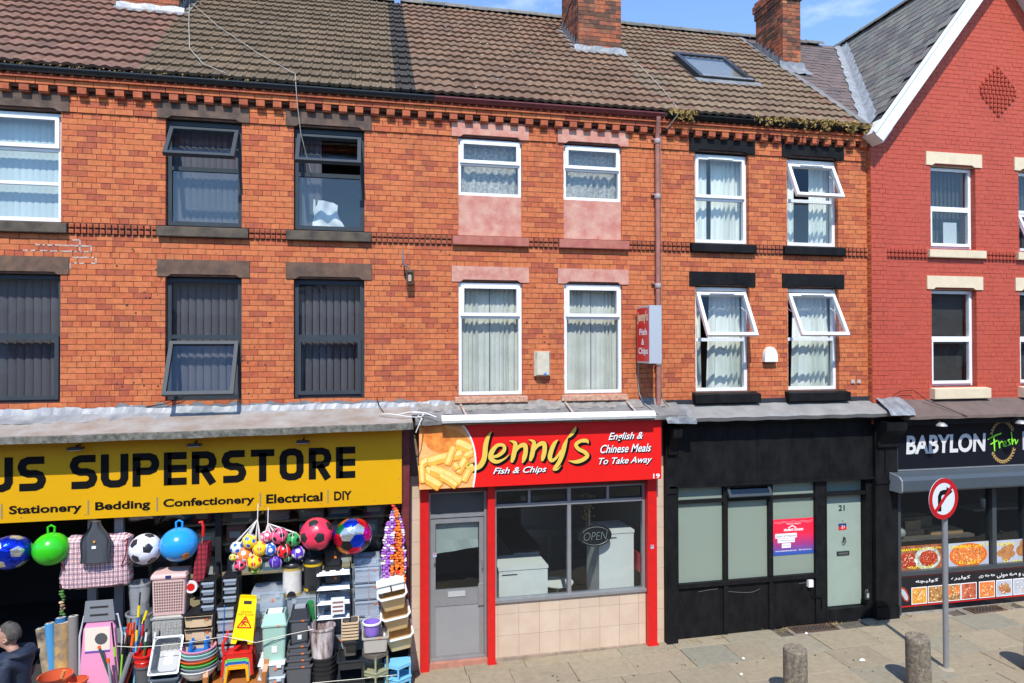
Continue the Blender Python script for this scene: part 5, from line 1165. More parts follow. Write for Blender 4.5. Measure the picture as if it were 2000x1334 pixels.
# Arabic-script lettering built from joined letter shapes
AF = {'ک':(0xFB8E,0xFB8F,0xFB90,0xFB91),'و':(0xFEED,0xFEEE,0,0),'ل':(0xFEDD,0xFEDE,0xFEDF,0xFEE0),'ی':(0xFBFC,0xFBFD,0xFBFE,0xFBFF),'چ':(0xFB7A,0xFB7B,0xFB7C,0xFB7D),'ه':(0xFEE9,0xFEEA,0xFEEB,0xFEEC),'ر':(0xFEAD,0xFEAE,0,0),'ق':(0xFED5,0xFED6,0xFED7,0xFED8),'م':(0xFEE1,0xFEE2,0xFEE3,0xFEE4),'ب':(0xFE8F,0xFE90,0xFE91,0xFE92),'ن':(0xFEE5,0xFEE6,0xFEE7,0xFEE8),'ا':(0xFE8D,0xFE8E,0,0),'ص':(0xFEB9,0xFEBA,0xFEBB,0xFEBC),'ح':(0xFEA1,0xFEA2,0xFEA3,0xFEA4),'ج':(0xFE9D,0xFE9E,0xFE9F,0xFEA0),'ع':(0xFEC9,0xFECA,0xFECB,0xFECC),'س':(0xFEB1,0xFEB2,0xFEB3,0xFEB4)}
def ar(s):
    o = []
    for word in s.split(' '):
        r = ''
        for i, c in enumerate(word):
            if c not in AF: r = c+r; continue
            pv = i > 0 and word[i-1] in AF and AF[word[i-1]][2]; nx_ = i < len(word)-1 and word[i+1] in AF and AF[c][2]
            r = chr(AF[c][3 if pv and nx_ else 1 if pv else 2 if nx_ else 0])+r
        o.append(r)
    return ' '.join(reversed(o))
YQ = .006; fx = lambda zx, Y=YQ: PX(1745+zx/7.843, 1110, Y); fz = lambda zy, zx, Y=YQ: PZ(1745+zx/7.843, 1040+zy/7.843, Y)
M_LEM = mat('lemon_letter', S(250,226,20), .5)
def food(name, c1, c2, sc__=14): return mat(name, c1, .45, vscale=sc__, col2=c2)
F_WOOD = food('print_wood', S(190,120,80), S(120,60,40), 6); F_PIZ = food('print_pizza', S(236,150,70), S(208,100,50), 18); F_CRUST = food('print_crust', S(230,120,40), S(206,92,30), 10); F_MEAT = food('print_meat', S(190,70,40), S(150,40,26), 20); F_PALE = food('print_pale', S(190,196,205), S(168,174,186), 3); F_BUN = food('print_bun', S(196,140,86), S(150,92,50), 7); F_LEAF = food('print_salad', S(60,110,60), S(230,236,230), 12)
F_RICE = food('print_grains', S(240,190,80), S(190,110,40), 30); F_ROOT = food('print_slices', S(206,160,90), S(120,80,50), 14); F_RAW = food('print_sausage', S(220,130,96), S(160,60,40), 12)
F_FL1, F_FL2, F_FL3, F_FL4 = mat('fleck_cream', S(250,220,160), .5), mat('fleck_green', S(120,120,60), .5), mat('fleck_red', S(190,60,30), .5), mat('fleck_white', S(236,226,210), .5)
def disc(cx_, cz_, rx, rz__, y, m, parent, n=24, nm='print'):
    b = MB(); b.poly([(cx_+rx*cos(2*pi*k/n), y, cz_+rz__*sin(2*pi*k/n)) for k in range(n)]); return b.build(nm, m, parent)
def sprinkle(parent, cx_, cz_, rx, rz__, y, n_, mats_, r0, r1):
    mb = [MB() for _ in mats_]
    for k in range(n_):
        a, q = RND.uniform(0, 6.28), sqrt(RND.random()); x, z, r_ = cx_+rx*q*cos(a), cz_+rz__*q*sin(a), RND.uniform(r0, r1); mb[k % len(mats_)].poly([(x+r_*cos(i*1.05)*RND.uniform(.6,1.2), y-.00003*k, z+r_*sin(i*1.05)*RND.uniform(.6,1.2)) for i in range(6)])
    for b_, m_ in zip(mb, mats_): stuff(b_.build('print_fleck', m_, parent))
def plate(label, zx0, zx1, zy0, zy1, bgm):
    x0, x1 = fx(zx0), fx(zx1); xm_ = (zx0+zx1)/2; z1_, z0_ = fz(zy0, xm_), fz(zy1, xm_); t = thing('poster', label, 'poster', ((x0+x1)/2, YQ, z0_)); MB().box(x0, x1, YQ, YQ+.003, z0_, z1_).build('sheet', bgm, t); return t, x0, x1, z0_, z1_
t, x0, x1, z0_, z1_ = plate('poster of minced meat naan in the bakery window left of the sign pole', 105, 760, 192, 590, F_WOOD); W_, H_ = x1-x0, z1_-z0_
disc(x0+W_*.63, z0_+H_*.47, W_*.31, H_*.44, YQ-.001, F_LEAF, t); disc(x0+W_*.66, z0_+H_*.47, W_*.22, H_*.31, YQ-.0015, F_MEAT, t)
for k in range(4): disc(x0+W_*(.56+.07*k), z0_+H_*(.55-.02*k), W_*.1, H_*.2, YQ-.002-.0002*k, F_CRUST, t); disc(x0+W_*(.56+.07*k), z0_+H_*(.55-.02*k), W_*.092, H_*.185, YQ-.0021-.0002*k, F_MEAT, t)
disc(x0+W_*.18, z0_+H_*.56, W_*.17, H_*.16, YQ-.0015, F_MEAT, t); disc(x0+W_*.2, z0_+H_*.28, W_*.17, H_*.14, YQ-.0015, F_MEAT, t)
sprinkle(t, x0+W_*.19, z0_+H_*.42, W_*.16, H_*.28, YQ-.0018, 50, [F_FL1, F_FL4, F_FL3], .005, .014); sprinkle(t, x0+W_*.66, z0_+H_*.47, W_*.2, H_*.28, YQ-.0032, 40, [F_FL3, F_FL4], .004, .01)
txt('NAAN MINCE', x0+.01, x0+W_*.48, YQ-.003, z0_+H_*.8, z0_+H_*.9, M_LEM, t, bold=.02, ext=.001); txt(ar('لحم بعجین'), x0+W_*.5, x1-.01, YQ-.003, z0_+H_*.78, z0_+H_*.95, M_LEM, t, bold=.015, ext=.001); txt(ar('کولیره به قیمه'), x0+W_*.2, x0+W_*.76, YQ-.003, z0_+H_*.08, z0_+H_*.26, M_LEM, t, bold=.015, ext=.001)
t, x0, x1, z0_, z1_ = plate('poster of one big round pizza in the bakery window right of the sign pole', 845, 1462, 150, 535, F_PALE); W_, H_ = x1-x0, z1_-z0_
disc(x0+W_*.49, z0_+H_*.5, W_*.47, H_*.47, YQ-.001, F_CRUST, t); disc(x0+W_*.49, z0_+H_*.51, W_*.41, H_*.41, YQ-.0015, F_PIZ, t)
sprinkle(t, x0+W_*.49, z0_+H_*.51, W_*.38, H_*.38, YQ-.0017, 90, [F_FL1, F_FL2, F_FL3], .006, .018)
txt('2 KULERA £1', x0+.01, x0+W_*.55, YQ-.003, z0_+H_*.8, z0_+H_*.91, M_LEM, t, bold=.02, ext=.001); txt(ar('کولیره')+' 2', x0+W_*.6, x1-.01, YQ-.003, z0_+H_*.78, z0_+H_*.94, M_LEM, t, bold=.015, ext=.001); txt('£1 '+ar('کولیره')+' 2', x0+W_*.25, x0+W_*.76, YQ-.003, z0_+H_*.12, z0_+H_*.3, M_LEM, t, bold=.015, ext=.001)
t, x0, x1, z0_, z1_ = plate('poster of golden bread rolls at the right end of the bakery window', 1568, 2300, 100, 490, F_PALE); W_, H_ = x1-x0, z1_-z0_
for u, v, a in ((.1,.5,.1),(.2,.62,.12),(.3,.7,.11),(.22,.35,.13),(.33,.45,.1),(.55,.55,.17),(.72,.62,.16),(.6,.8,.14),(.85,.5,.13)): disc(x0+W_*u, z0_+H_*v, W_*a*.75, H_*a*1.3, YQ-.001-.0002*u, F_BUN, t)
txt('5 SAMUN £1', x0+.02, x0+W_*.4, YQ-.003, z0_+H_*.8, z0_+H_*.91, M_LEM, t, bold=.02, ext=.001); txt('£1 '+ar('سه مون'), x0+W_*.16, x0+W_*.6, YQ-.003, z0_+H_*.08, z0_+H_*.26, M_LEM, t, bold=.015, ext=.001)
# strip of food pictures under the window
YR = -.058; t = thing('food_strip', 'dark strip of small food pictures along the foot of the bakery front', 'sign', (11, YR, .15)); gx_ = lambda zx: PX(1745+zx/7.843, 1160, YR); gz_ = lambda zy, zx: PZ(1745+zx/7.843, 1040+zy/7.843, YR)
MB().box(9.09, 14.0, YR, YR+.002, .20, .745).build('panel', M_NAVY, t); MB().box(9.09, 14.0, YR-.001, YR-.0002, .215, .235).build('red_line', M_REDW, t); MB().box(9.09, 14.0, YR-.001, YR-.0002, .738, .7445).build('red_line', M_REDW, t)
zc1, zc0 = gz_(835, 400), gz_(1095, 400)
for k, (a, c, m_) in enumerate(((275,515,F_RICE),(528,760,F_ROOT),(800,1030,F_ROOT),(1035,1275,F_RAW),(1310,1555,F_PIZ),(1575,1820,F_BUN),(1835,2080,F_PALE),(2100,2340,F_BUN),(2360,2600,F_PIZ))):
    x0, x1 = gx_(a), gx_(c); MB().box(x0, x1, YR-.0015, YR-.0002, zc0, zc1).build('picture_border', M_WHT, t); MB().box(x0+.014, x1-.014, YR-.0025, YR-.0016, zc0+.014, zc1-.014).build('picture', m_ if m_ is not F_BUN else F_PALE, t)
    W_ = x1-x0; H_ = zc1-zc0
    if m_ is F_BUN:
        for u, v in ((.3,.55),(.62,.6),(.45,.3),(.75,.35)): disc(x0+W_*u, zc0+H_*v, W_*.17, H_*.17, YR-.0028-.0001*u, F_BUN, t)
    if k == 2:
        for u, v in ((.2,.55),(.75,.6)): disc(x0+W_*u, zc0+H_*v, W_*.2, H_*.3, YR-.0028, F_PIZ, t)
    sprinkle(t, (x0+x1)/2, (zc0+zc1)/2, W_*.36, H_*.36, YR-.0030, 26, [F_FL1, F_FL3 if k % 2 else F_FL4, F_BUN], .006, .018)
    if k == 3:
        for u, v in ((.3,.5),(.6,.4),(.5,.65),(.75,.6)): disc(x0+W_*u, zc0+H_*v, W_*.18, H_*.12, YR-.0028-.0001*u, F_RAW, t)
b = MB(); brush([(gx_(55), gz_(870,55), .04), (gx_(140), gz_(900,140), .065), (gx_(200), gz_(1010,200), .06), (gx_(215), gz_(1060,215), .02)], YR-.001, b); b.build('picture', F_MEAT, t)
b = MB(); brush([(gx_(60), gz_(870,60), .02), (gx_(140), gz_(910,140), .04), (gx_(195), gz_(1000,195), .036), (gx_(205), gz_(1040,205), .01)], YR-.0016, b); b.build('picture_rice', F_PALE, t)
for s, a, c, y0, y1 in (('کولیچه',340,690,725,810),('کولیره',885,1180,680,760),('حه جه ری',1310,1560,655,725),('نان و صه مونی',1585,2080,610,715)): txt(ar(s), gx_(a), gx_(c), YR-.001, gz_(y1-35,(a+c)/2)-.0, gz_(y0-15,(a+c)/2), M_WHT, t, bold=.018, ext=.001)
# ================================================================ ground
M_FLAG = piece_mat('paving_flag', [(0, (.29,.242,.165)), (.35, (.315,.265,.182)), (.7, (.275,.228,.158)), (.86, (.27,.238,.168)), (.94, (.225,.215,.165)), (1, (.325,.27,.185))], stain=(.13,.11,.085), stain_amt=.35, stain_scale=3.2, stain_lo=.5, stain_hi=.8, fine=.10, bump=.35, bscale=120)
M_SOIL = mat('joint_dirt', (.10,.086,.065), 1, var=.3)
M_ASPH = mat('asphalt', (.055,.055,.055), .9, var=.2, vscale=30, bump=.4, bscale=200)
M_KERB = mat('kerb_stone', (.22,.21,.19), .85, var=.2)
def sheet(name, x0, x1, y0, y1, dz, m):
    b = MB(); b.poly([(x0,y0,gz(x0)+dz),(x1,y0,gz(x1)+dz),(x1,y1,gz(x1)+dz),(x0,y1,gz(x0)+dz)]); return struct(b.build(name, m))
sheet('ground', -150, 150, -150, 150, -.20, M_SOIL); sheet('road', -150, 150, -13, -3.62, -.13, M_ASPH)
pv = sheet('pavement', -14, 20, -3.6, .12, -.022, M_SOIL); sheet('far_pavement', -60, 60, -16.5, -13, -.03, M_KERB)
for k in range(36):
    x = -14+.92*k; b = MB(); b.box(x+.003, x+.917, -3.75, -3.6, gz(x)-.2, gz(x)-.005); b.build('kerb_stone', M_KERB, pv)
rows = [(.08,-.30),(-.30,-.92),(-.92,-1.53),(-1.53,-2.14),(-2.14,-2.75),(-2.75,-3.59)]
for j, (ya, yb) in enumerate(rows):
    x = -12+RND.uniform(0, .6)
    while x < 16:
        w_ = RND.choice((.62,.76,.92,.92)); dz = RND.uniform(-.004,.004); x1 = x+w_
        if j == 0 and ((6.95 < x1 and x < 7.85) or (10.35 < x1 and x < 11.3)): x = x1; continue
        b = MB(); t_ = RND.uniform(-.003,.003); j0 = .0035
        c = [(x+j0,yb+j0),(x1-j0,yb+j0),(x1-j0,ya-j0),(x+j0,ya-j0)]
        b.rings([[(px_,py_,gz(px_)-.04) for px_, py_ in c], [(px_,py_,gz(px_)+dz-.004+t_*(1 if px_ > x+.1 else -1)) for px_, py_ in c], [(px_+(.006 if px_ < x+.2 else -.006), py_+(.006 if py_ < yb+.2 else -.006), gz(px_)+dz+t_*(1 if px_ > x+.1 else -1)) for px_, py_ in c]])
        b.build('paving_slab', M_FLAG, pv); x = x1
b = MB(); b.box(6.9, 7.9, -.31, .0, gz(7.4)-.03, gz(7.4)-.008); b.box(10.3, 11.4, -.31, .0, gz(10.8)-.03, gz(10.8)-.008); b.build('cement_patch', mat('cement_patch', (.22,.19,.155), .95, var=.3, vscale=14), pv)
M_IRON = mat('rusty_iron', (.06,.04,.028), .8, vscale=18, col2=(.11,.06,.035))
def grate(label, x0, x1, y0, y1):
    z = gz((x0+x1)/2); t = thing('cellar_grate', label, 'grate', ((x0+x1)/2, (y0+y1)/2, z)); b = MB()
    for a in ((x0,x1,y0,y0+.03),(x0,x1,y1-.03,y1),(x0,x0+.03,y0+.03,y1-.03),(x1-.03,x1,y0+.03,y1-.03)): b.box(*a, z-.008, z+.012)
    b.build('frame', M_IRON, t); MB().box(x0+.03, x1-.03, y0+.03, y1-.03, z-.0075, z-.004).build('well', M_HOLE, t)
    n_ = int((x1-x0)/.07)
    for k in range(n_+3):
        b = MB(); xa = x0+k*.07-.12; p = Vector((max(xa, x0+.03), y0+.03, z+.004)); q = Vector((min(xa+.2, x1-.03), y1-.03, z+.004))
        if q.x > p.x: b.tube([p, q], .008, 4); b.build('bar', M_IRON, t)
grate('rusty cellar grate in the pavement before the sage green door', 6.98, 7.78, -.27, -.02); grate('rusty cellar plate in the pavement before the bakery', 10.45, 11.15, -.33, -.08)
# dry weeds along the wall foot
b = MB(); M_WEED = mat('dry_weeds', (.34,.24,.09), .95, var=.4, vscale=40)
for cx_, cy_, n_, s in ((6.85,-.1,60,.16),(7.85,-.12,50,.14),(11.3,-.15,70,.2),(5.2,-.12,25,.1),(5.7,-.1,20,.08),(8.55,-.2,20,.1),(9.3,-.12,25,.1),(2.4,-.07,12,.06),(7.4,-2.35,26,.1)):
    for k in range(n_):
        a = RND.uniform(0, 6.28); r_ = abs(RND.gauss(0, s)); x, y = cx_+r_*cos(a), min(cy_+r_*sin(a)*.5, -.03) if cy_ > -1 else cy_+r_*sin(a)*.4; z = gz(x); d = Vector((RND.uniform(-.05,.05), RND.uniform(-.05,.05), RND.uniform(.01,.05))); sdd = Vector((RND.uniform(-.008,.008), RND.uniform(-.008,.008), 0))
        b.poly([Vector((x,y,z))-sdd, Vector((x,y,z))+sdd, Vector((x,y,z))+d])
tag(stuff(b.build('weeds', M_WEED)), 'dry straw coloured weeds in the pavement joints along the wall', 'weeds')
def scrap(px, py, s, lab, nm='paper_scrap'):
    d = FW+RT*((px-1000)/CF)+UPV*((667-py)/CF); n_ = Vector((-.017,0,1)); tt = ((Vector((4.7,0,0))-CAMP).dot(n_))/d.dot(n_); c = CAMP+d*tt; b = MB(); k = 7
    b.rings([[(c.x+s*cos(2*pi*i/k)*(1+.3*sin(i*2.1))*q, c.y+s*.6*sin(2*pi*i/k)*(1+.3*sin(i*1.3))*q, c.z+.004+h_*(1+.5*sin(i*3))) for i in range(k)] for q, h_ in ((1,0),(.7,.015),(.2,.022))]); tag(b.build(nm, mat('litter_white', (.7,.7,.68), .8)), lab, 'litter')
scrap(1684, 1290, .05, 'crumpled white paper scrap on the pavement beside the bollard shadow'); scrap(1448, 1318, .025, 'tiny white scrap near the bottom edge of the pavement'); scrap(1452, 1287, .025, 'small white scrap in the middle of the pavement'); scrap(1575, 1238, .03, 'yellowish scrap at the edge of the cellar grate')
b = MB()
for k in range(130):
    x, y = RND.uniform(1, 12), RND.uniform(-3.2, -.15); r_ = RND.uniform(.006, .017); b.poly([(x+r_*cos(i*1.05)*1.2, y+r_*sin(i*1.05), gz(x)+.0055) for i in range(6)])
tag(stuff(b.build('gum_spots', mat('old_gum', (.05,.045,.04), .9))), 'scattered dark chewing gum spots on the paving slabs', 'gum spots')
# ================================================================ bollards and road sign
M_BOL = mat('aggregate_concrete', (.30,.25,.18), .95, vscale=22, col2=(.10,.085,.065), bump=1.0, bscale=55)
def bollard(label, x, y, h_, r_, lean):
    t = thing('bollard', label, 'bollard', (x, y, gz(x)), 0, 'concrete bollards'); b = MB(); n_ = 22; rr = []
    for z, q in ((-.03,1.02),(.1,1.01),(.3,1.0),(.55,.985),(h_-.03,.98),(h_-.008,.955),(h_,.90)): rr.append([(r_*q*(1+.012*sin(3*k+z*9))*cos(2*pi*k/n_), r_*q*(1+.012*sin(3*k+z*9))*sin(2*pi*k/n_), z) for k in range(n_)])
    b.rings(rr, 0, True, False); b.rings([[(r_*q*cos(2*pi*k/n_), r_*q*sin(2*pi*k/n_), h_+e+.004*sin(k*2.3)) for k in range(n_)] for q, e in ((.90,0),(.6,.006),(.05,.008))], 0, False, True); b.build('post', M_BOL, t, True, True); t.rotation_euler = lean
bollard('concrete bollard at the bottom edge before the black shopfront', 5.66, -2.14, .71, .155, (0,0,0)); bollard('leaning concrete bollard beside the no right turn sign', 7.56, -2.2, .70, .158, (.02,-.05,0)); bollard('concrete bollard outside the right edge whose shadow shows', 9.5, -2.3, .7, .175, (0,0,0))
t = thing('road_sign', 'round no right turn sign on a grey pole', 'road sign', (8.33, -1.87, gz(8.33))); MB().lathe([(.038,-.1),(.038,2.62)], 14, (8.33,-1.87,gz(8.33))).build('pole', mat('galvanised_pole', (.30,.31,.32), .45, metal=.35, var=.08, vscale=4), t, True)
MB().lathe([(.11,-.01),(.10,.006),(.05,.014)], 14, (8.33,-1.87,gz(8.33))).build('pole_foot', mat('pale_cement', (.33,.285,.21), .95), t)
sx_, sz_ = 8.225, 2.575; Md = Matrix.Translation((sx_, -1.915, sz_)) @ Matrix.Rotation(radians(90), 4, 'X')
b = MB(); b.lathe([(.001,.0),(.3,.0),(.3,.006),(.001,.006)], 40, M=Md); dk = b.build('disc', pm('reflective_white', 214, 220, 226, .35), t)
b = MB(); N = 40
for k in range(N):
    a0, a1 = 2*pi*k/N, 2*pi*(k+1)/N; b.poly([(sx_+r_*cos(a), -1.9235, sz_+r_*sin(a)) for r_, a in ((.232,a0),(.3,a0),(.3,a1),(.232,a1))])
b.build('red_ring', pm('sign_red', 186, 20, 26, .35), dk)
b = MB(); thick([(sx_-.085,sz_-.175),(sx_-.085,sz_+.04),(sx_-.055,sz_+.085),(sx_-.01,sz_+.095),(sx_+.07,sz_+.095)], .034, -1.9245, b); b.poly([(sx_+.06,-1.9245,sz_+.02),(sx_+.185,-1.9245,sz_+.095),(sx_+.06,-1.9245,sz_+.17)]); b.build('arrow', M_INK, dk)
b = MB(); thick([(sx_-.175,sz_-.175),(sx_+.175,sz_+.175)], .028, -1.9258, b); b.build('slash', MATS['sign_red'], dk)
b = MB(); b.box(sx_-.03, sx_+.12, -1.912, -1.89, sz_+.1, sz_+.13); b.box(sx_-.03, sx_+.12, -1.912, -1.89, sz_-.13, sz_-.1); b.build('clamp', M_ALU, t)
for o in [dk]+list(dk.children):
    o.data.transform(Matrix.Translation((sx_,-1.955,0)) @ Matrix.Rotation(radians(9),4,'Z') @ Matrix.Translation((-sx_,1.915,0)))
# ================================================================ fixtures on the walls
M_FPIPE = mat('faded_pink_iron', (.40,.16,.13), .8, vscale=7, col2=(.27,.12,.10), bump=.4); xp = 4.622
t = thing('drainpipe', 'faded pink drainpipe between the takeaway house and the black-linteled house', 'drainpipe', (xp, -.08, 3.85))
MB().tube([(xp-.03,-.2,8.50),(xp-.03,-.19,8.42),(xp,-.09,8.27),(xp,-.085,8.15),(xp,-.085,3.86)], .038, 10).build('pipe', M_FPIPE, t, True)
for z in (8.1, 7.2, 5.75, 4.5): MB().lathe([(.045,0),(.052,.01),(.052,.07),(.045,.08)], 12, (xp,-.085,z)).build('collar', mat('grey_collar', (.36,.3,.29), .7), t, True); MB().box(xp-.085, xp+.085, -.05, -.005, z+.07, z+.10).build('bracket', M_FPIPE, t)
b = MB(); b.tube([(xp+.085,-.02,8.3),(xp+.088,-.022,6.5),(xp+.085,-.02,4.1),(xp+.1,-.03,3.95),(xp+.2,-.25,3.75),(xp+.24,-.4,3.68)], .007, 5); tag(b.build('cable', mat('tan_cable', (.3,.24,.16), .7)), 'thin tan cable running down beside the drainpipe', 'cable')
# projecting sign box
t = thing('projecting_sign', "red and white projecting sign reading Jenny's Fish and Chips", 'sign', (4.34, -.33, 4.52)); x0, x1, y0, y1, z0, z1 = 4.242, 4.445, -.60, -.10, 4.545, 5.44
b = MB(); b.box(x0+.004, x1, y0, y1, z0, z1); b.build('case', mat('pale_aluminium_case', (.52,.56,.60), .4, metal=.3), t)
b = MB(); b.box(x0, x0+.0035, y0+.02, y1-.02, z0+.03, z1-.03); fc = b.build('face', mat('red_acrylic', S(206,26,34), .25), t)
def side_txt(s, ya, yb, za, zb_, m, bold=.02, shear=0):
    o = txt(s, 0, 1, 0, 0, 1, m, fc, bold=bold, ext=0, shear=shear)
    for v in o.data.vertices: v.co = Vector((x0-.002, ya+(yb-ya)*v.co.x, za+(zb_-za)*v.co.z))
    o.data.update()
side_txt("Jenny's", y1-.04, y0+.05, 5.16, 5.36, pm('sign_cream', 240, 222, 180), .03); side_txt('Fish', y1-.12, y0+.08, 4.985, 5.085, M_WHT, .03); side_txt('&', y1-.2, y0+.19, 4.83, 4.93, M_WHT, .02); side_txt('Chips', y1-.08, y0+.05, 4.66, 4.79, M_WHT, .03)
b = MB()
for z in (z0+.12, z1-.12): b.box(x0+.08, x0+.12, y1, .0, z-.02, z+.02)
b.build('bracket', M_ALU, t)
b = MB(); b.tube([(4.30,-.06,z0+.2),(4.29,-.03,4.3),(4.31,-.03,4.05),(4.36,-.1,3.9),(4.5,-.35,3.74)], .008, 5); tag(b.build('cable', mat('grey_cable', (.3,.3,.3), .6)), 'thin grey cable hanging below the projecting sign', 'cable')
# burglar alarm box
cx, cz = 2.693, 4.54; t = thing('alarm_box', 'cream burglar alarm box between the first-floor windows of the takeaway house', 'alarm', (cx, -.05, 4.34)); b = MB()
b.rings([[(cx+s*.13*q, y_, z) for s, z in ((-1,4.345+.09*(1-q)),(1,4.345+.09*(1-q)),(1,4.735-.03*(1-q)),(-1,4.735-.03*(1-q)))] for q, y_ in ((1,-.002),(1,-.04),(.72,-.105))]); b.build('case', mat('aged_cream_plastic', (.62,.57,.44), .5, vscale=14, col2=(.52,.47,.36)), t)
for s in (-1, 1):
    for k in range(3): MB().box(cx+s*.085-.028, cx+s*.085+.028, -.085, -.055, 4.63+.03*k, 4.64+.03*k).build('louvre', M_HOLE, t)
b = MB(); b.ball(.03, (cx+.03,-.09,4.385), 10, 6); b.build('strobe', pm('blue_lens', 90, 140, 210, .2), t, True)
# vent cowl
cx, cz0, cz1 = 6.66, 4.545, 4.80; b = MB(); pts = [(-.122,0),(.122,0)]+[(.122*cos(a),.075+.18*sin(a)) for a in [pi*k/10 for k in range(11)]]; b.prism([(cx+p[0]*1.0, cz0+p[1]) for p in pts], -.085, -.002); t = thing('vent_cowl', 'white rounded vent cowl between the open windows', 'vent', (cx, -.04, cz0)); b.build('hood', mat('white_vent_plastic', (.76,.75,.70), .4), t); MB().box(cx-.1, cx+.1, -.08, -.01, cz0-.012, cz0-.001).build('grille', M_HOLE, t)
# old lamp bracket
t = thing('lamp_bracket', 'old rusty bracket with a small lantern on the brick wall', 'lamp bracket', (.58, -.08, 5.85)); b = MB(); b.tube([(.53,-.14,6.24),(.535,-.14,6.06),(.55,-.13,6.03),(.60,-.12,6.01),(.635,-.11,5.97),(.635,-.10,5.92)], .013, 7); b.build('arm', mat('grey_iron', (.25,.25,.26), .5, metal=.5), t, True)
b = MB(); 
for sx2 in (-1, 1):
    for sy2 in (-1, 1): b.box(.635+sx2*.045-.006, .635+sx2*.045+.006, -.095+sy2*.045-.006, -.095+sy2*.045+.006, 5.76, 5.92)
b.box(.585, .685, -.145, -.045, 5.92, 5.935); b.box(.585, .685, -.145, -.045, 5.745, 5.76); b.build('lantern', M_IRON, t); MB().lathe([(.028,0),(.03,.1)], 8, (.635,-.095,5.79)).build('bulb', mat('dirty_bulb', (.5,.4,.33), .4), t, True); MB().box(.56, .70, -.03, -.002, 5.86, 5.96).build('wall_plate', M_IRON, t)
# cables on the roof and walls
def cable(lab, pts, m, r_=.0055): tag(MB().tube(pts, r_, 5).build('cable', m, None, True), lab, 'cable')
M_CW = mat('weathered_white_cable', (.36,.34,.30), .8); rf = lambda x, y, dz=.09: (x, y, rz_at(y)+dz)
cable('white cable from the roof down into the right open grey window', [rf(-3.05,2.6), rf(-2.4,1.6), rf(-1.6,.6), rf(-1.02,0), (-.99,-.23,8.58), (-.97,-.22,8.3), (-.93,-.12,7.9), (-.86,-.06,7.62), (-.8,.02,7.4)], M_CW)
cable('thin white cable slack across the dark brown roof', [rf(-3.1,2.7), rf(-2.85,1.6), rf(-2.6,.6), rf(-2.3,.1), rf(-1.95,-.15)], M_CW, .006)
cable('white cable running down the roof beside the tall middle chimney', [rf(4.9,2.3), rf(5.0,1.5), rf(5.0,.5), rf(4.95,-.1), (4.9,-.25,8.53), (4.78,-.1,8.35)], M_CW, .007)
cable('black cable hanging from the roof ridge beside the tall middle chimney', [(3.97,2.2,12.4), (3.93,2.3,11.6), rf(3.9,2.9,.2), rf(3.6,3.3)], M_INK, .007)
M_CL = mat('white_flex', (.72,.72,.70), .5)
b = MB(); c0 = Vector((.72,-.35,3.80)); 
b.tube([c0+Vector((-.22+.32*cos(a)*1.0, .0+.14*sin(a), .02+.03*sin(2*a))) for a in [k*.45 for k in range(15)]], .007, 6); b.tube([c0+Vector((.02,.05,.0)), c0+Vector((.06,-.1,-.03)), c0+Vector((.01,-.2,-.12)), c0+Vector((-.03,-.2,-.22))], .007, 6); b.tube([c0+Vector((-.3,.0,.02)), c0+Vector((-.1,.06,.05)), c0+Vector((.12,.02,.04)), c0+Vector((.28,-.06,-.02))], .008, 6)
tag(b.build('cable', M_CL, None, True), 'tangled white flex lying on the canopies beside the red sign', 'cable')
cable('black cable lying on the flashing under the lamp bracket', [(.15,-.03,4.05),(.18,-.1,3.95),(.25,-.25,3.84),(.5,-.3,3.82)], M_INK, .006); cable('thin black cable stub sticking out of the silver flashing', [(-3.0,-.03,3.98),(-2.75,-.06,4.02),(-2.5,-.04,4.12)], M_INK, .006)
cable('black cable looping along the foot of the red wall', [(8.98,-.12,3.93),(9.15,-.13,4.02),(9.4,-.13,4.03),(9.6,-.2,3.86),(9.95,-.35,3.7),(10.2,-.45,3.58)], M_INK, .006)
cable('black cable running down the joint between the black shopfront and its fascia', [(8.6,-.2,3.75),(8.78,-.39,3.66),(8.8,-.16,3.4),(8.8,-.15,2.6)], M_INK, .007)
for x, z in ((8.28, 4.19), (8.40, 4.19)): b = MB(); b.box(x-.035, x+.035, -.02, .0, z-.03, z+.03); tag(b.build('wall_plug', mat('grey_patch', (.45,.4,.34), .9)), '%s small grey fixing on the wall beside the red house' % ('left' if x < 8.3 else 'right'), 'fixing')
# moss in the right gutter
b = MB()
for k in range(520):
    x = RND.choice((RND.uniform(4.8,5.25), RND.uniform(6.3,8.5), RND.uniform(6.3,8.5), RND.uniform(7.6,8.6))); c = Vector((x, -.17+RND.gauss(0,.035), 8.59+RND.uniform(-.02,.05))); 
    if RND.random() < .25: c.y = -.225; c.z -= RND.uniform(.0,.12)*(1 if abs(sin(x*4)) > .6 else .2)
    for _ in range(5):
        q = [c+Vector((RND.gauss(0,.022), RND.gauss(0,.018), RND.gauss(0,.02))) for _k in range(3)]; b.poly(q)
tag(stuff(b.build('gutter_moss', M_MOSS)), 'dry yellow moss spilling from the black gutter on the right', 'moss')
b = MB()
for k in range(160):
    x = RND.uniform(-5, -1.5); b.ball(RND.uniform(.006,.014), (x, -.15+RND.gauss(0,.02), 8.59+RND.uniform(0,.02)), 5, 3)
tag(stuff(b.build('gutter_moss', M_MOSS)), 'sparse yellow moss along the left black gutter', 'moss')
b = MB()
for k in range(170):
    x = RND.uniform(.9, 4.6) if k < 120 else RND.uniform(-3, 8); y = RND.uniform(-.1, 3.2) if k < 120 else RND.uniform(0, 3.6); s = RND.uniform(.01,.025); p = Vector((x, y, rz_at(y)+.075)); b.ball(s, p, 5, 3, sz=.4)
tag(stuff(b.build('lichen_spots', mat('white_lichen', (.55,.53,.47), .9))), 'white lichen and droppings scattered over the brown roof tiles', 'lichen')
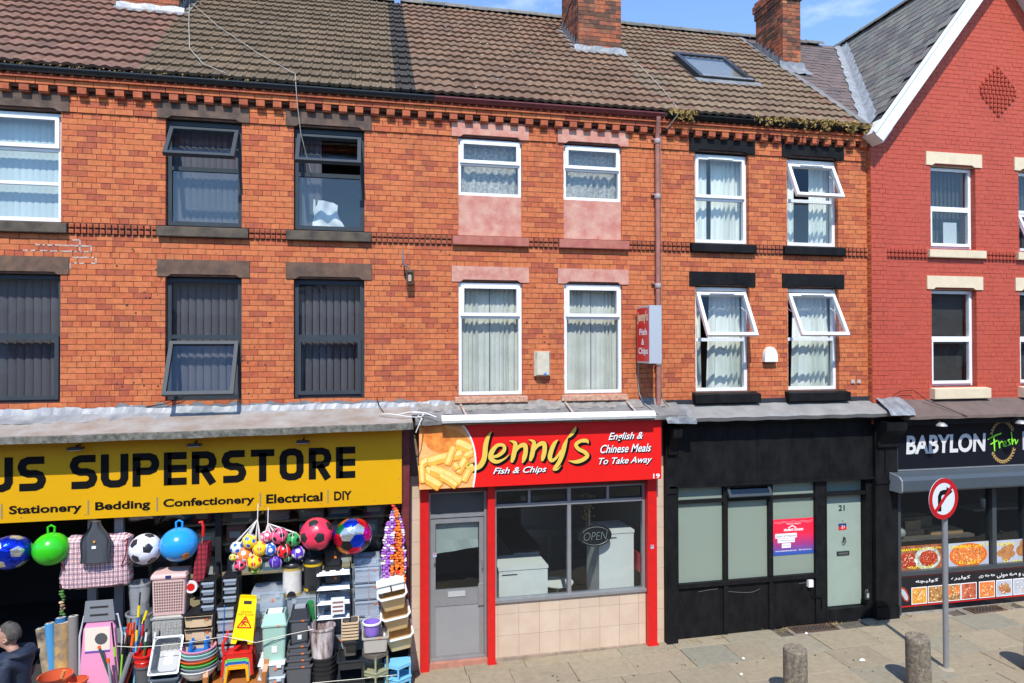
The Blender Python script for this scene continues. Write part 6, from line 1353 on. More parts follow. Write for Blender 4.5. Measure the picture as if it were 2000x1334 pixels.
# ================================================================ terrace across the street (shows only in the panes)
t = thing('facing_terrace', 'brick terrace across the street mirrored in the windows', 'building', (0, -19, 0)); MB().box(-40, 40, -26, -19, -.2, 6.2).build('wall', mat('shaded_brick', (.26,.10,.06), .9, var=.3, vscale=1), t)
b = MB(); b.rings([[(x,-18.7,6.2),(x,-22.5,8.6),(x,-26.3,6.2)] for x in (-40, 40)]); b.build('roof', mat('slate_far', (.09,.09,.1), .8), t)
for i in range(20):
    MB().box(-38.6+i*4, -37.4+i*4, -19.02, -18.95, 3.9, 5.4).build('window', mat('far_window', (.35,.37,.4), .3), t)
    if i % 2: MB().box(-39.4+i*4, -38.2+i*4, -23, -22, 8.0, 9.6).build('chimney', MATS['shaded_brick'], t)
# ================================================================ the man at the lower left corner
def person():
    cx, cy = PX(28, 1290, -1.7), -1.7; g = gz(cx); t = thing('person', 'man in a navy hooded jacket with short grey hair walking past the goods', 'person', (cx, cy, g))
    import bmesh
    H = PZ(30, 1220, -1.7)-g; s = H/1.76
    # joints: body faces -x (left), slightly towards the shop; local axes: f = forward
    fwd = Vector((-.97, .24, 0)); lf = Vector((-.24, -.97, 0)) # his left side faces the camera
    def J_(f, l, z): return fwd*f*s+lf*l*s+Vector((0,0,z*s))
    V = [J_(0,0,.98), J_(0,0,1.12), J_(-.01,0,1.28), J_(-.02,0,1.42), J_(0,0,1.50),            # pelvis .. neck base
         J_(0,.10,.90), J_(.06,.10,.50), J_(.02,.10,.09), J_(.20,.11,.05),                    # left leg
         J_(0,-.10,.90), J_(-.04,-.10,.50), J_(-.18,-.10,.12), J_(-.04,-.11,.04),             # right leg
         J_(-.02,.19,1.40), J_(-.06,.25,1.13), J_(.07,.24,.92),                               # left arm
         J_(-.02,-.19,1.40), J_(.03,-.25,1.13), J_(.16,-.22,.95)]
    E_ = [(0,1),(1,2),(2,3),(3,4),(0,5),(5,6),(6,7),(7,8),(0,9),(9,10),(10,11),(11,12),(3,13),(13,14),(14,15),(3,16),(16,17),(17,18)]
    rad = [.165,.16,.18,.165,.075,.105,.072,.05,.042,.105,.072,.05,.042,.085,.066,.048,.085,.066,.048]
    me = bpy.data.meshes.new('body'); me.from_pydata([tuple(v) for v in V], E_, []); o = bpy.data.objects.new('body', me); COL.objects.link(o)
    md = o.modifiers.new('skin', 'SKIN')
    for i, sv in enumerate(me.skin_vertices[0].data): sv.radius = (rad[i]*s, rad[i]*s*(.8 if i < 4 else 1)); sv.use_root = (i == 0)
    o.modifiers.new('sub', 'SUBSURF').levels = 2
    dg = bpy.context.evaluated_depsgraph_get(); m2 = bpy.data.meshes.new_from_object(o.evaluated_get(dg)); bpy.data.objects.remove(o)
    m2.name = 'body'; navy = mat('navy_jacket', (.011,.022,.050), .7, var=.3, vscale=9, bump=1.0, bscale=11); trou = mat('dark_trousers', (.03,.032,.04), .8); shoe = mat('black_shoe', (.012,.012,.012), .4); m2.materials.clear()
    for q in (navy, trou, shoe): m2.materials.append(q)
    for p in m2.polygons:
        p.use_smooth = True; z = p.center.z/s; lat = abs(p.center.dot(lf))/s; p.material_index = 2 if z < .12 else (1 if z < .84 and lat < .2 else 0)
    hang_ = bpy.data.objects.new('body', m2); COL.objects.link(hang_); hang_.parent = t
    skin = mat('skin', (.42,.23,.16), .55, var=.08, vscale=20); hair = mat('grey_brown_hair', (.035,.028,.024), .7, vscale=38, col2=(.10,.088,.078), bump=1, bscale=140, stretch=(1,1,.4))
    hc = J_(.06,0,1.645)  # head centre
    def Hd(f, l, z): return hc+fwd*f*s+lf*l*s+Vector((0,0,z*s))
    # neck + head as one surface of rings in height
    rr = []
    for z, f0, rf_, rl in ((-.20,-.055,.062,.062),(-.14,-.045,.058,.056),(-.115,-.01,.075,.058),(-.10,.018,.086,.058),(-.075,.02,.092,.064),(-.045,.012,.098,.070),(-.01,.006,.100,.074),(.03,.0,.100,.077),(.07,-.004,.096,.074),(.10,-.01,.078,.060),(.118,-.012,.045,.035)):
        row = []
        for k in range(20):
            a = 2*pi*k/20; c, sn = cos(a), sin(a); f = f0+rf_*c*(1.04 if c > 0 else 1); l_ = rl*sn
            if c > .9 and -.06 < z < 0: f += .018*(1 if z < -.03 else .7)   # nose
            if c > .85 and -.11 < z < -.09: f += .006
            row.append(Hd(f, l_, z))
        rr.append(row)
    b = MB(); b.rings(rr); hd = b.build('head', skin, t, True, True)
    for sd_ in (1, -1):
        b = MB(); b.lathe([(.004,-.006),(.024,-.005),(.03,.0),(.022,.008),(.01,.002)], 10, M=Matrix.Translation(Hd(-.012, sd_*.078, -.03)) @ lf.to_track_quat('Z','X').to_matrix().to_4x4() @ Matrix.Diagonal((s*.75,s*1.1,s*sd_,1))); b.build('ear', skin, hd, True, True)
        b = MB(); b.ball(.011*s, Hd(.088, sd_*.032, .0), 8, 6); b.build('eye', mat('eye_white', (.6,.6,.58), .3), hd, True, True)
        b = MB(); b.tube([Hd(.098, sd_*.05, .022), Hd(.107, sd_*.03, .028), Hd(.107, sd_*.014, .022)], .005*s, 5); b.build('eyebrow', hair, hd, True, True)
    b = MB(); b.tube([Hd(.098, -.024, -.078), Hd(.107, 0, -.076), Hd(.098, .024, -.078)], .005*s, 6); b.build('mouth', mat('lips', (.3,.12,.1), .5), hd, True, True)
    # hair: shell over crown, back and sides with uneven surface
    b = MB(); rr = []
    for j in range(12):
        v = j/11; ph_ = v*2.05; row = []
        for k in range(40):
            a = 2*pi*k/40; c, sn = cos(a), sin(a); lim = 2.0 if c < -.2 else (1.15+.55*max(0, -c+.2) if c < .55 else .86); q = min(ph_, lim); rad_ = 1.10+.02*sin(k*2.9+j*1.7)+.015*sin(k*5.3-j*2.3)+(.10 if c > .3 and q < 1 else 0)
            row.append(Hd(-.012+(.102*sin(q)*c)*rad_, .079*sin(q)*sn*rad_, .018+.112*cos(q)*rad_))
        rr.append(row)
    b.rings(rr, 0, True, False); b.build('hair', hair, hd, True, True)
    # hood folded on the back of the neck, collar
    b = MB(); rr = []
    for k in range(13):
        a = -2.3+4.6*k/12; c, sn = -cos(a), sin(a); q = .5+.5*cos(a*.65); ctr = J_(-.03+.11*c, .12*sn, 1.462+.012*q+.006*sin(k*2.2)); rad_ = (.022+.032*q+.005*sin(k*3.1))*s
        rr.append([ctr+(fwd*c+lf*sn)*cos(p_)*rad_*1.25+Vector((0,0,1))*sin(p_)*rad_ for p_ in [i*pi/4 for i in range(8)]])
    b.rings(rr); b.build('hood', navy, t, True, True)
    # hands with five fingers each
    for wrist, elbow in ((V[15], V[14]), (V[18], V[17])):
        d = (wrist-elbow).normalized(); side = d.cross(fwd).normalized(); up_ = side.cross(d).normalized(); b = MB(); w0 = wrist-d*.01*s
        b.rings([[w0+d*u*s+side*(x*wd*s)+up_*(y*.014*s) for x, y in ((-1,-1),(0,-1.2),(1,-1),(1,1),(0,1.2),(-1,1))] for u, wd in ((0,.024),(.04,.036),(.085,.04),(.1,.036))])
        for i, (o_, ln) in enumerate(((-.03,.07),(-.01,.08),(.01,.077),(.03,.062))):
            p0 = w0+d*.095*s+side*o_*s; b.tube([p0, p0+d*ln*.5*s-up_*.004*s, p0+d*ln*.9*s-up_*.022*s, p0+d*ln*s-up_*.034*s], .0088*s, 6, r1=.0065*s)
        p0 = w0+d*.03*s-side*.03*s; b.tube([p0, p0+d*.03*s-side*.02*s-up_*.01*s, p0+d*.06*s-side*.022*s-up_*.02*s], .0105*s, 6, r1=.0075*s); b.build('hand', skin, t, True, True)
    b = MB(); p = J_(.16, .2, 1.22); b.tube([J_(.155,.09,1.3), J_(.17,.1,1.27)], .006*s, 5); b.build('drawcord', M_WHT, t, True, True)
person()
# ================================================================ goods in front of the yellow shop
def bb(x0, x1, y0, y1, Y):
    """centre x, width, bottom z, top z of a photograph box standing on the plane y = Y"""
    xm_, ym_ = (x0+x1)/2, (y0+y1)/2; a, c = PX(x0, ym_, Y), PX(x1, ym_, Y); return (a+c)/2, c-a, PZ(xm_, y1, Y), PZ(xm_, y0, Y)
B_BLACK = pm('black_plastic', 34, 34, 36, .35); B_DGREY = pm('dark_grey_plastic', 84, 86, 90, .4); B_GREY = pm('grey_plastic', 150, 156, 162, .4); B_WHITE = pm('white_plastic', 226, 226, 222, .35); B_CREAM = pm('cream_plastic', 220, 188, 132, .4); B_BEIGE = pm('beige_plastic', 205, 180, 145, .4)
B_PINK = pm('dusty_pink_plastic', 214, 178, 170, .45); B_SAGE = pm('mint_sage_plastic', 156, 190, 176, .35); B_RED = pm('red_plastic', 206, 34, 30, .3); B_YEL = pm('yellow_plastic', 246, 212, 8, .35); B_BLUE = pm('blue_plastic', 30, 112, 190, .3); B_SKY = pm('sky_blue_plastic', 120, 190, 224, .35); B_GREEN = pm('green_plastic', 34, 120, 62, .35); B_LIME = pm('lime_plastic', 150, 210, 60, .35); B_ORANGE = pm('orange_plastic', 240, 96, 30, .35); B_PURP = pm('purple_plastic', 120, 84, 180, .35); B_BROWN = pm('brown_plastic', 168, 104, 50, .45); B_TERRA = pm('terracotta_plastic', 208, 92, 56, .45); B_OLIVE = pm('olive_plastic', 150, 150, 118, .45); B_AQUA = pm('aqua_plastic', 150, 212, 196, .35); B_TAUPE = pm('taupe_plastic', 96, 88, 80, .4)
B_CLEAR = clear_plastic('clear_polypropylene', (.72,.78,.84), .26); B_CLEAR2 = clear_plastic('clear_drawer', (.62,.68,.75), .36); B_SMOKE = clear_plastic('smoky_clear', (.55,.57,.58), .34)
M_STICK = pm('orange_sticker', 240, 120, 40, .5); M_TAG = mat('white_label', (.75,.76,.76), .5)
# ---- balls
PHI = (1+sqrt(5))/2
ICO = [Vector(v).normalized() for v in [(0,s*1,t*PHI) for s in (1,-1) for t in (1,-1)]+[(s*1,t*PHI,0) for s in (1,-1) for t in (1,-1)]+[(s*PHI,0,t*1) for s in (1,-1) for t in (1,-1)]]
def ball_mesh(sub, pent, hexa, puff=.02):
    """football of 12 pentagons and 20 hexagons; pent / hexa give a material slot for each panel"""
    ed = 1.06; nb = {i: [j for j in range(12) if j != i and (ICO[i]-ICO[j]).length < 1.1] for i in range(12)}; b = MB(); faces = []
    for i in range(12):
        c = ICO[i]; ax = (ICO[nb[i][0]]-c*c.dot(ICO[nb[i][0]])).normalized(); ay = c.cross(ax)
        o = sorted(nb[i], key=lambda j: atan2(ICO[j].dot(ay), ICO[j].dot(ax))); faces.append((c, [(c*2+ICO[j])/3 for j in o], pent(i)))
    k = 0
    for i in range(12):
        for j in nb[i]:
            for l in nb[i]:
                if i < j < l and l in nb[j]:
                    a, c, d = ICO[i], ICO[j], ICO[l]; n_ = (a+c+d).normalized()
                    if (c-a).cross(d-a).dot(n_) < 0: c, d = d, c
                    faces.append((n_, [(2*a+c)/3,(a+2*c)/3,(2*c+d)/3,(c+2*d)/3,(2*d+a)/3,(d+2*a)/3], hexa(k))); k += 1
    for ctr, ring, m in faces:
        ctr = sum(ring, Vector())/len(ring)
        for i in range(len(ring)):
            p, q = ring[i], ring[(i+1) % len(ring)]
            def pt(u, v):  # u from centre to edge, v along edge
                e = p+(q-p)*v; x = ctr+(e-ctr)*u; return x.normalized()*(1+puff*(1-u**4))
            for s in range(sub):
                u0, u1 = s/sub, (s+1)/sub; nv = sub
                for t in range(nv):
                    v0, v1 = t/nv, (t+1)/nv
                    if s == 0: b.poly([ctr.normalized()*(1+puff), pt(u1,v0), pt(u1,v1)], m)
                    else: b.poly([pt(u0,v0), pt(u1,v0), pt(u1,v1), pt(u0,v1)], m)
    return b
def football(px, py, r, Y, mats, label, pent=lambda i: 0, hexa=lambda i: 1, sub=3, rot=(.4,.3,.2), squash=1, name='ball', group=None, puff=.015):
    c = P(px, py, Y); R_ = r*abs((P(px+1, py, Y)-P(px, py, Y)).length)
    b = ball_mesh(sub, pent, hexa, puff); b.v = [tuple(Vector(v)*R_) for v in b.v]; o = b.build(name, mats, None, False)
    o.data.polygons.foreach_set('use_smooth', [True]*len(o.data.polygons)); o.location = c; o.rotation_euler = rot; o.scale = (1, squash, 1); return tag(o, label, 'ball', group)
foil = lambda n, r, g, b_: mat(n, S(r, g, b_), .16, metal=.75, bump=.25, bscale=40)
F_BLU, F_SIL, F_REDF, F_GRN, F_ORG, F_MAG, F_BLK = foil('foil_blue',20,60,220), foil('foil_silver',205,208,205), foil('foil_red',225,25,60), foil('foil_green',10,140,84), foil('foil_orange',245,140,25), foil('foil_magenta',220,20,150), foil('foil_black',50,50,52)
football(20, 1079, 43, -.75, [F_SIL, F_BLU], 'blue foil football balloon with silver panels at the left edge', rot=(.9,.2,.7), squash=.8, name='foil_balloon')
football(689, 1047, 38.5, -.62, [F_SIL, F_BLU, F_REDF, F_GRN, F_ORG, F_MAG, F_BLK], 'multicoloured foil football beside the flower garlands', pent=lambda i: [6,6,0,6,0,6,3,6,0,6,3,6][i], hexa=lambda k: [2,1,0,3,4,5,0,2,4,3,1,5,0,2,3,4,5,0,1,2][k], rot=(.5,.1,.35), squash=.85, name='foil_balloon')
BB_ = pm('ball_black', 40, 40, 44, .35); football(284, 1072, 31.5, -.62, [BB_, pm('ball_white', 222, 224, 236, .3)], 'white football with black pentagons between the checked bag and the blue hopper', rot=(.75,.25,.35))
football(618.5, 1043, 32.5, -.62, [BB_, pm('ball_hot_red', 232, 52, 84, .3)], 'large red football with black pentagons', rot=(.35,.5,.9))
def hopper(px, py, rx, ry, Y, m, label, sticker=False):
    c = P(px, py, Y); s = (P(px+1, py, Y)-c).length; R_ = rx*s; t = thing('space_hopper', label, 'ball', (c.x, c.y, c.z-ry*s))
    b = MB(); b.ball(R_, (0,0,ry*s), 28, 18, sz=ry/rx); b.build('ball', m, t, True, True)
    MB().tube([(-.035,0,2*ry*s-.02),(-.04,0,2*ry*s+.07),(0,0,2*ry*s+.095),(.04,0,2*ry*s+.07),(.035,0,2*ry*s-.02)], .014, 7).build('handle', m, t, True, True)
    if sticker:
        M1 = Matrix.Translation((0,0,ry*s)) @ Matrix.Rotation(radians(35),4,'Z') @ Matrix.Rotation(radians(28),4,'X') @ Matrix.Translation((0,-R_*1.0,0)); b = MB()
        b.lathe([(.001,0),(.05,0),(.05,.006),(.001,.008)], 12, M=M1 @ Matrix.Rotation(radians(90),4,'X')); b.build('sticker', mat('orange_print', S(236,150,40), .5, vscale=30, col2=S(180,90,30)), t, False, True)
    return t
hopper(100, 1072, 36, 35, -.68, pm('bright_green_rubber', 52, 190, 30, .22), 'bright green space hopper with a handle left of the checked bag')
hopper(350, 1063, 38, 35, -.66, pm('bright_blue_rubber', 36, 148, 222, .22), 'bright blue space hopper with an orange sticker', True)
# ---- net bags of small balls
def net_of_balls(side, top, balls, group):
    t = thing('ball_net', 'white string net holding the %s cluster of small balls' % side, 'net', P(*top, -.6)); b = MB(); tp = P(top[0], top[1], -.62)
    for zx, zy, zr, c1, c2, lab in balls:
        px, py = 400+zx/3.995, 1000+zy/3.995; r = zr/3.995; Y = -.62-.05*((zx*7+zy) % 5)/5; football(px, py, r, Y, [c1, c2], lab, sub=2, rot=(zx*.1, zy*.13, zx*.07), group=group)
        c = P(px, py, Y); s = r*(P(px+1, py, Y)-c).length
        for k in range(5):
            a = k*2*pi/5+zx; pts = [c+Vector((cos(a)*sin(q)*1.03, sin(a)*sin(q)*1.03, cos(q)*1.03))*s for q in (.15,.6,1.1,1.6,2.1)]; b.tube([tp]+pts, .0035, 4)
    b.tube([tp, tp+Vector((0,.05,.2))], .006, 4); stuff(b.build('netting', mat('net_string', (.75,.72,.68), .8), t)); del t.children[0]['kind']
c_ = lambda n, r, g, b_: pm('toy_'+n, r, g, b_, .25)
TW, TK, TP, TY, TR, TB, TG, TO, TV = c_('white',225,225,230), c_('black',30,30,34), c_('pink',235,80,120), c_('yellow',250,215,30), c_('red',230,40,40), c_('blue',30,100,200), c_('green',40,150,70), c_('orange',250,130,60), c_('violet',96,60,190)
net_of_balls('left', (503, 1014), [(248,280,50,TB,TW,'small white ball with blue spots at the upper left of the left net'),(350,228,58,TB,TY,'small yellow and blue ball at the top of the left net'),(310,335,62,TW,TO,'small orange and white ball in the middle of the left net'),(432,285,58,TO,TY,'small yellow ball with orange spots at the right of the left net'),(388,388,60,TR,TY,'small yellow ball with red spots at the bottom of the left net'),(275,412,50,TK,TP,'small pink ball with black spots at the bottom left of the left net'),(222,355,30,TR,c_('lime',190,220,60),'tiny lime ball with red spots at the far left of the left net'),(395,440,46,TY,TG,'small green ball half hidden at the lowest point of the left net')], 'small balls in the left net')
net_of_balls('right', (523, 1022), [(482,190,46,TW,TP,'small pink and white ball at the upper left of the right net'),(582,185,66,TK,TP,'small pink ball with black spots at the top of the right net'),(692,215,58,TK,TG,'small green ball with black spots at the top right of the right net'),(512,287,58,TW,TB,'small bright blue ball at the left of the right net'),(616,300,62,TK,TR,'small red ball with black spots in the middle of the right net'),(727,316,56,TW,TV,'small violet ball at the right end of the right net'),(556,388,56,TV,c_('deep_violet',70,40,150),'small deep violet ball at the bottom of the right net'),(646,360,32,TK,c_('dark_green',30,110,50),'tiny dark green ball low in the right net')], 'small balls in the right net')
# ---- checked laundry bag and grey drawstring bag
def pillow(w_, h_, d, n=18, m=10, pw=.38, fn=None):
    b = MB(); rr = []
    for j in range(m+1):
        v = -1+2*j/m; sv = (1-abs(v)**5)**.2 if abs(v) < 1 else .02; row = []
        for i in range(n):
            a = 2*pi*i/n; ca, sa = cos(a), sin(a); x = w_/2*math.copysign(abs(ca)**pw, ca)*(.80+.2*sv); y = d/2*math.copysign(abs(sa)**pw, sa)*max(sv, .05)
            q = (x+.012*sin(7*v+i), y+.012*sin(i*1.7+j*2.1), v*h_/2+.012*sin(i*.9+j)); row.append(fn(*q) if fn else q)
        rr.append(row)
    return b.rings(rr)
m = bpy.data.materials.new('red_check_weave'); m.use_nodes = True; n = m.node_tree.nodes; l = m.node_tree.links.new; tx = n.new('ShaderNodeTexCoord'); acc = None
for ax, sc2, col_ in (('X', 52, (.72,.26,.28)), ('Z', 40, (.78,.42,.44)), ('X', 19, (.45,.47,.56)), ('Z', 15, (.5,.52,.6))):
    wv = n.new('ShaderNodeTexWave'); wv.bands_direction = ax; wv.inputs['Scale'].default_value = sc2*.32; l(tx.outputs['Object'], wv.inputs['Vector']); r_ = n.new('ShaderNodeValToRGB'); r_.color_ramp.elements[0].position = .62; r_.color_ramp.elements[1].position = .7; r_.color_ramp.elements[0].color = (1,1,1,1); r_.color_ramp.elements[1].color = (*col_, 1); l(wv.outputs[0], r_.inputs[0])
    if acc is None: acc = r_.outputs[0]
    else:
        q = n.new('ShaderNodeMix'); q.data_type = 'RGBA'; q.blend_type = 'MULTIPLY'; q.inputs[0].default_value = .8; l(acc, q.inputs[6]); l(r_.outputs[0], q.inputs[7]); acc = q.outputs[2]
q = n.new('ShaderNodeMix'); q.data_type = 'RGBA'; q.blend_type = 'MULTIPLY'; q.inputs[0].default_value = 1; q.inputs[7].default_value = (.9,.87,.88,1); l(acc, q.inputs[6]); l(q.outputs[2], n['Principled BSDF'].inputs['Base Color']); n['Principled BSDF'].inputs['Roughness'].default_value = .45
cx, w_, z0, z1 = bb(123, 258, 1044, 1147, -.55); t = thing('laundry_bag', 'red and white checked laundry bag hanging under the yellow sign', 'bag', (cx, -.55, z0)); b = pillow(w_, z1-z0, .3, 26, 12); b.v = [(v[0], v[1], v[2]+(z1-z0)/2) for v in b.v]; b.build('body', m, t, True, True)
for s in (-1, 1): MB().tube([(s*.36,-.16,z1-z0-.08),(s*.41,-.18,z1-z0-.02),(s*.38,-.17,(z1-z0)*.62),(s*.33,-.165,(z1-z0)*.45)], .008, 5).build('strap', pm('dark_red_webbing', 120, 40, 44), t, True, True)
cx, w_, z0, z1 = bb(157, 217, 1018, 1098, -.76); t = thing('drawstring_bag', 'dark grey drawstring bag hanging in front of the checked bag', 'bag', (cx, -.76, z0)); H_ = z1-z0
b = MB(); rr = []
for j in range(11):
    v = j/10; wd = w_/2*(1-.03*sin(v*9) if v < .5 else (1-.03*sin(v*9))*(1-.72*(3*((v-.5)/.5)**2-2*((v-.5)/.5)**3))); row = []
    for i in range(40): a = 2*pi*i/40; row.append((wd*math.copysign(abs(cos(a))**.5, cos(a)), (.045*(1-v*.3)+.012*sin(i*2.4+v*3))*sin(a)-.009*sin(i*1.9+2*v), v*H_))
    rr.append(row)
b.rings(rr); b.build('body', pm('grey_nylon', 74, 78, 84, .4), t, True, True); MB().box(-.03,.02,-.052,-.046,H_*.35,H_*.42).build('label', M_TAG, t, False, True); MB().box(-.012,.012,-.056,-.05,H_*.5,H_*.55).build('badge', pm('gold_badge', 220, 160, 60), t, False, True)
# ---- plain vessels
def rim(b, w_, d, z, e=.014, h_=.022, m=0): b.tub(w_+2*e, d+2*e, w_+2*e, d+2*e, z-h_, z, e+.004, m, open_top='ring')
def holes_on(w0, w1, z0, z1, y0, y1, nx, nz_, fx_=.55, fz_=.55, M=None):
    """dark perforations just proud of a front face that slopes from (w0,y0,z0) to (w1,y1,z1)"""
    b = MB()
    for j in range(nz_):
        v0 = (j+.5-fz_/2)/nz_; v1 = (j+.5+fz_/2)/nz_
        for i in range(nx):
            u0 = (i+.5-fx_/2)/nx-.5; u1 = (i+.5+fx_/2)/nx-.5; pts = []
            for u, v in ((u0,v0),(u1,v0),(u1,v1),(u0,v1)):
                w_ = w0+(w1-w0)*v; p = Vector((u*w_, y0+(y1-y0)*v-.002, z0+(z1-z0)*v)); pts.append(M @ p if M else p)
            b.poly(pts)
    return b
def bin_thing(name, label, cat, box, Y, m, d=.3, taper=.88, lid=None, lidm=None, group=None, base=None, rimm=None):
    cx, w_, z0, z1 = bb(*box, Y); z0 = base if base is not None else z0; t = thing(name, label, cat, (cx, Y, z0), 0, group); h_ = z1-z0
    if cat == 'bin': MB().box(w_*.12, w_*.12+.035, -d/2-.017, -d/2-.0155, h_-.02, h_-.004).build('sticker', M_STICK, t, False, True)
    b = MB(); b.tub(w_*taper, d*taper, w_, d, 0, h_, .008, 0, r=min(.03, w_*.15)); b.build('body', m, t, False, True)
    b = MB(); rim(b, w_, d, h_); b.build('rim', rimm or m, t, False, True)
    return t, w_, h_
GB = lambda x: gz(x)+.0
# hampers
t, w_, h_ = bin_thing('laundry_hamper', 'dusty pink perforated hamper standing on the grey woven hamper', 'hamper', (303, 368, 1119, 1193), -.62, B_PINK, .32, .95)
MB().tub(w_+.03, .35, w_+.0, .32, h_, h_+.035, .01, 0, open_top=False).build('lid', B_PINK, t, False, True); MB().box(-.035,.035,-.175,-.168,h_-.02,h_+.02).build('clasp', pm('navy_clasp', 40,50,100), t, False, True)
stuff(holes_on(w_*.95*.88, w_*.90, .04, h_-.06, -.155, -.163, 12, 11).build('perforations', M_HOLE, t, False, True))
m_w = mat('grey_rattan_weave', S(178,178,172), .6, vscale=70, col2=S(140,140,136), bump=1, bscale=75)
t, w_, h_ = bin_thing('laundry_hamper', 'grey woven hamper under the pink one', 'hamper', (303, 364, 1196, 1290), -.63, m_w, .34, .86, base=gz(-2.2)); b = MB(); b.tub(w_+.02, .36, w_-.02, .33, h_, h_+.02, .01, 0, open_top=False); b.build('lid', B_BLACK, t, False, True)
for j in range(14):
    b = MB(); 
    for i in range(11):
        u = (i+.5)/11-.5; v = (j+.5)/14; ww = w_*(.86+.14*v)*.94; dd = .34*(.86+.14*v)/2
        b.box(u*ww-ww/26, u*ww+ww/26, -dd-.006 if (i+j) % 2 else -dd-.001, -dd+.005, v*h_*.95-h_/32+.02, v*h_*.95+h_/32+.02)
    b.build('weave', m_w, t, False, True)
# round bins
def round_bin(name, label, cat, box, Y, m, taper=.8, base=None, rimm=None, n=20, th=.006, tilt=0, group=None):
    cx, w_, z0, z1 = bb(*box, Y); z0 = base if base is not None else z0; h_ = z1-z0; R_ = w_/2; t = thing(name, label, cat, (cx, Y, z0), 0, group)
    b = MB(); b.lathe([(R_*taper,0),(R_,h_),(R_-th,h_),(R_*taper-th,.01)], n); b.build('body', m, t, True, True)
    b = MB(); b.lathe([(R_-.004,h_-.02),(R_+.012,h_-.018),(R_+.012,h_+.004),(R_-.004,h_+.006)], n, cap0=False, cap1=False); b.build('rim', rimm or m, t, True, True)
    if tilt: t.rotation_euler = (0, tilt, 0)
    return t, R_, h_
round_bin('waste_bin', 'upper of two smoky clear waste bins beside the pink hamper', 'bin', (251, 294, 1137, 1196), -.5, B_SMOKE, .8); round_bin('waste_bin', 'lower of two smoky clear waste bins, holding cleaning tools', 'bin', (247, 300, 1195, 1262), -.5, B_SMOKE, .8)
# ---- tools
def pole(name, label, a, c, Y, segs, r=.0125, Y2=None, cat='tool'):
    p, q = P(*a, Y), P(*c, Y if Y2 is None else Y2); q = q+(q-p)*.35; t = thing(name, label, cat, q)
    for u0, u1, m, k, nm in segs: MB().tube([p+(q-p)*u0, p+(q-p)*u1], r*k, 8).build(nm, m, t, True)
    return t
pole('broom', 'blue pole with yellow grip and black tip, nearer the clear bins', (274,1157), (264,1275), -.72, [(0,.16,B_BLACK,.8,'tip'),(.16,.3,B_YEL,1.3,'grip'),(.3,1,B_BLUE,1,'shaft')])
pole('broom', 'blue pole with yellow grip leaning to the right beside the woven hamper', (291,1180), (261,1273), -.74, [(0,.1,B_DGREY,.8,'tip'),(.1,.3,B_YEL,1.3,'grip'),(.3,1,B_BLUE,1,'shaft')])
pole('mop', 'red pole leaning across the grey bucket', (282,1240), (248,1330), -.8, [(0,.12,B_BLACK,.9,'tip'),(.12,.75,B_RED,1,'shaft'),(.75,1,B_RED,1.2,'socket')])
pole('squeegee', 'black pole with a lime band leaning on the ironing board', (218,1216), (230,1332), -.8, [(0,.3,B_BLACK,.9,'grip'),(.3,.42,B_LIME,1.2,'band'),(.42,1,B_DGREY,1,'shaft')])
pole('mop', 'purple and white pole standing in front of the woven hamper', (303,1236), (303,1334), -.85, [(0,.08,B_WHITE,1.2,'cap'),(.08,.28,B_PURP,1.1,'grip'),(.28,.7,B_WHITE,1,'shaft'),(.7,1,B_PURP,1,'socket')])
pole('brush', 'dark green handled brush lying over the ironing board', (193,1262), (217,1328), -.82, [(0,.05,B_ORANGE,1.6,'ferrule'),(.05,.7,pm('dark_green_handle',50,84,70),1.3,'handle'),(.7,1,B_DGREY,1.1,'shaft')])
pole('brush', 'orange capped grey handled brush at the foot of the ironing board', (211,1286), (216,1332), -.84, [(0,.12,B_ORANGE,1.6,'cap'),(.12,1,B_GREY,1.2,'handle')])
pole('rake', 'dark brown pole with a red grip among the cleaning tools', (251,1217), (236,1322), -.74, [(0,.14,B_RED,1.1,'grip'),(.14,1,pm('dark_brown_wood',92,56,44),1,'shaft')])
pole('broom', 'maroon pole with an orange clip among the cleaning tools', (263,1216), (252,1300), -.76, [(0,.2,B_RED,1,'grip'),(.2,.4,B_ORANGE,1.5,'clip'),(.4,1,pm('maroon_pole',110,40,50),1,'shaft')])
pole('foam_roll', 'thick grey foam roll leaning among the tools', (257,1276), (238,1330), -.86, [(0,1,pm('grey_foam',122,124,128,.8),2.6,'body')])
pole('umbrella', 'black furled umbrella standing beside the purple pole', (312,1232), (306,1300), -.8, [(0,.2,B_BLACK,.8,'handle'),(.2,1,pm('umbrella_cloth',70,74,84,.7),1.8,'canopy')])
for k, (p0, p1, cc, gc, w2) in enumerate((((247,1228),(242,1320),'teal','white','teal pole with a white grip'),((256,1208),(250,1300),'black','orange','black pole with an orange grip'),((268,1222),(263,1310),'sky','yellow','sky blue pole with a yellow grip'),((281,1212),(270,1300),'grey','red','grey pole with a red grip'),((241,1250),(235,1330),'lime','black','lime pole with a black grip'),((287,1228),(279,1300),'green','white','dark green pole with a white grip'))):
    CM = {'teal': pm('teal_pole',40,140,150), 'white': B_WHITE, 'black': B_BLACK, 'orange': B_ORANGE, 'sky': B_SKY, 'yellow': B_YEL, 'grey': B_GREY, 'red': B_RED, 'lime': B_LIME, 'green': B_GREEN}
    pole('broom', w2+' in the bunch of cleaning tools', p0, p1, -.70-.02*k, [(0,.07,B_BLACK,.8,'tip'),(.07,.25,CM[gc],1.25,'grip'),(.25,1,CM[cc],.95,'shaft')])
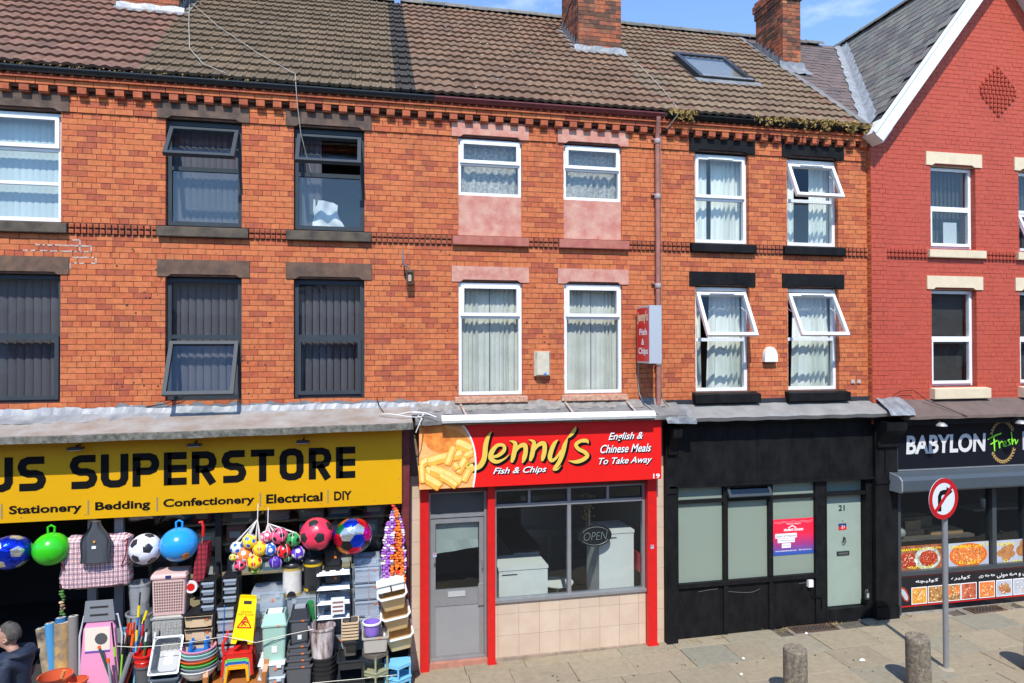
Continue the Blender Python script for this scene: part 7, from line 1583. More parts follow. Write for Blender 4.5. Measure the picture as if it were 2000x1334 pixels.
for k, (px, py, cc, w2) in enumerate(((252,1243,B_ORANGE,'orange'),(266,1236,B_WHITE,'white'),(246,1238,B_SKY,'pale blue'),(276,1246,pm('charcoal_bristle',60,60,64,.9),'charcoal'))):
    p = P(px, py, -.62); t = thing('scrubbing_brush', '%s scrubbing brush standing up in the lower clear bin' % w2, 'brush', p); b = MB(); b.tub(.10,.05,.08,.04,0,.03,.005,0,open_top=False); b.build('block', cc, t, False, True)
    b = MB()
    for i in range(7):
        for j in range(3): b.tube([(-.042+.014*i,-.014+.014*j,.03),(-.05+.0165*i,-.016+.016*j,.085)], .0045, 4)
    stuff(b.build('bristles', cc, t, False, True))
t, R_, h_ = round_bin('bucket', 'red bucket stacked inside the grey bucket', 'bucket', (262, 301, 1276, 1300), -.86, B_RED, .86); 
for z in (.4,.75): MB().lathe([(R_*.93,h_*z),(R_*.99,h_*z+.008),(R_*.93,h_*z+.016)], 20, cap0=False, cap1=False).build('band', B_RED, t, True, True)
round_bin('bucket', 'grey bucket below the red one', 'bucket', (264, 299, 1298, 1372), -.86, B_DGREY, .8)
# ---- ironing board
cx, w_, z0, z1 = bb(158, 232, 1208, 1400, -.7); t = thing('ironing_board', 'pink ironing board standing upright with a grey iron rest', 'ironing board', (cx, -.7, gz(cx))); H_ = z1-gz(cx)
pts = [(-w_*.52,.0),(w_*.52,.0),(w_*.50,H_*.6),(w_*.42,H_*.92),(w_*.3,H_),(-w_*.3,H_),(-w_*.42,H_*.92),(-w_*.50,H_*.6)]; b = MB(); b.prism(pts, -.02, .015); b.build('board', pm('pink_cover', 226, 150, 190, .8), t, False, True)
MB().tube([(-w_*.56,.03,-.0),(-w_*.56,.03,H_*.85),(-w_*.45,.03,H_*1.02),(w_*.45,.03,H_*1.02),(w_*.56,.03,H_*.85),(w_*.56,.03,0)], .013, 7).build('frame', mat('pale_tube', (.6,.62,.66), .35), t, True, True)
b = MB(); b.prism([(-w_*.42,H_*.985),(w_*.42,H_*.985),(w_*.36,H_+.24),(-w_*.36,H_+.24)], -.035, -.015); ir = b.build('iron_rest', pm('rest_grey', 128, 132, 138, .4), t, False, True)
for z in (.06,.16): MB().box(-w_*.24,w_*.24,-.038,-.0352,H_+z-.012,H_+z+.012).build('slot', M_HOLE, ir, False, True)
b = MB(); b.box(-w_*.38,w_*.28,-.026,-.0205,H_*.72,H_*.93); cd_ = b.build('label_card', pm('cream_card', 226, 216, 200, .6), t, False, True); b = MB(); b.poly([(w_*.05+.075*cos(k*.5236),-.028,H_*.83+.075*sin(k*.5236)) for k in range(12)]); b.build('print', B_DGREY, cd_, False, True)
MB().box(-w_*.38,w_*.28,-.028,-.0265,H_*.715,H_*.73).build('print_band', B_PURP, cd_, False, True)
# ---- rolls of floor vinyl
for zx0, zy0, zx1, zy1, zr, m, lab in ((322,905,385,1300,38,mat('marble_gold_vinyl', S(196,176,140), .4, vscale=5, col2=S(84,78,74)),'grey and gold marbled vinyl roll leaning at the left of the rolls'),(388,868,418,1260,34,pm('blue_vinyl',70,140,190),'blue vinyl roll between two marbled ones'),(490,858,490,1270,57,mat('stone_gold_vinyl', S(206,166,96), .45, vscale=7, col2=S(120,108,98)),'widest stone and gold vinyl roll in front'),(476,824,480,1100,38,pm('blue_vinyl_dark',50,104,150),'blue edged vinyl roll behind the widest one'),(572,812,572,1240,36,pm('grey_vinyl_roll',130,126,124),'plain grey vinyl roll nearest the ironing board')):
    a = P(zx0/3.995, 1000+zy0/3.995, -.6); c = P(zx1/3.995, 1000+zy1/3.995, -.66); R_ = zr/3.995/148; c = a+(c-a)*1.25; t = thing('vinyl_roll', lab, 'roll', c, 0, 'rolls of floor vinyl'); b = MB(); b.tube([c, a], R_, 16, cap=True); b.build('roll', m, t, True)
    b = MB(); d = (a-c).normalized(); b.tube([a+d*.001, a+d*.004], R_*.8, 16); b.tube([a+d*.0041, a+d*.006], R_*.4, 12, 1); b.build('end', [pm('vinyl_backing', 210, 206, 198, .7), M_HOLE], t)
for (a, c, y0, lab) in ((76,140,1319,'larger terracotta bowl at the lower left edge'),(134,170,1327,'smaller terracotta bowl beside the ironing board')): round_bin('planter', lab, 'planter', (a, c, y0, y0+60), -.95, B_TERRA, .7, group='terracotta bowls')
b = MB(); p = P(122,1316,-.95); b.tube([p+Vector((-.03,0,-.12)), p+Vector((.02,0,.04))], .02, 8); tag(b.build('rolling_pin', pm('turned_wood',206,140,80,.6), None, True), 'light wooden handle sticking out of the terracotta bowl', 'handle')
# dried garland by the doorway
def garland(label, pts, Y, mats, r=.028, step=.036, group=None, name='flower_garland'):
    p3 = [P(x, y, Y) for x, y in pts]; t = thing(name, label, 'garland', p3[-1], 0, group); mb = [MB() for _ in mats]; core = MB(); core.tube(p3, .004, 4); core.build('string', mat('garland_string', (.3,.3,.25), .8), t)
    k = 0
    for a, c in zip(p3, p3[1:]):
        n_ = max(1, int((c-a).length/step))
        for i in range(n_):
            q = a+(c-a)*(i/n_); 
            for s in range(3):
                an = RND.uniform(0, 6.28); d = Vector((cos(an), sin(an)*.8, RND.uniform(-.3,.3)))*r*.62; mb[k % len(mats)].ball(r*RND.uniform(.6,.85), q+d, 6, 4, sx=RND.uniform(.7,1.2), sz=RND.uniform(.6,1))
            k += 1 if RND.random() < .45 else 0
    for b, m in zip(mb, mats):
        if b.f: b.build('flowers', m, t)
G_P, G_W, G_O, G_R, G_G, G_B = pm('petal_purple',166,96,196,.7), pm('petal_white',232,218,238,.7), pm('petal_orange',244,122,28,.7), pm('petal_red',214,50,40,.7), pm('petal_leaf',70,120,50,.7), pm('petal_beige',204,176,140,.8)
garland('beige dried flower garland hanging beside the vinyl rolls', [(122,1132),(121,1160),(123,1205)], -.5, [G_B, pm('petal_tan',150,120,90,.8), G_G], .03)
for lab, pts, ms in (('leftmost white and purple flower garland', [(768,1000),(757,1030),(750,1080),(746,1140)], [G_W, G_P]), ('purple flower garland second from the left', [(770,1000),(763,1030),(758,1090),(756,1140)], [G_P, G_P, G_W]), ('purple and orange flower garland in the middle', [(771,998),(768,1035),(765,1090),(764,1138)], [G_P, G_O, G_W]),
    ('orange and red flower garland right of the middle', [(772,994),(773,1030),(775,1085),(778,1136)], [G_O, G_R, G_O]), ('orange flower garland second from the right', [(773,998),(779,1035),(783,1085),(788,1140)], [G_O]), ('rightmost white flower garland beside the maroon post', [(775,1004),(784,1030),(788,1080),(789,1122)], [G_W, G_P]), ('short leafy red garland at the top of the flower bunch', [(769,988),(772,1000),(776,1012)], [G_R, G_G, G_O]), ('low purple and white garland behind the cream baskets', [(744,1150),(742,1190),(748,1215)], [G_W, G_P, G_R])):
    garland(lab, pts, -.5-.03*(len(lab) % 4), ms, .033, group='flower garlands')
# ---- cream tiered basket
cx, w_, z0, z1 = bb(745, 806, 1130, 1262, -.62); t = thing('basket_tower', 'leaning tower of three cream tilt-front baskets beside the red post', 'baskets', (cx+.05, -.62, z0))
Mb = Matrix.Rotation(radians(11), 4, 'Y').inverted(); Mb = Matrix.Rotation(radians(-9), 4, 'Y'); H_ = z1-z0
for k in range(3):
    zz_ = H_*(k*.30); hh = H_*.26; W_ = w_*.86
    def T(p): return tuple(Mb @ Vector(p))
    b = MB(); b.tub(W_*.72, .26, W_, .36, zz_, zz_+hh, .01); b.v = [T((v[0], v[1]-(.03 if v[2] > zz_+hh*.5 else 0), v[2]+(0.0 if v[1] > 0 else -.03 if v[2] > zz_+hh*.5 else 0))) for v in b.v]; bk = b.build('basket', B_CREAM, t, False, True)
    b = MB(); e = W_/2; pts = [(-e,.17,zz_+hh+.02),(-e-.01,-.2,zz_+hh-.02),(-e*.8,-.235,zz_+hh-.05),(e*.8,-.235,zz_+hh-.05),(e+.01,-.2,zz_+hh-.02),(e,.17,zz_+hh+.02)]; b.tube([T(p) for p in pts], .017, 7); b.build('rim', B_WHITE, bk, True, True)
    stuff(holes_on(W_*.55, W_*.62, zz_+hh*.45, zz_+hh*1.0, +.115, +.150, 11, 6, .5, .5, Mb).build('perforations', mat('basket_shadow', (.3,.2,.1), .8), bk, False, True))
b = MB(); b.box(-w_*.42,-.01,-.2,.17,H_*.9,H_*1.0,0,Mb); b.box(.01,w_*.42,-.2,.17,H_*.9,H_*1.0,0,Mb); b.box(-w_*.44,w_*.44,-.22,.18,H_*1.0,H_*1.02,0,Mb); b.build('top_tray', B_WHITE, t, False, True)
# ---- stacked washing-up basins and bowls
cx = PX(330, 1290, -.85); zt = PZ(330, 1262, -.85)
for k, (m, lab) in enumerate(((pm('basin_grey',112,120,128,.4),'top grey basin of the stack, tipped forward'),(pm('basin_dark',96,108,122,.35),'dark grey basin second in the basin stack'),(B_WHITE,'white basin third in the basin stack'),(pm('basin_maroon',160,50,70,.35),'maroon basin at the bottom of the basin stack'))):
    z = zt-.16-.11*k-(.16 if k else 0); t = thing('basin', lab, 'basin', (cx, -.85, z), 0, 'stacked basins'); b = MB(); b.tub(.25, .33, .33, .44, 0, .17, .012, r=.05); 
    Mt = Matrix.Rotation(radians(52 if k == 0 else 12), 4, 'X'); b.v = [tuple(Mt @ Vector(v)) for v in b.v]; b.build('body', m, t, False, True); b = MB(); rim(b, .33, .44, .175, .014, .018); b.v = [tuple(Mt @ Vector(v)) for v in b.v]; b.build('rim', m if k else pm('basin_rim',170,178,186,.35), t, False, True)
    if k == 0: MB().box(-.05, .05, -.07, .07, .0125, .014, 0, Mt).build('label', M_TAG, t, False, True)
cx = PX(387, 1270, -.88); zt = PZ(387, 1262, -.88)
for k, (m, w2) in enumerate(((pm('bowl_pink',236,150,170),'pink'),(B_AQUA,'mint'),(pm('bowl_grey',170,178,184),'pale grey'),(B_ORANGE,'orange'),(pm('bowl_green',90,190,90),'green'),(pm('bowl_ash',140,150,158),'ash grey'),(B_WHITE,'white'))):
    z = zt-.13-.042*k; t = thing('bowl', '%s bowl in the colourful stack under the blue stool' % w2, 'bowl', (cx+.004*(k % 3), -.88, z), 0, 'stacked bowls'); R_ = .205+.004*k; b = MB(); b.lathe([(R_*.62,0),(R_*.9,.07),(R_,.125),(R_+.016,.13),(R_+.014,.138),(R_-.01,.132),(R_*.86,.07),(R_*.58,.012)], 24); b.build('body', m, t, True, True)
cx, w_, z0, z1 = bb(366, 413, 1246, 1282, -.88); t = thing('step_stool', 'small blue stool upside down on the stack of bowls', 'stool', (cx, -.88, z0+.03)); MB().tub(.30, .24, .26, .2, .0, .06, .01, 0, open_top=False).build('seat', B_BLUE, t, False, True)
for sx in (-1, 1):
    for sy in (-1, 1): MB().tube([(sx*.10,sy*.07,.05),(sx*.085,sy*.055,.2)], .03, 8, r1=.022).build('leg', B_BLUE, t, True, True)
# ---- drawer towers
def drawers(label, box, Y, n_, fm, dm, d=.3, knob=None, base=None, handle=False, group=None):
    cx, w_, z0, z1 = bb(*box, Y); z0 = base if base is not None else z0; h_ = z1-z0; t = thing('drawer_tower', label, 'drawers', (cx, Y, z0), 0, group); b = MB()
    for s in (-1, 1): b.box(s*w_/2-.008, s*w_/2+.008, -d/2, d/2, 0, h_)
    b.box(-w_/2+.008, w_/2-.008, d/2-.01, d/2-.002, 0, h_)
    for k in range(n_+1): b.box(-w_/2+.008, w_/2-.008, -d/2+.001, d/2-.011, k*h_/n_-(.006 if k else 0), k*h_/n_+.006)
    b.build('frame', fm, t, False, True)
    for k in range(n_):
        za, zb_ = k*h_/n_+.014, (k+1)*h_/n_-.016; b = MB(); b.tub(w_-.05, d-.02, w_-.03, d, za, zb_, .006, 0, (0,-.02), r=.015); dr = b.build('drawer', dm, t, False, True)
        b = MB(); b.box(-w_*.42, w_*.42, -d/2-.04, -d/2-.021, zb_-.022, zb_-.004); b.build('lip', dm if not handle else fm, dr, False, True)
        if handle: MB().prism([(-w_*.2,zb_-.02),(-w_*.2,za+.05),(-w_*.3,za),(w_*.3,za),(w_*.2,za+.05),(w_*.2,zb_-.02)][::-1], -d/2-.028, -d/2-.0215).build('handle', dm, dr, False, True)
        if knob: MB().box(w_*.24, w_*.24+.03, -d/2-.03, -d/2-.022, zb_-.05, zb_-.025).build('sticker', knob, dr, False, True)
    return t, w_, h_
drawers('beige fronted black drawer tower behind the colourful bowls', (364, 423, 1192, 1290), -.66, 4, B_BLACK, B_BEIGE, handle=True, knob=M_STICK)
drawers('small clear four-drawer tower on the beige drawers', (396, 425, 1128, 1187), -.62, 4, B_BLACK, B_CLEAR2, d=.25); drawers('small clear drawer tower right of the black mullion', (438, 468, 1122, 1171), -.58, 3, B_BLACK, B_CLEAR2, d=.25)
t, w_, h_ = drawers('clear drawer tower with a blue strap behind the wet floor sign', (426, 464, 1175, 1300), -.6, 5, B_BLACK, B_CLEAR2, d=.3); MB().tube([(-.01,-.175,h_+.02),(-.03,-.18,.2)], .006, 5).build('strap', B_BLUE, t, False, True)
t, w_, h_ = drawers('tall clear drawer tower behind the small basket stack', (690, 744, 1098, 1290), -.42, 6, B_CLEAR, B_CLEAR2, d=.35, knob=M_STICK)
MB().tube([(.02,-.2,h_+.02),(.02,-.2,.1)], .004, 4).build('strap', pm('pinkish_strap',190,150,150), t, False, True)
# ---- clear storage boxes
def storage(label, box, Y, m=None, d=.4, lidm=None, clip=True, group='clear storage boxes', base=None, name='storage_box'):
    cx, w_, z0, z1 = bb(*box, Y); t = thing(name, label, 'storage box', (cx, Y, z0), 0, group); h_ = z1-z0; b = MB(); b.tub(w_*.86, d*.86, w_*.95, d*.95, 0, h_*.9, .006); b.build('body', m or B_CLEAR, t, False, True)
    MB().tub(w_, d, w_*.97, d*.97, h_*.88, h_, .01, 0, open_top=False).build('lid', lidm or m or B_CLEAR, t, False, True)
    k_ = len(label) % 3
    if k_ != 1: MB().box(w_*.1, w_*.1+.03, -d*.46-.012, -d*.46-.009, h_*.5, h_*.5+.03).build('sticker', M_STICK, t, False, True)
    if k_ != 2: MB().box(-w_*.2, -w_*.2+.07, -d*.46-.012, -d*.46-.009, h_*.3, h_*.3+.05).build('label', M_TAG, t, False, True)
    if clip:
        for s in (-1, 1): MB().box(s*w_*.28-.03, s*w_*.28+.03, -d/2-.012, -d/2+.002, h_*.7, h_*.92).build('clip', lidm or m or B_CLEAR2, t, False, True)
    return t
storage('clear box at the top of the stack behind the sage bin', (494, 560, 1146, 1184), -.5); storage('clear box second from the top behind the sage bin', (492, 562, 1185, 1214), -.5); storage('clear box low behind the wet floor sign', (490, 562, 1215, 1290), -.5)
storage('wide clear box under the two marbled pedal bins', (560, 640, 1152, 1200), -.42); storage('wide clear box behind the green watering can', (560, 640, 1201, 1250), -.42); storage('wide clear box low behind the dark grey bins', (560, 642, 1251, 1330), -.42)
storage('clear box on the shoe rack top right, under the foil football', (690, 742, 1084, 1118), -.36, d=.3)
for k in range(4): storage(('uppermost','second','third','lowest')[k]+' clear box behind the silver shoe rack', (622, 690, 1128+k*33, 1160+k*33), -.3)
storage('black storage box on the shoe rack beneath the red football', (633, 668, 1100, 1150), -.4, m=B_BLACK, d=.3, group=None); storage('black lidded box stacked upon the other black box beneath the red football', (633, 668, 1070, 1099), -.4, m=B_BLACK, d=.3, group=None)
for k in range(3): storage(('upper','middle','lower')[k]+' pale grey box with white lid below the sage bin', (507, 560, 1284+k*26, 1309+k*26), -.85, m=B_GREY, lidm=B_WHITE if k == 0 else pm('pale_lid',190,200,206), group='pale grey boxes')
# ---- pedal bins
for px0, px1, y0, y1, m1, m2, lab in ((551,591,1104,1160,mat('white_marble_print', (.74,.73,.70), .4, vscale=9, col2=(.6,.56,.5)),pm('brass_band',200,170,90),'white marbled pedal bin with black lid'),(592,631,1096,1150,mat('black_marble_print', (.03,.03,.03), .35, vscale=8, col2=(.02,.02,.02)),pm('yellow_band',220,180,30),'black marbled pedal bin with yellow bands and black lid')):
    cx, w_, z0, z1 = bb(px0, px1, y0, y1, -.52); h_ = z1-z0; R_ = w_/2; t = thing('pedal_bin', lab, 'bin', (cx, -.52, z0)); MB().lathe([(R_*.92,.0),(R_*.95,h_)], 22).build('body', m1, t, True, True)
    for q0, q1 in ((0,.1),(.88,1)): MB().lathe([(R_*(.925+.03*q0),h_*q0),(R_*(.925+.03*q1)+.004,h_*q1)], 22, cap0=False, cap1=False).build('band', m2, t, True, True)
    MB().lathe([(R_*1.05,h_),(R_*1.06,h_+.02),(R_*.9,h_+.05),(R_*.3,h_+.06)], 22).build('lid', B_BLACK, t, True, True); MB().prism([(.06*cos(a),.07*sin(a)+.01) for a in [pi*k/8 for k in range(9)]], -R_*1.0, -R_*.8).build('pedal_recess', B_BLACK, t, False, True)
# ---- watering can
cx, w_, z0, z1 = bb(596, 618, 1172, 1210, -.55); t = thing('watering_can', 'green watering can behind the grey swing bin', 'watering can', (cx, -.55, z0)); MB().lathe([(.075,0),(.07,z1-z0),(.055,z1-z0+.03)], 18).build('body', B_GREEN, t, True, True); MB().tube([(-.06,0,.06),(-.16,0,.17),(-.27,-.01,.21)], .018, 7, r1=.01).build('spout', B_GREEN, t, True, True); MB().tube([(.06,0,.05),(.13,0,.1),(.12,0,.2),(.05,0,.24)], .011, 6).build('handle', B_GREEN, t, True, True)
# ---- swing bins
def swing(label, box, Y, m, lm, panel, d=.3):
    t, w_, h_ = bin_thing('swing_bin', label, 'bin', box, Y, m, d, .9); b = MB(); b.tub(w_+.02, d+.02, w_*.86, d*.7, h_, h_+.13, .012); b.build('hood', lm, t, False, True); MB().tub(w_*.66, d*.5, w_*.6, d*.44, h_+.1, h_+.145, .01, 0, open_top=False).build('flap', panel, t, False, True)
    b = MB(); b.box(-w_*.1, w_*.12, -d/2*.96-.004, -d/2*.96+.012, h_*.28, h_*.44); b.build('label', M_TAG, t, False, True); return t, w_, h_
t, w_, h_ = swing('sage green swing bin with a white flap', (515, 561, 1212, 1286), -.82, B_SAGE, B_SAGE, B_WHITE)
MB().tube([(-w_*.48,-.15,h_*.48),(0,-.155,h_*.62),(w_*.48,-.15,h_*.66)], .005, 5).build('seam', pm('sage_seam',110,150,138), t, False, True)
swing('grey swing bin with black rim in front of the watering can', (569, 604, 1203, 1256), -.74, B_DGREY, B_BLACK, B_GREY, .26)
for k, (y0, w0, w1) in enumerate(((1252,566,604),(1266,564,606),(1279,562,608),(1292,560,610))): bin_thing('waste_bin', '%s open dark grey bin of the nested stack' % ('topmost','second','third','lowest')[k], 'bin', (w0, w1, y0, y0+58+k*12), -.86+.0*k, B_DGREY, .27, .8, group='nested grey bins')
# ---- marble bin on black bins
mm_ = mat('white_brown_marble', (.74,.70,.68), .35, vscale=3.0, col2=(.14,.055,.045), stretch=(4.5,4.5,.8)); t, R_, h_ = round_bin('waste_bin', 'white waste bin with brown marble streaks', 'bin', (603, 654, 1222, 1280), -.84, mm_, .84)
for k in range(4): round_bin('bucket', '%s black bucket under the marbled bin' % ('topmost','second','third','lowest')[k], 'bucket', (606, 656, 1278+k*9, 1350+k*9), -.84, B_BLACK, .8, group='nested black buckets')
# ---- shoe rack with silver shelves
cx, w_, z0, z1 = bb(619, 684, 1106, 1224, -.66); t = thing('shoe_rack', 'black shoe rack with silver shelves and a picture label', 'rack', (cx, -.6, z0)); H_ = z1-z0
for s in (-1, 1):
    for y in (-.12, .12): MB().tube([(s*w_/2,y,0),(s*w_/2,y,H_*(.86 if s < 0 else 1))], .009, 6).build('post', B_BLACK, t, False, True)
for k in range(4):
    b = MB(); z = H_*(.16+.24*k)
    for y in (-.12,-.06,0,.06,.12): b.tube([(-w_/2,y,z),(w_/2,y,z)], .009, 6)
    b.box(-w_/2, w_/2, -.118, .118, z-.004, z+.002); b.build('shelf', mat('silver_shelf', (.55,.6,.66), .3, metal=.3), t, False, True)
b = MB(); b.box(-.03,.15,-.15,-.146,H_*.24,H_*.52); lb = b.build('label_card', M_TAG, t, False, True)
for k in range(3): MB().box(-.01,.13,-.152,-.1503,H_*(.28+.07*k),H_*(.31+.07*k)).build('print', pm('print_brownish',140,100,90), lb, False, True)
# ---- small nested baskets, black crate tower, bowl and grey box, corner racks
for k in range(6): bin_thing('basket', '%s basket of the nested beige and black stack' % ('topmost','second','third','fourth','fifth','lowest')[k], 'basket', (669, 699, 1210+k*6, 1236+k*8), -.8, B_TAUPE, .2, .8, rimm=B_BEIGE, group='nested small baskets')
bin_thing('basket', 'black marbled basket with yellow base below the nested baskets', 'basket', (671, 699, 1248, 1270), -.8, MATS['black_marble_print'], .2, .85, rimm=B_BLACK)
def crate_tower(label, box, Y, m, n_, group=None):
    cx, w_, z0, z1 = bb(*box, Y); t = thing('crate_tower', label, 'crates', (cx, Y, z0)); h_ = (z1-z0)/n_; d = .3
    for k in range(n_):
        b = MB(); b.tub(w_*.9, d*.9, w_, d, k*h_, k*h_+h_*.5, .01); tr = b.build('tray', m, t, False, True); rimb = MB(); rim(rimb, w_, d, k*h_+h_*.5, .012); rimb.build('rim', m, tr, False, True)
        stuff(holes_on(w_*.85, w_*.9, k*h_+h_*.08, k*h_+h_*.42, -d*.45, -d*.5, 9, 3, .5, .5).build('perforations', M_HOLE, tr, False, True))
    for sx in (-1, 1):
        for sy in (-1, 1): MB().tube([(sx*w_*.44,sy*d*.44,0),(sx*w_*.44,sy*d*.44,z1-z0-h_*.3)], .013, 6).build('post', m, t, False, True)
    return t
crate_tower('black slatted tray tower below the small baskets', (660, 711, 1262, 1372), -.84, pm('shiny_black',44,48,54,.25), 3)
crate_tower('black crate tower behind the pale blue corner rack', (757, 800, 1262, 1360), -.55, B_BLACK, 3)
t, w_, h_ = bin_thing('storage_bin', 'grey open bin under the purple bowl', 'bin', (709, 757, 1236, 1266), -.82, pm('warm_grey',176,170,160), .3, .92)
t, R_, h_ = round_bin('bowl', 'white bowl with a purple inside standing in the grey bin', 'bowl', (709, 743, 1214, 1238), -.84, pm('bowl_outer_purple',140,110,200), .8, rimm=B_WHITE); MB().lathe([(R_*.93,h_*.9),(R_*.76,.02)], 20, cap0=False).build('lining', B_PURP, t, True, True)
def corner_rack(label, box, Y, m, n_, topm=None):
    cx, w_, z0, z1 = bb(*box, Y); t = thing('corner_rack', label, 'rack', (cx, Y, z0)); H_ = z1-z0; tri = [(-w_/2,-.08),(0,-.2),(w_/2,-.08),(w_/2,.1),(-w_/2,.1)]
    for k in range(n_):
        z = H_*(1-k/n_*1.0)-.03; b = MB(); b.rings([[(x, y, zz_) for x, y in tri] for zz_ in (z-.045, z)]); s_ = b.build('shelf', topm if (k == 0 and topm) else m, t, False, True)
        if k: b = MB(); b.tube([(x, y, z+.012) for x, y in tri+tri[:1]], .012, 6); b.build('rail', m, s_, False, True); stuff(holes_on(w_*.5, w_*.5, z-.035, z-.006, -.145, -.145, 8, 2, .5, .6).build('perforations', M_HOLE, s_, False, True))
    for x, y in ((-w_*.46,-.07),(w_*.46,-.07),(0,-.185)): MB().tube([(x,y,-.2),(x,y,H_-.04)], .014, 7).build('post', m, t, True, True)
    return t
corner_rack('olive corner rack with a brown top shelf', (708, 758, 1266, 1372), -.84, B_OLIVE, 3, B_TAUPE); corner_rack('pale blue corner rack at the foot of the red post', (751, 802, 1286, 1372), -.78, B_SKY, 3)
# ---- plastic chairs, armchair and wet floor sign
def kids_chair(m, label, cx, z, Y, s=1.0, back=True, nm='child_chair'):
    t = thing(nm, label, 'chair', (cx, Y, z), 0, 'stacked children chairs'); w_ = .36*s; b = MB(); b.tub(w_*.8, .26*s, w_*.86, .28*s, .25*s, .275*s, .01, 0, open_top=False); b.build('seat', m, t, False, True)
    for sx in (-1, 1):
        b = MB(); b.tube([(sx*w_*.5,-.15*s,0),(sx*w_*.42,-.12*s,.26*s)], .024*s, 7, r1=.03*s); b.build('leg', m, t, True, True); b = MB(); b.tube([(sx*w_*.5,.16*s,0),(sx*w_*.42,.12*s,.26*s)], .024*s, 7, r1=.03*s); b.build('leg', m, t, True, True)
        if back: b = MB(); b.tube([(sx*w_*.44,-.12*s,.27*s),(sx*w_*.5,-.12*s,.4*s),(sx*w_*.46,.1*s,.44*s),(sx*w_*.38,.14*s,.56*s)], .02*s, 7); b.build('arm', m, t, True, True)
    b = MB(); b.box(-w_*.36, w_*.36, -.135*s, -.115*s, .2*s, .26*s); b.build('apron', m, t, False, True)
    if back:
        b = MB(); rr = []
        for k in range(9): u = -1+k/4; rr.append([(u*w_*.42,.13*s+.02*(1-u*u),.40*s),(u*w_*.42,.15*s+.02*(1-u*u),.40*s),(u*w_*.42,.17*s+.02*(1-u*u),.6*s-.05*u*u),(u*w_*.42,.15*s+.02*(1-u*u),.6*s-.05*u*u)])
        b.rings(rr); b.build('backrest', m, t, False, True)
    return t
cx = PX(466, 1270, -.9); zc = PZ(466, 1318, -.9)
kids_chair(B_RED, 'red child chair on top of the stack of small chairs', cx, zc+.04, -.86, 1.0)
for k, (m, w2) in enumerate(((pm('chair_green',110,200,90),'green'),(pm('chair_blue',30,90,180),'blue'),(pm('chair_yellow',250,170,20),'yellow'))): kids_chair(m, '%s child chair nested under the red one' % w2, cx, zc+.03-.028*k, -.90-.012*k, .82-.02*k, back=False)
cx = PX(468, 1290, -.80); t = thing('armchair', 'brown moulded plastic armchair under the stacked small chairs', 'chair', (cx, -.80, gz(cx))); zs = zc-gz(cx)-.045; W_ = .70
b = MB(); b.tub(W_*.86, .5, W_*.9, .52, zs-.06, zs, .01, 0, (0,-.05), open_top=False); b.build('seat', B_BROWN, t, False, True)
b = MB(); rr = []
for k in range(11): u = -1+k/5; rr.append([(u*W_*.45,.2+.05*(1-u*u),zs),(u*W_*.45,.23+.05*(1-u*u),zs),(u*W_*.42,.33+.05*(1-u*u),zs+.66-.12*abs(u)**3),(u*W_*.42,.30+.05*(1-u*u),zs+.66-.12*abs(u)**3)])
b.rings(rr); bk = b.build('backrest', B_BROWN, t, False, True)
for sx in (-1, 1):
    b = MB(); b.rings([[(sx*W_*q+dx_, y, z) for dx_, y, z in ((-.03,y_,z_),(.03,y_,z_),(.03,y_,z_-.045),(-.03,y_,z_-.045))] for q, y_, z_ in ((.45,.24,zs+.34),(.5,.0,zs+.27),(.52,-.25,zs+.22),(.5,-.34,zs+.12))]); b.build('arm', B_BROWN, t, False, True)
    for y_ in (-.32, .22): MB().tube([(sx*W_*.5,y_,zs+.15 if y_ < 0 else zs),(sx*W_*.5,y_*1.1,0)], .035, 7, r1=.025).build('leg', B_BROWN, t, True, True)
# wet floor sign: an A-board of two leaves
a0, a1 = P(455, 1258, -1.02), P(493, 1166, -.88); t = thing('wet_floor_sign', 'yellow folding caution wet floor sign standing on the small chairs', 'sign', a0); cx = PX(474, 1212, -.95); zb_, zt = PZ(470, 1258, -1.02), PZ(474, 1166, -.88); hgt = zt-zb_; Ms = Matrix.Translation((cx, -1.02, zb_)) @ Matrix.Rotation(radians(6.5), 4, 'Y') @ Matrix.Rotation(radians(-13), 4, 'X')
q = lambda pts, y, m_, nm, par, th=.001: MB().prism(pts, y, y+th, M=Ms).build(nm, m_, par)
wq = .135; b = MB(); out = [(-wq,0),(-wq*.55,0),(-wq*.45,.04),(wq*.45,.04),(wq*.55,0),(wq,0),(wq*.78,hgt*.98),(wq*.7,hgt),(-wq*.7,hgt),(-wq*.78,hgt*.98)]; b.prism(out, 0, .018, M=Ms); lf = b.build('front_leaf', B_YEL, t)
Mk = Matrix.Translation((0,0,0)); b = MB(); b.prism(out, .0, .016, M=Matrix.Translation((cx-.015, -.72, zb_)) @ Matrix.Rotation(radians(6.5), 4, 'Y') @ Matrix.Rotation(radians(9), 4, 'X')); b.build('back_leaf', B_YEL, t)
q([(-wq*.36,hgt*.87),(wq*.36,hgt*.87),(wq*.36,hgt*.945),(-wq*.36,hgt*.945)], -.0015, M_HOLE, 'grip_hole', lf)
M_SRED = pm('sign_red_ink', 200, 40, 30); b = MB()
tri = [(-.085,hgt*.355),(.085,hgt*.355),(0,hgt*.60)]; 
for i in range(3):
    p, r_ = Vector(tri[i]), Vector(tri[(i+1) % 3]); dd = (r_-p).normalized(); nn_ = Vector((-dd.y, dd.x))*.008; b.prism([tuple(p-nn_), tuple(r_-nn_), tuple(r_+nn_), tuple(p+nn_)], -.003, -.001, M=Ms)
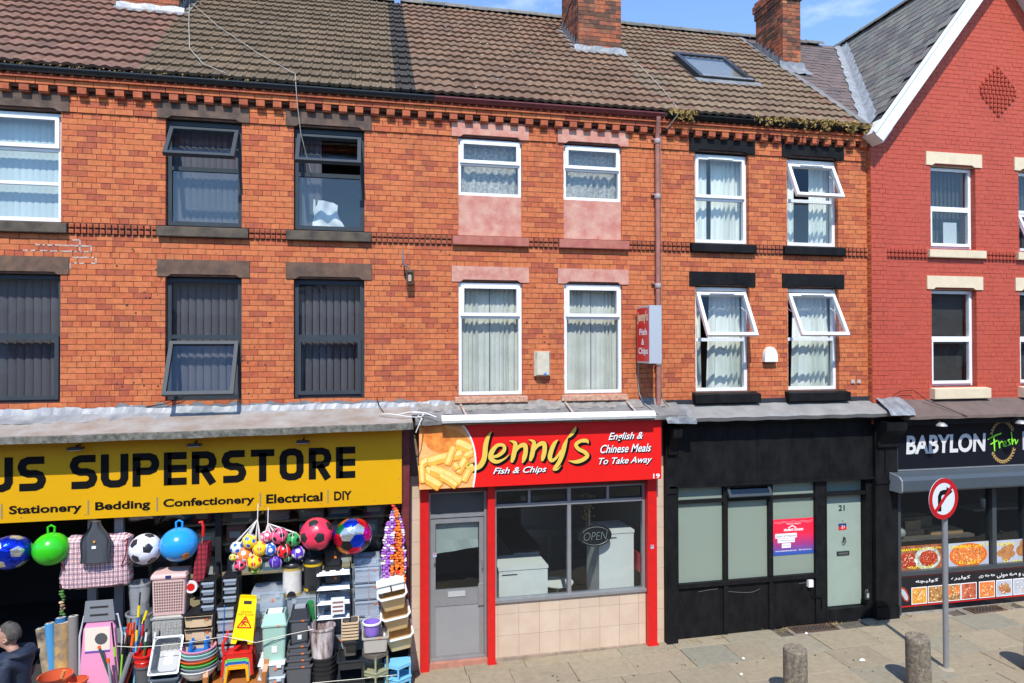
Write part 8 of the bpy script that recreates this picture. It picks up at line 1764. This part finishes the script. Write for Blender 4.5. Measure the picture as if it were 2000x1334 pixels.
for seg in (((.0,.50),(-.015,.45)),((-.015,.45),(.02,.40)),((-.015,.45),(-.04,.39)),((-.005,.49),(.035,.47)),((-.005,.49),(-.04,.46))):
    p, r_ = Vector((seg[0][0], hgt*seg[0][1])), Vector((seg[1][0], hgt*seg[1][1])); dd = (r_-p).normalized(); nn_ = Vector((-dd.y, dd.x))*.008; b.prism([tuple(p-nn_), tuple(r_-nn_), tuple(r_+nn_), tuple(p+nn_)], -.003, -.001, M=Ms)
b.prism([(.0+.012*cos(k*.785),hgt*.535+.012*sin(k*.785)) for k in range(8)], -.003, -.001, M=Ms); b.build('pictogram', M_SRED, lf)
for s, z_, w2 in (('CAUTION',.70,.07),('WET FLOOR',.64,.1)):
    o = txt(s, -w2, w2, -.002, hgt*z_-.012, hgt*z_+.012, pm('faint_black_ink', 90, 76, 10), lf, ext=.001); o.data.transform(Ms)
# ---- tartan shopping trolley
cx = PX(392, 1100, -.6); t = thing('shopping_trolley', 'red tartan shopping trolley with a hooked red handle', 'trolley', (cx, -.6, PZ(392, 1152, -.6))); zz_ = lambda y_: PZ(392, y_, -.6)-PZ(392, 1152, -.6); xx_ = lambda x_: PX(x_, 1090, -.6)-cx
mt_ = bpy.data.materials['red_check_weave'].copy(); mt_.name = 'tartan'; mt_.node_tree.nodes['Mix.003'].inputs[7].default_value = (.42,.05,.08,1) if 'Mix.003' in mt_.node_tree.nodes else (.4,.05,.07,1)
b = MB(); b.rings([[(xx_(a_), -.08, zz_(y_)), (xx_(c2_), -.08, zz_(y_)), (xx_(c2_)+.02, .1, zz_(y_)), (xx_(a_)+.02, .1, zz_(y_))] for a_, c2_, y_ in ((379,400,1132),(382,406,1100),(390,408,1060))]); b.build('bag', mt_, t, False, True)
MB().tube([(xx_(383),0,zz_(1140)),(xx_(396),0,zz_(1050)),(xx_(398),0,zz_(1046))], .01, 6).build('frame', mat('chrome_tube', (.6,.6,.6), .25, metal=.8), t, True, True); MB().tube([(xx_(396),0,zz_(1048)),(xx_(397),0,zz_(1028)),(xx_(394),0,zz_(1019)),(xx_(389),0,zz_(1021))], .02, 8).build('handle', B_RED, t, True, True)
for s, dx_ in ((-.1, 0), (.12, .04)):
    M1 = Matrix.Translation((xx_(377)+dx_, s, zz_(1140))) @ Matrix.Rotation(radians(90), 4, 'X'); b = MB(); b.lathe([(.045,-.012),(.08,-.014),(.085,0),(.08,.014),(.045,.012)], 20, M=M1); wh = b.build('wheel', B_WHITE, t, True, True); b = MB(); b.lathe([(.001,-.016),(.05,-.016),(.05,.016),(.001,.016)], 16, M=M1); b.build('hub', B_RED, wh, False, True)
# ---- string fence in front of the goods
b = MB(); pts = [P(228,1262,-.95), P(262,1264,-.98), P(300,1262,-1.0), P(360,1256,-1.0), P(440,1243,-1.02), P(500,1255,-1.05), P(560,1240,-1.0), P(612,1229,-1.0)]; b.tube(pts, .0045, 5); tag(b.build('rope', mat('cream_rope', (.7,.66,.55), .8), None, True), 'upper cream rope strung across the displayed goods', 'rope')
b = MB(); b.tube([P(610,1334,-1.0), P(700,1326,-1.0), P(775,1318,-1.0)], .0045, 5); tag(b.build('rope', mat('cream_rope', (.7,.66,.55), .8), None, True), 'lower cream rope in front of the black trays and corner racks', 'rope')
# black crates etc. stacked on the top right of the window side
storage('clear lidded box at the foot of the tall clear drawers', (712, 748, 1195, 1212), -.5, d=.28)
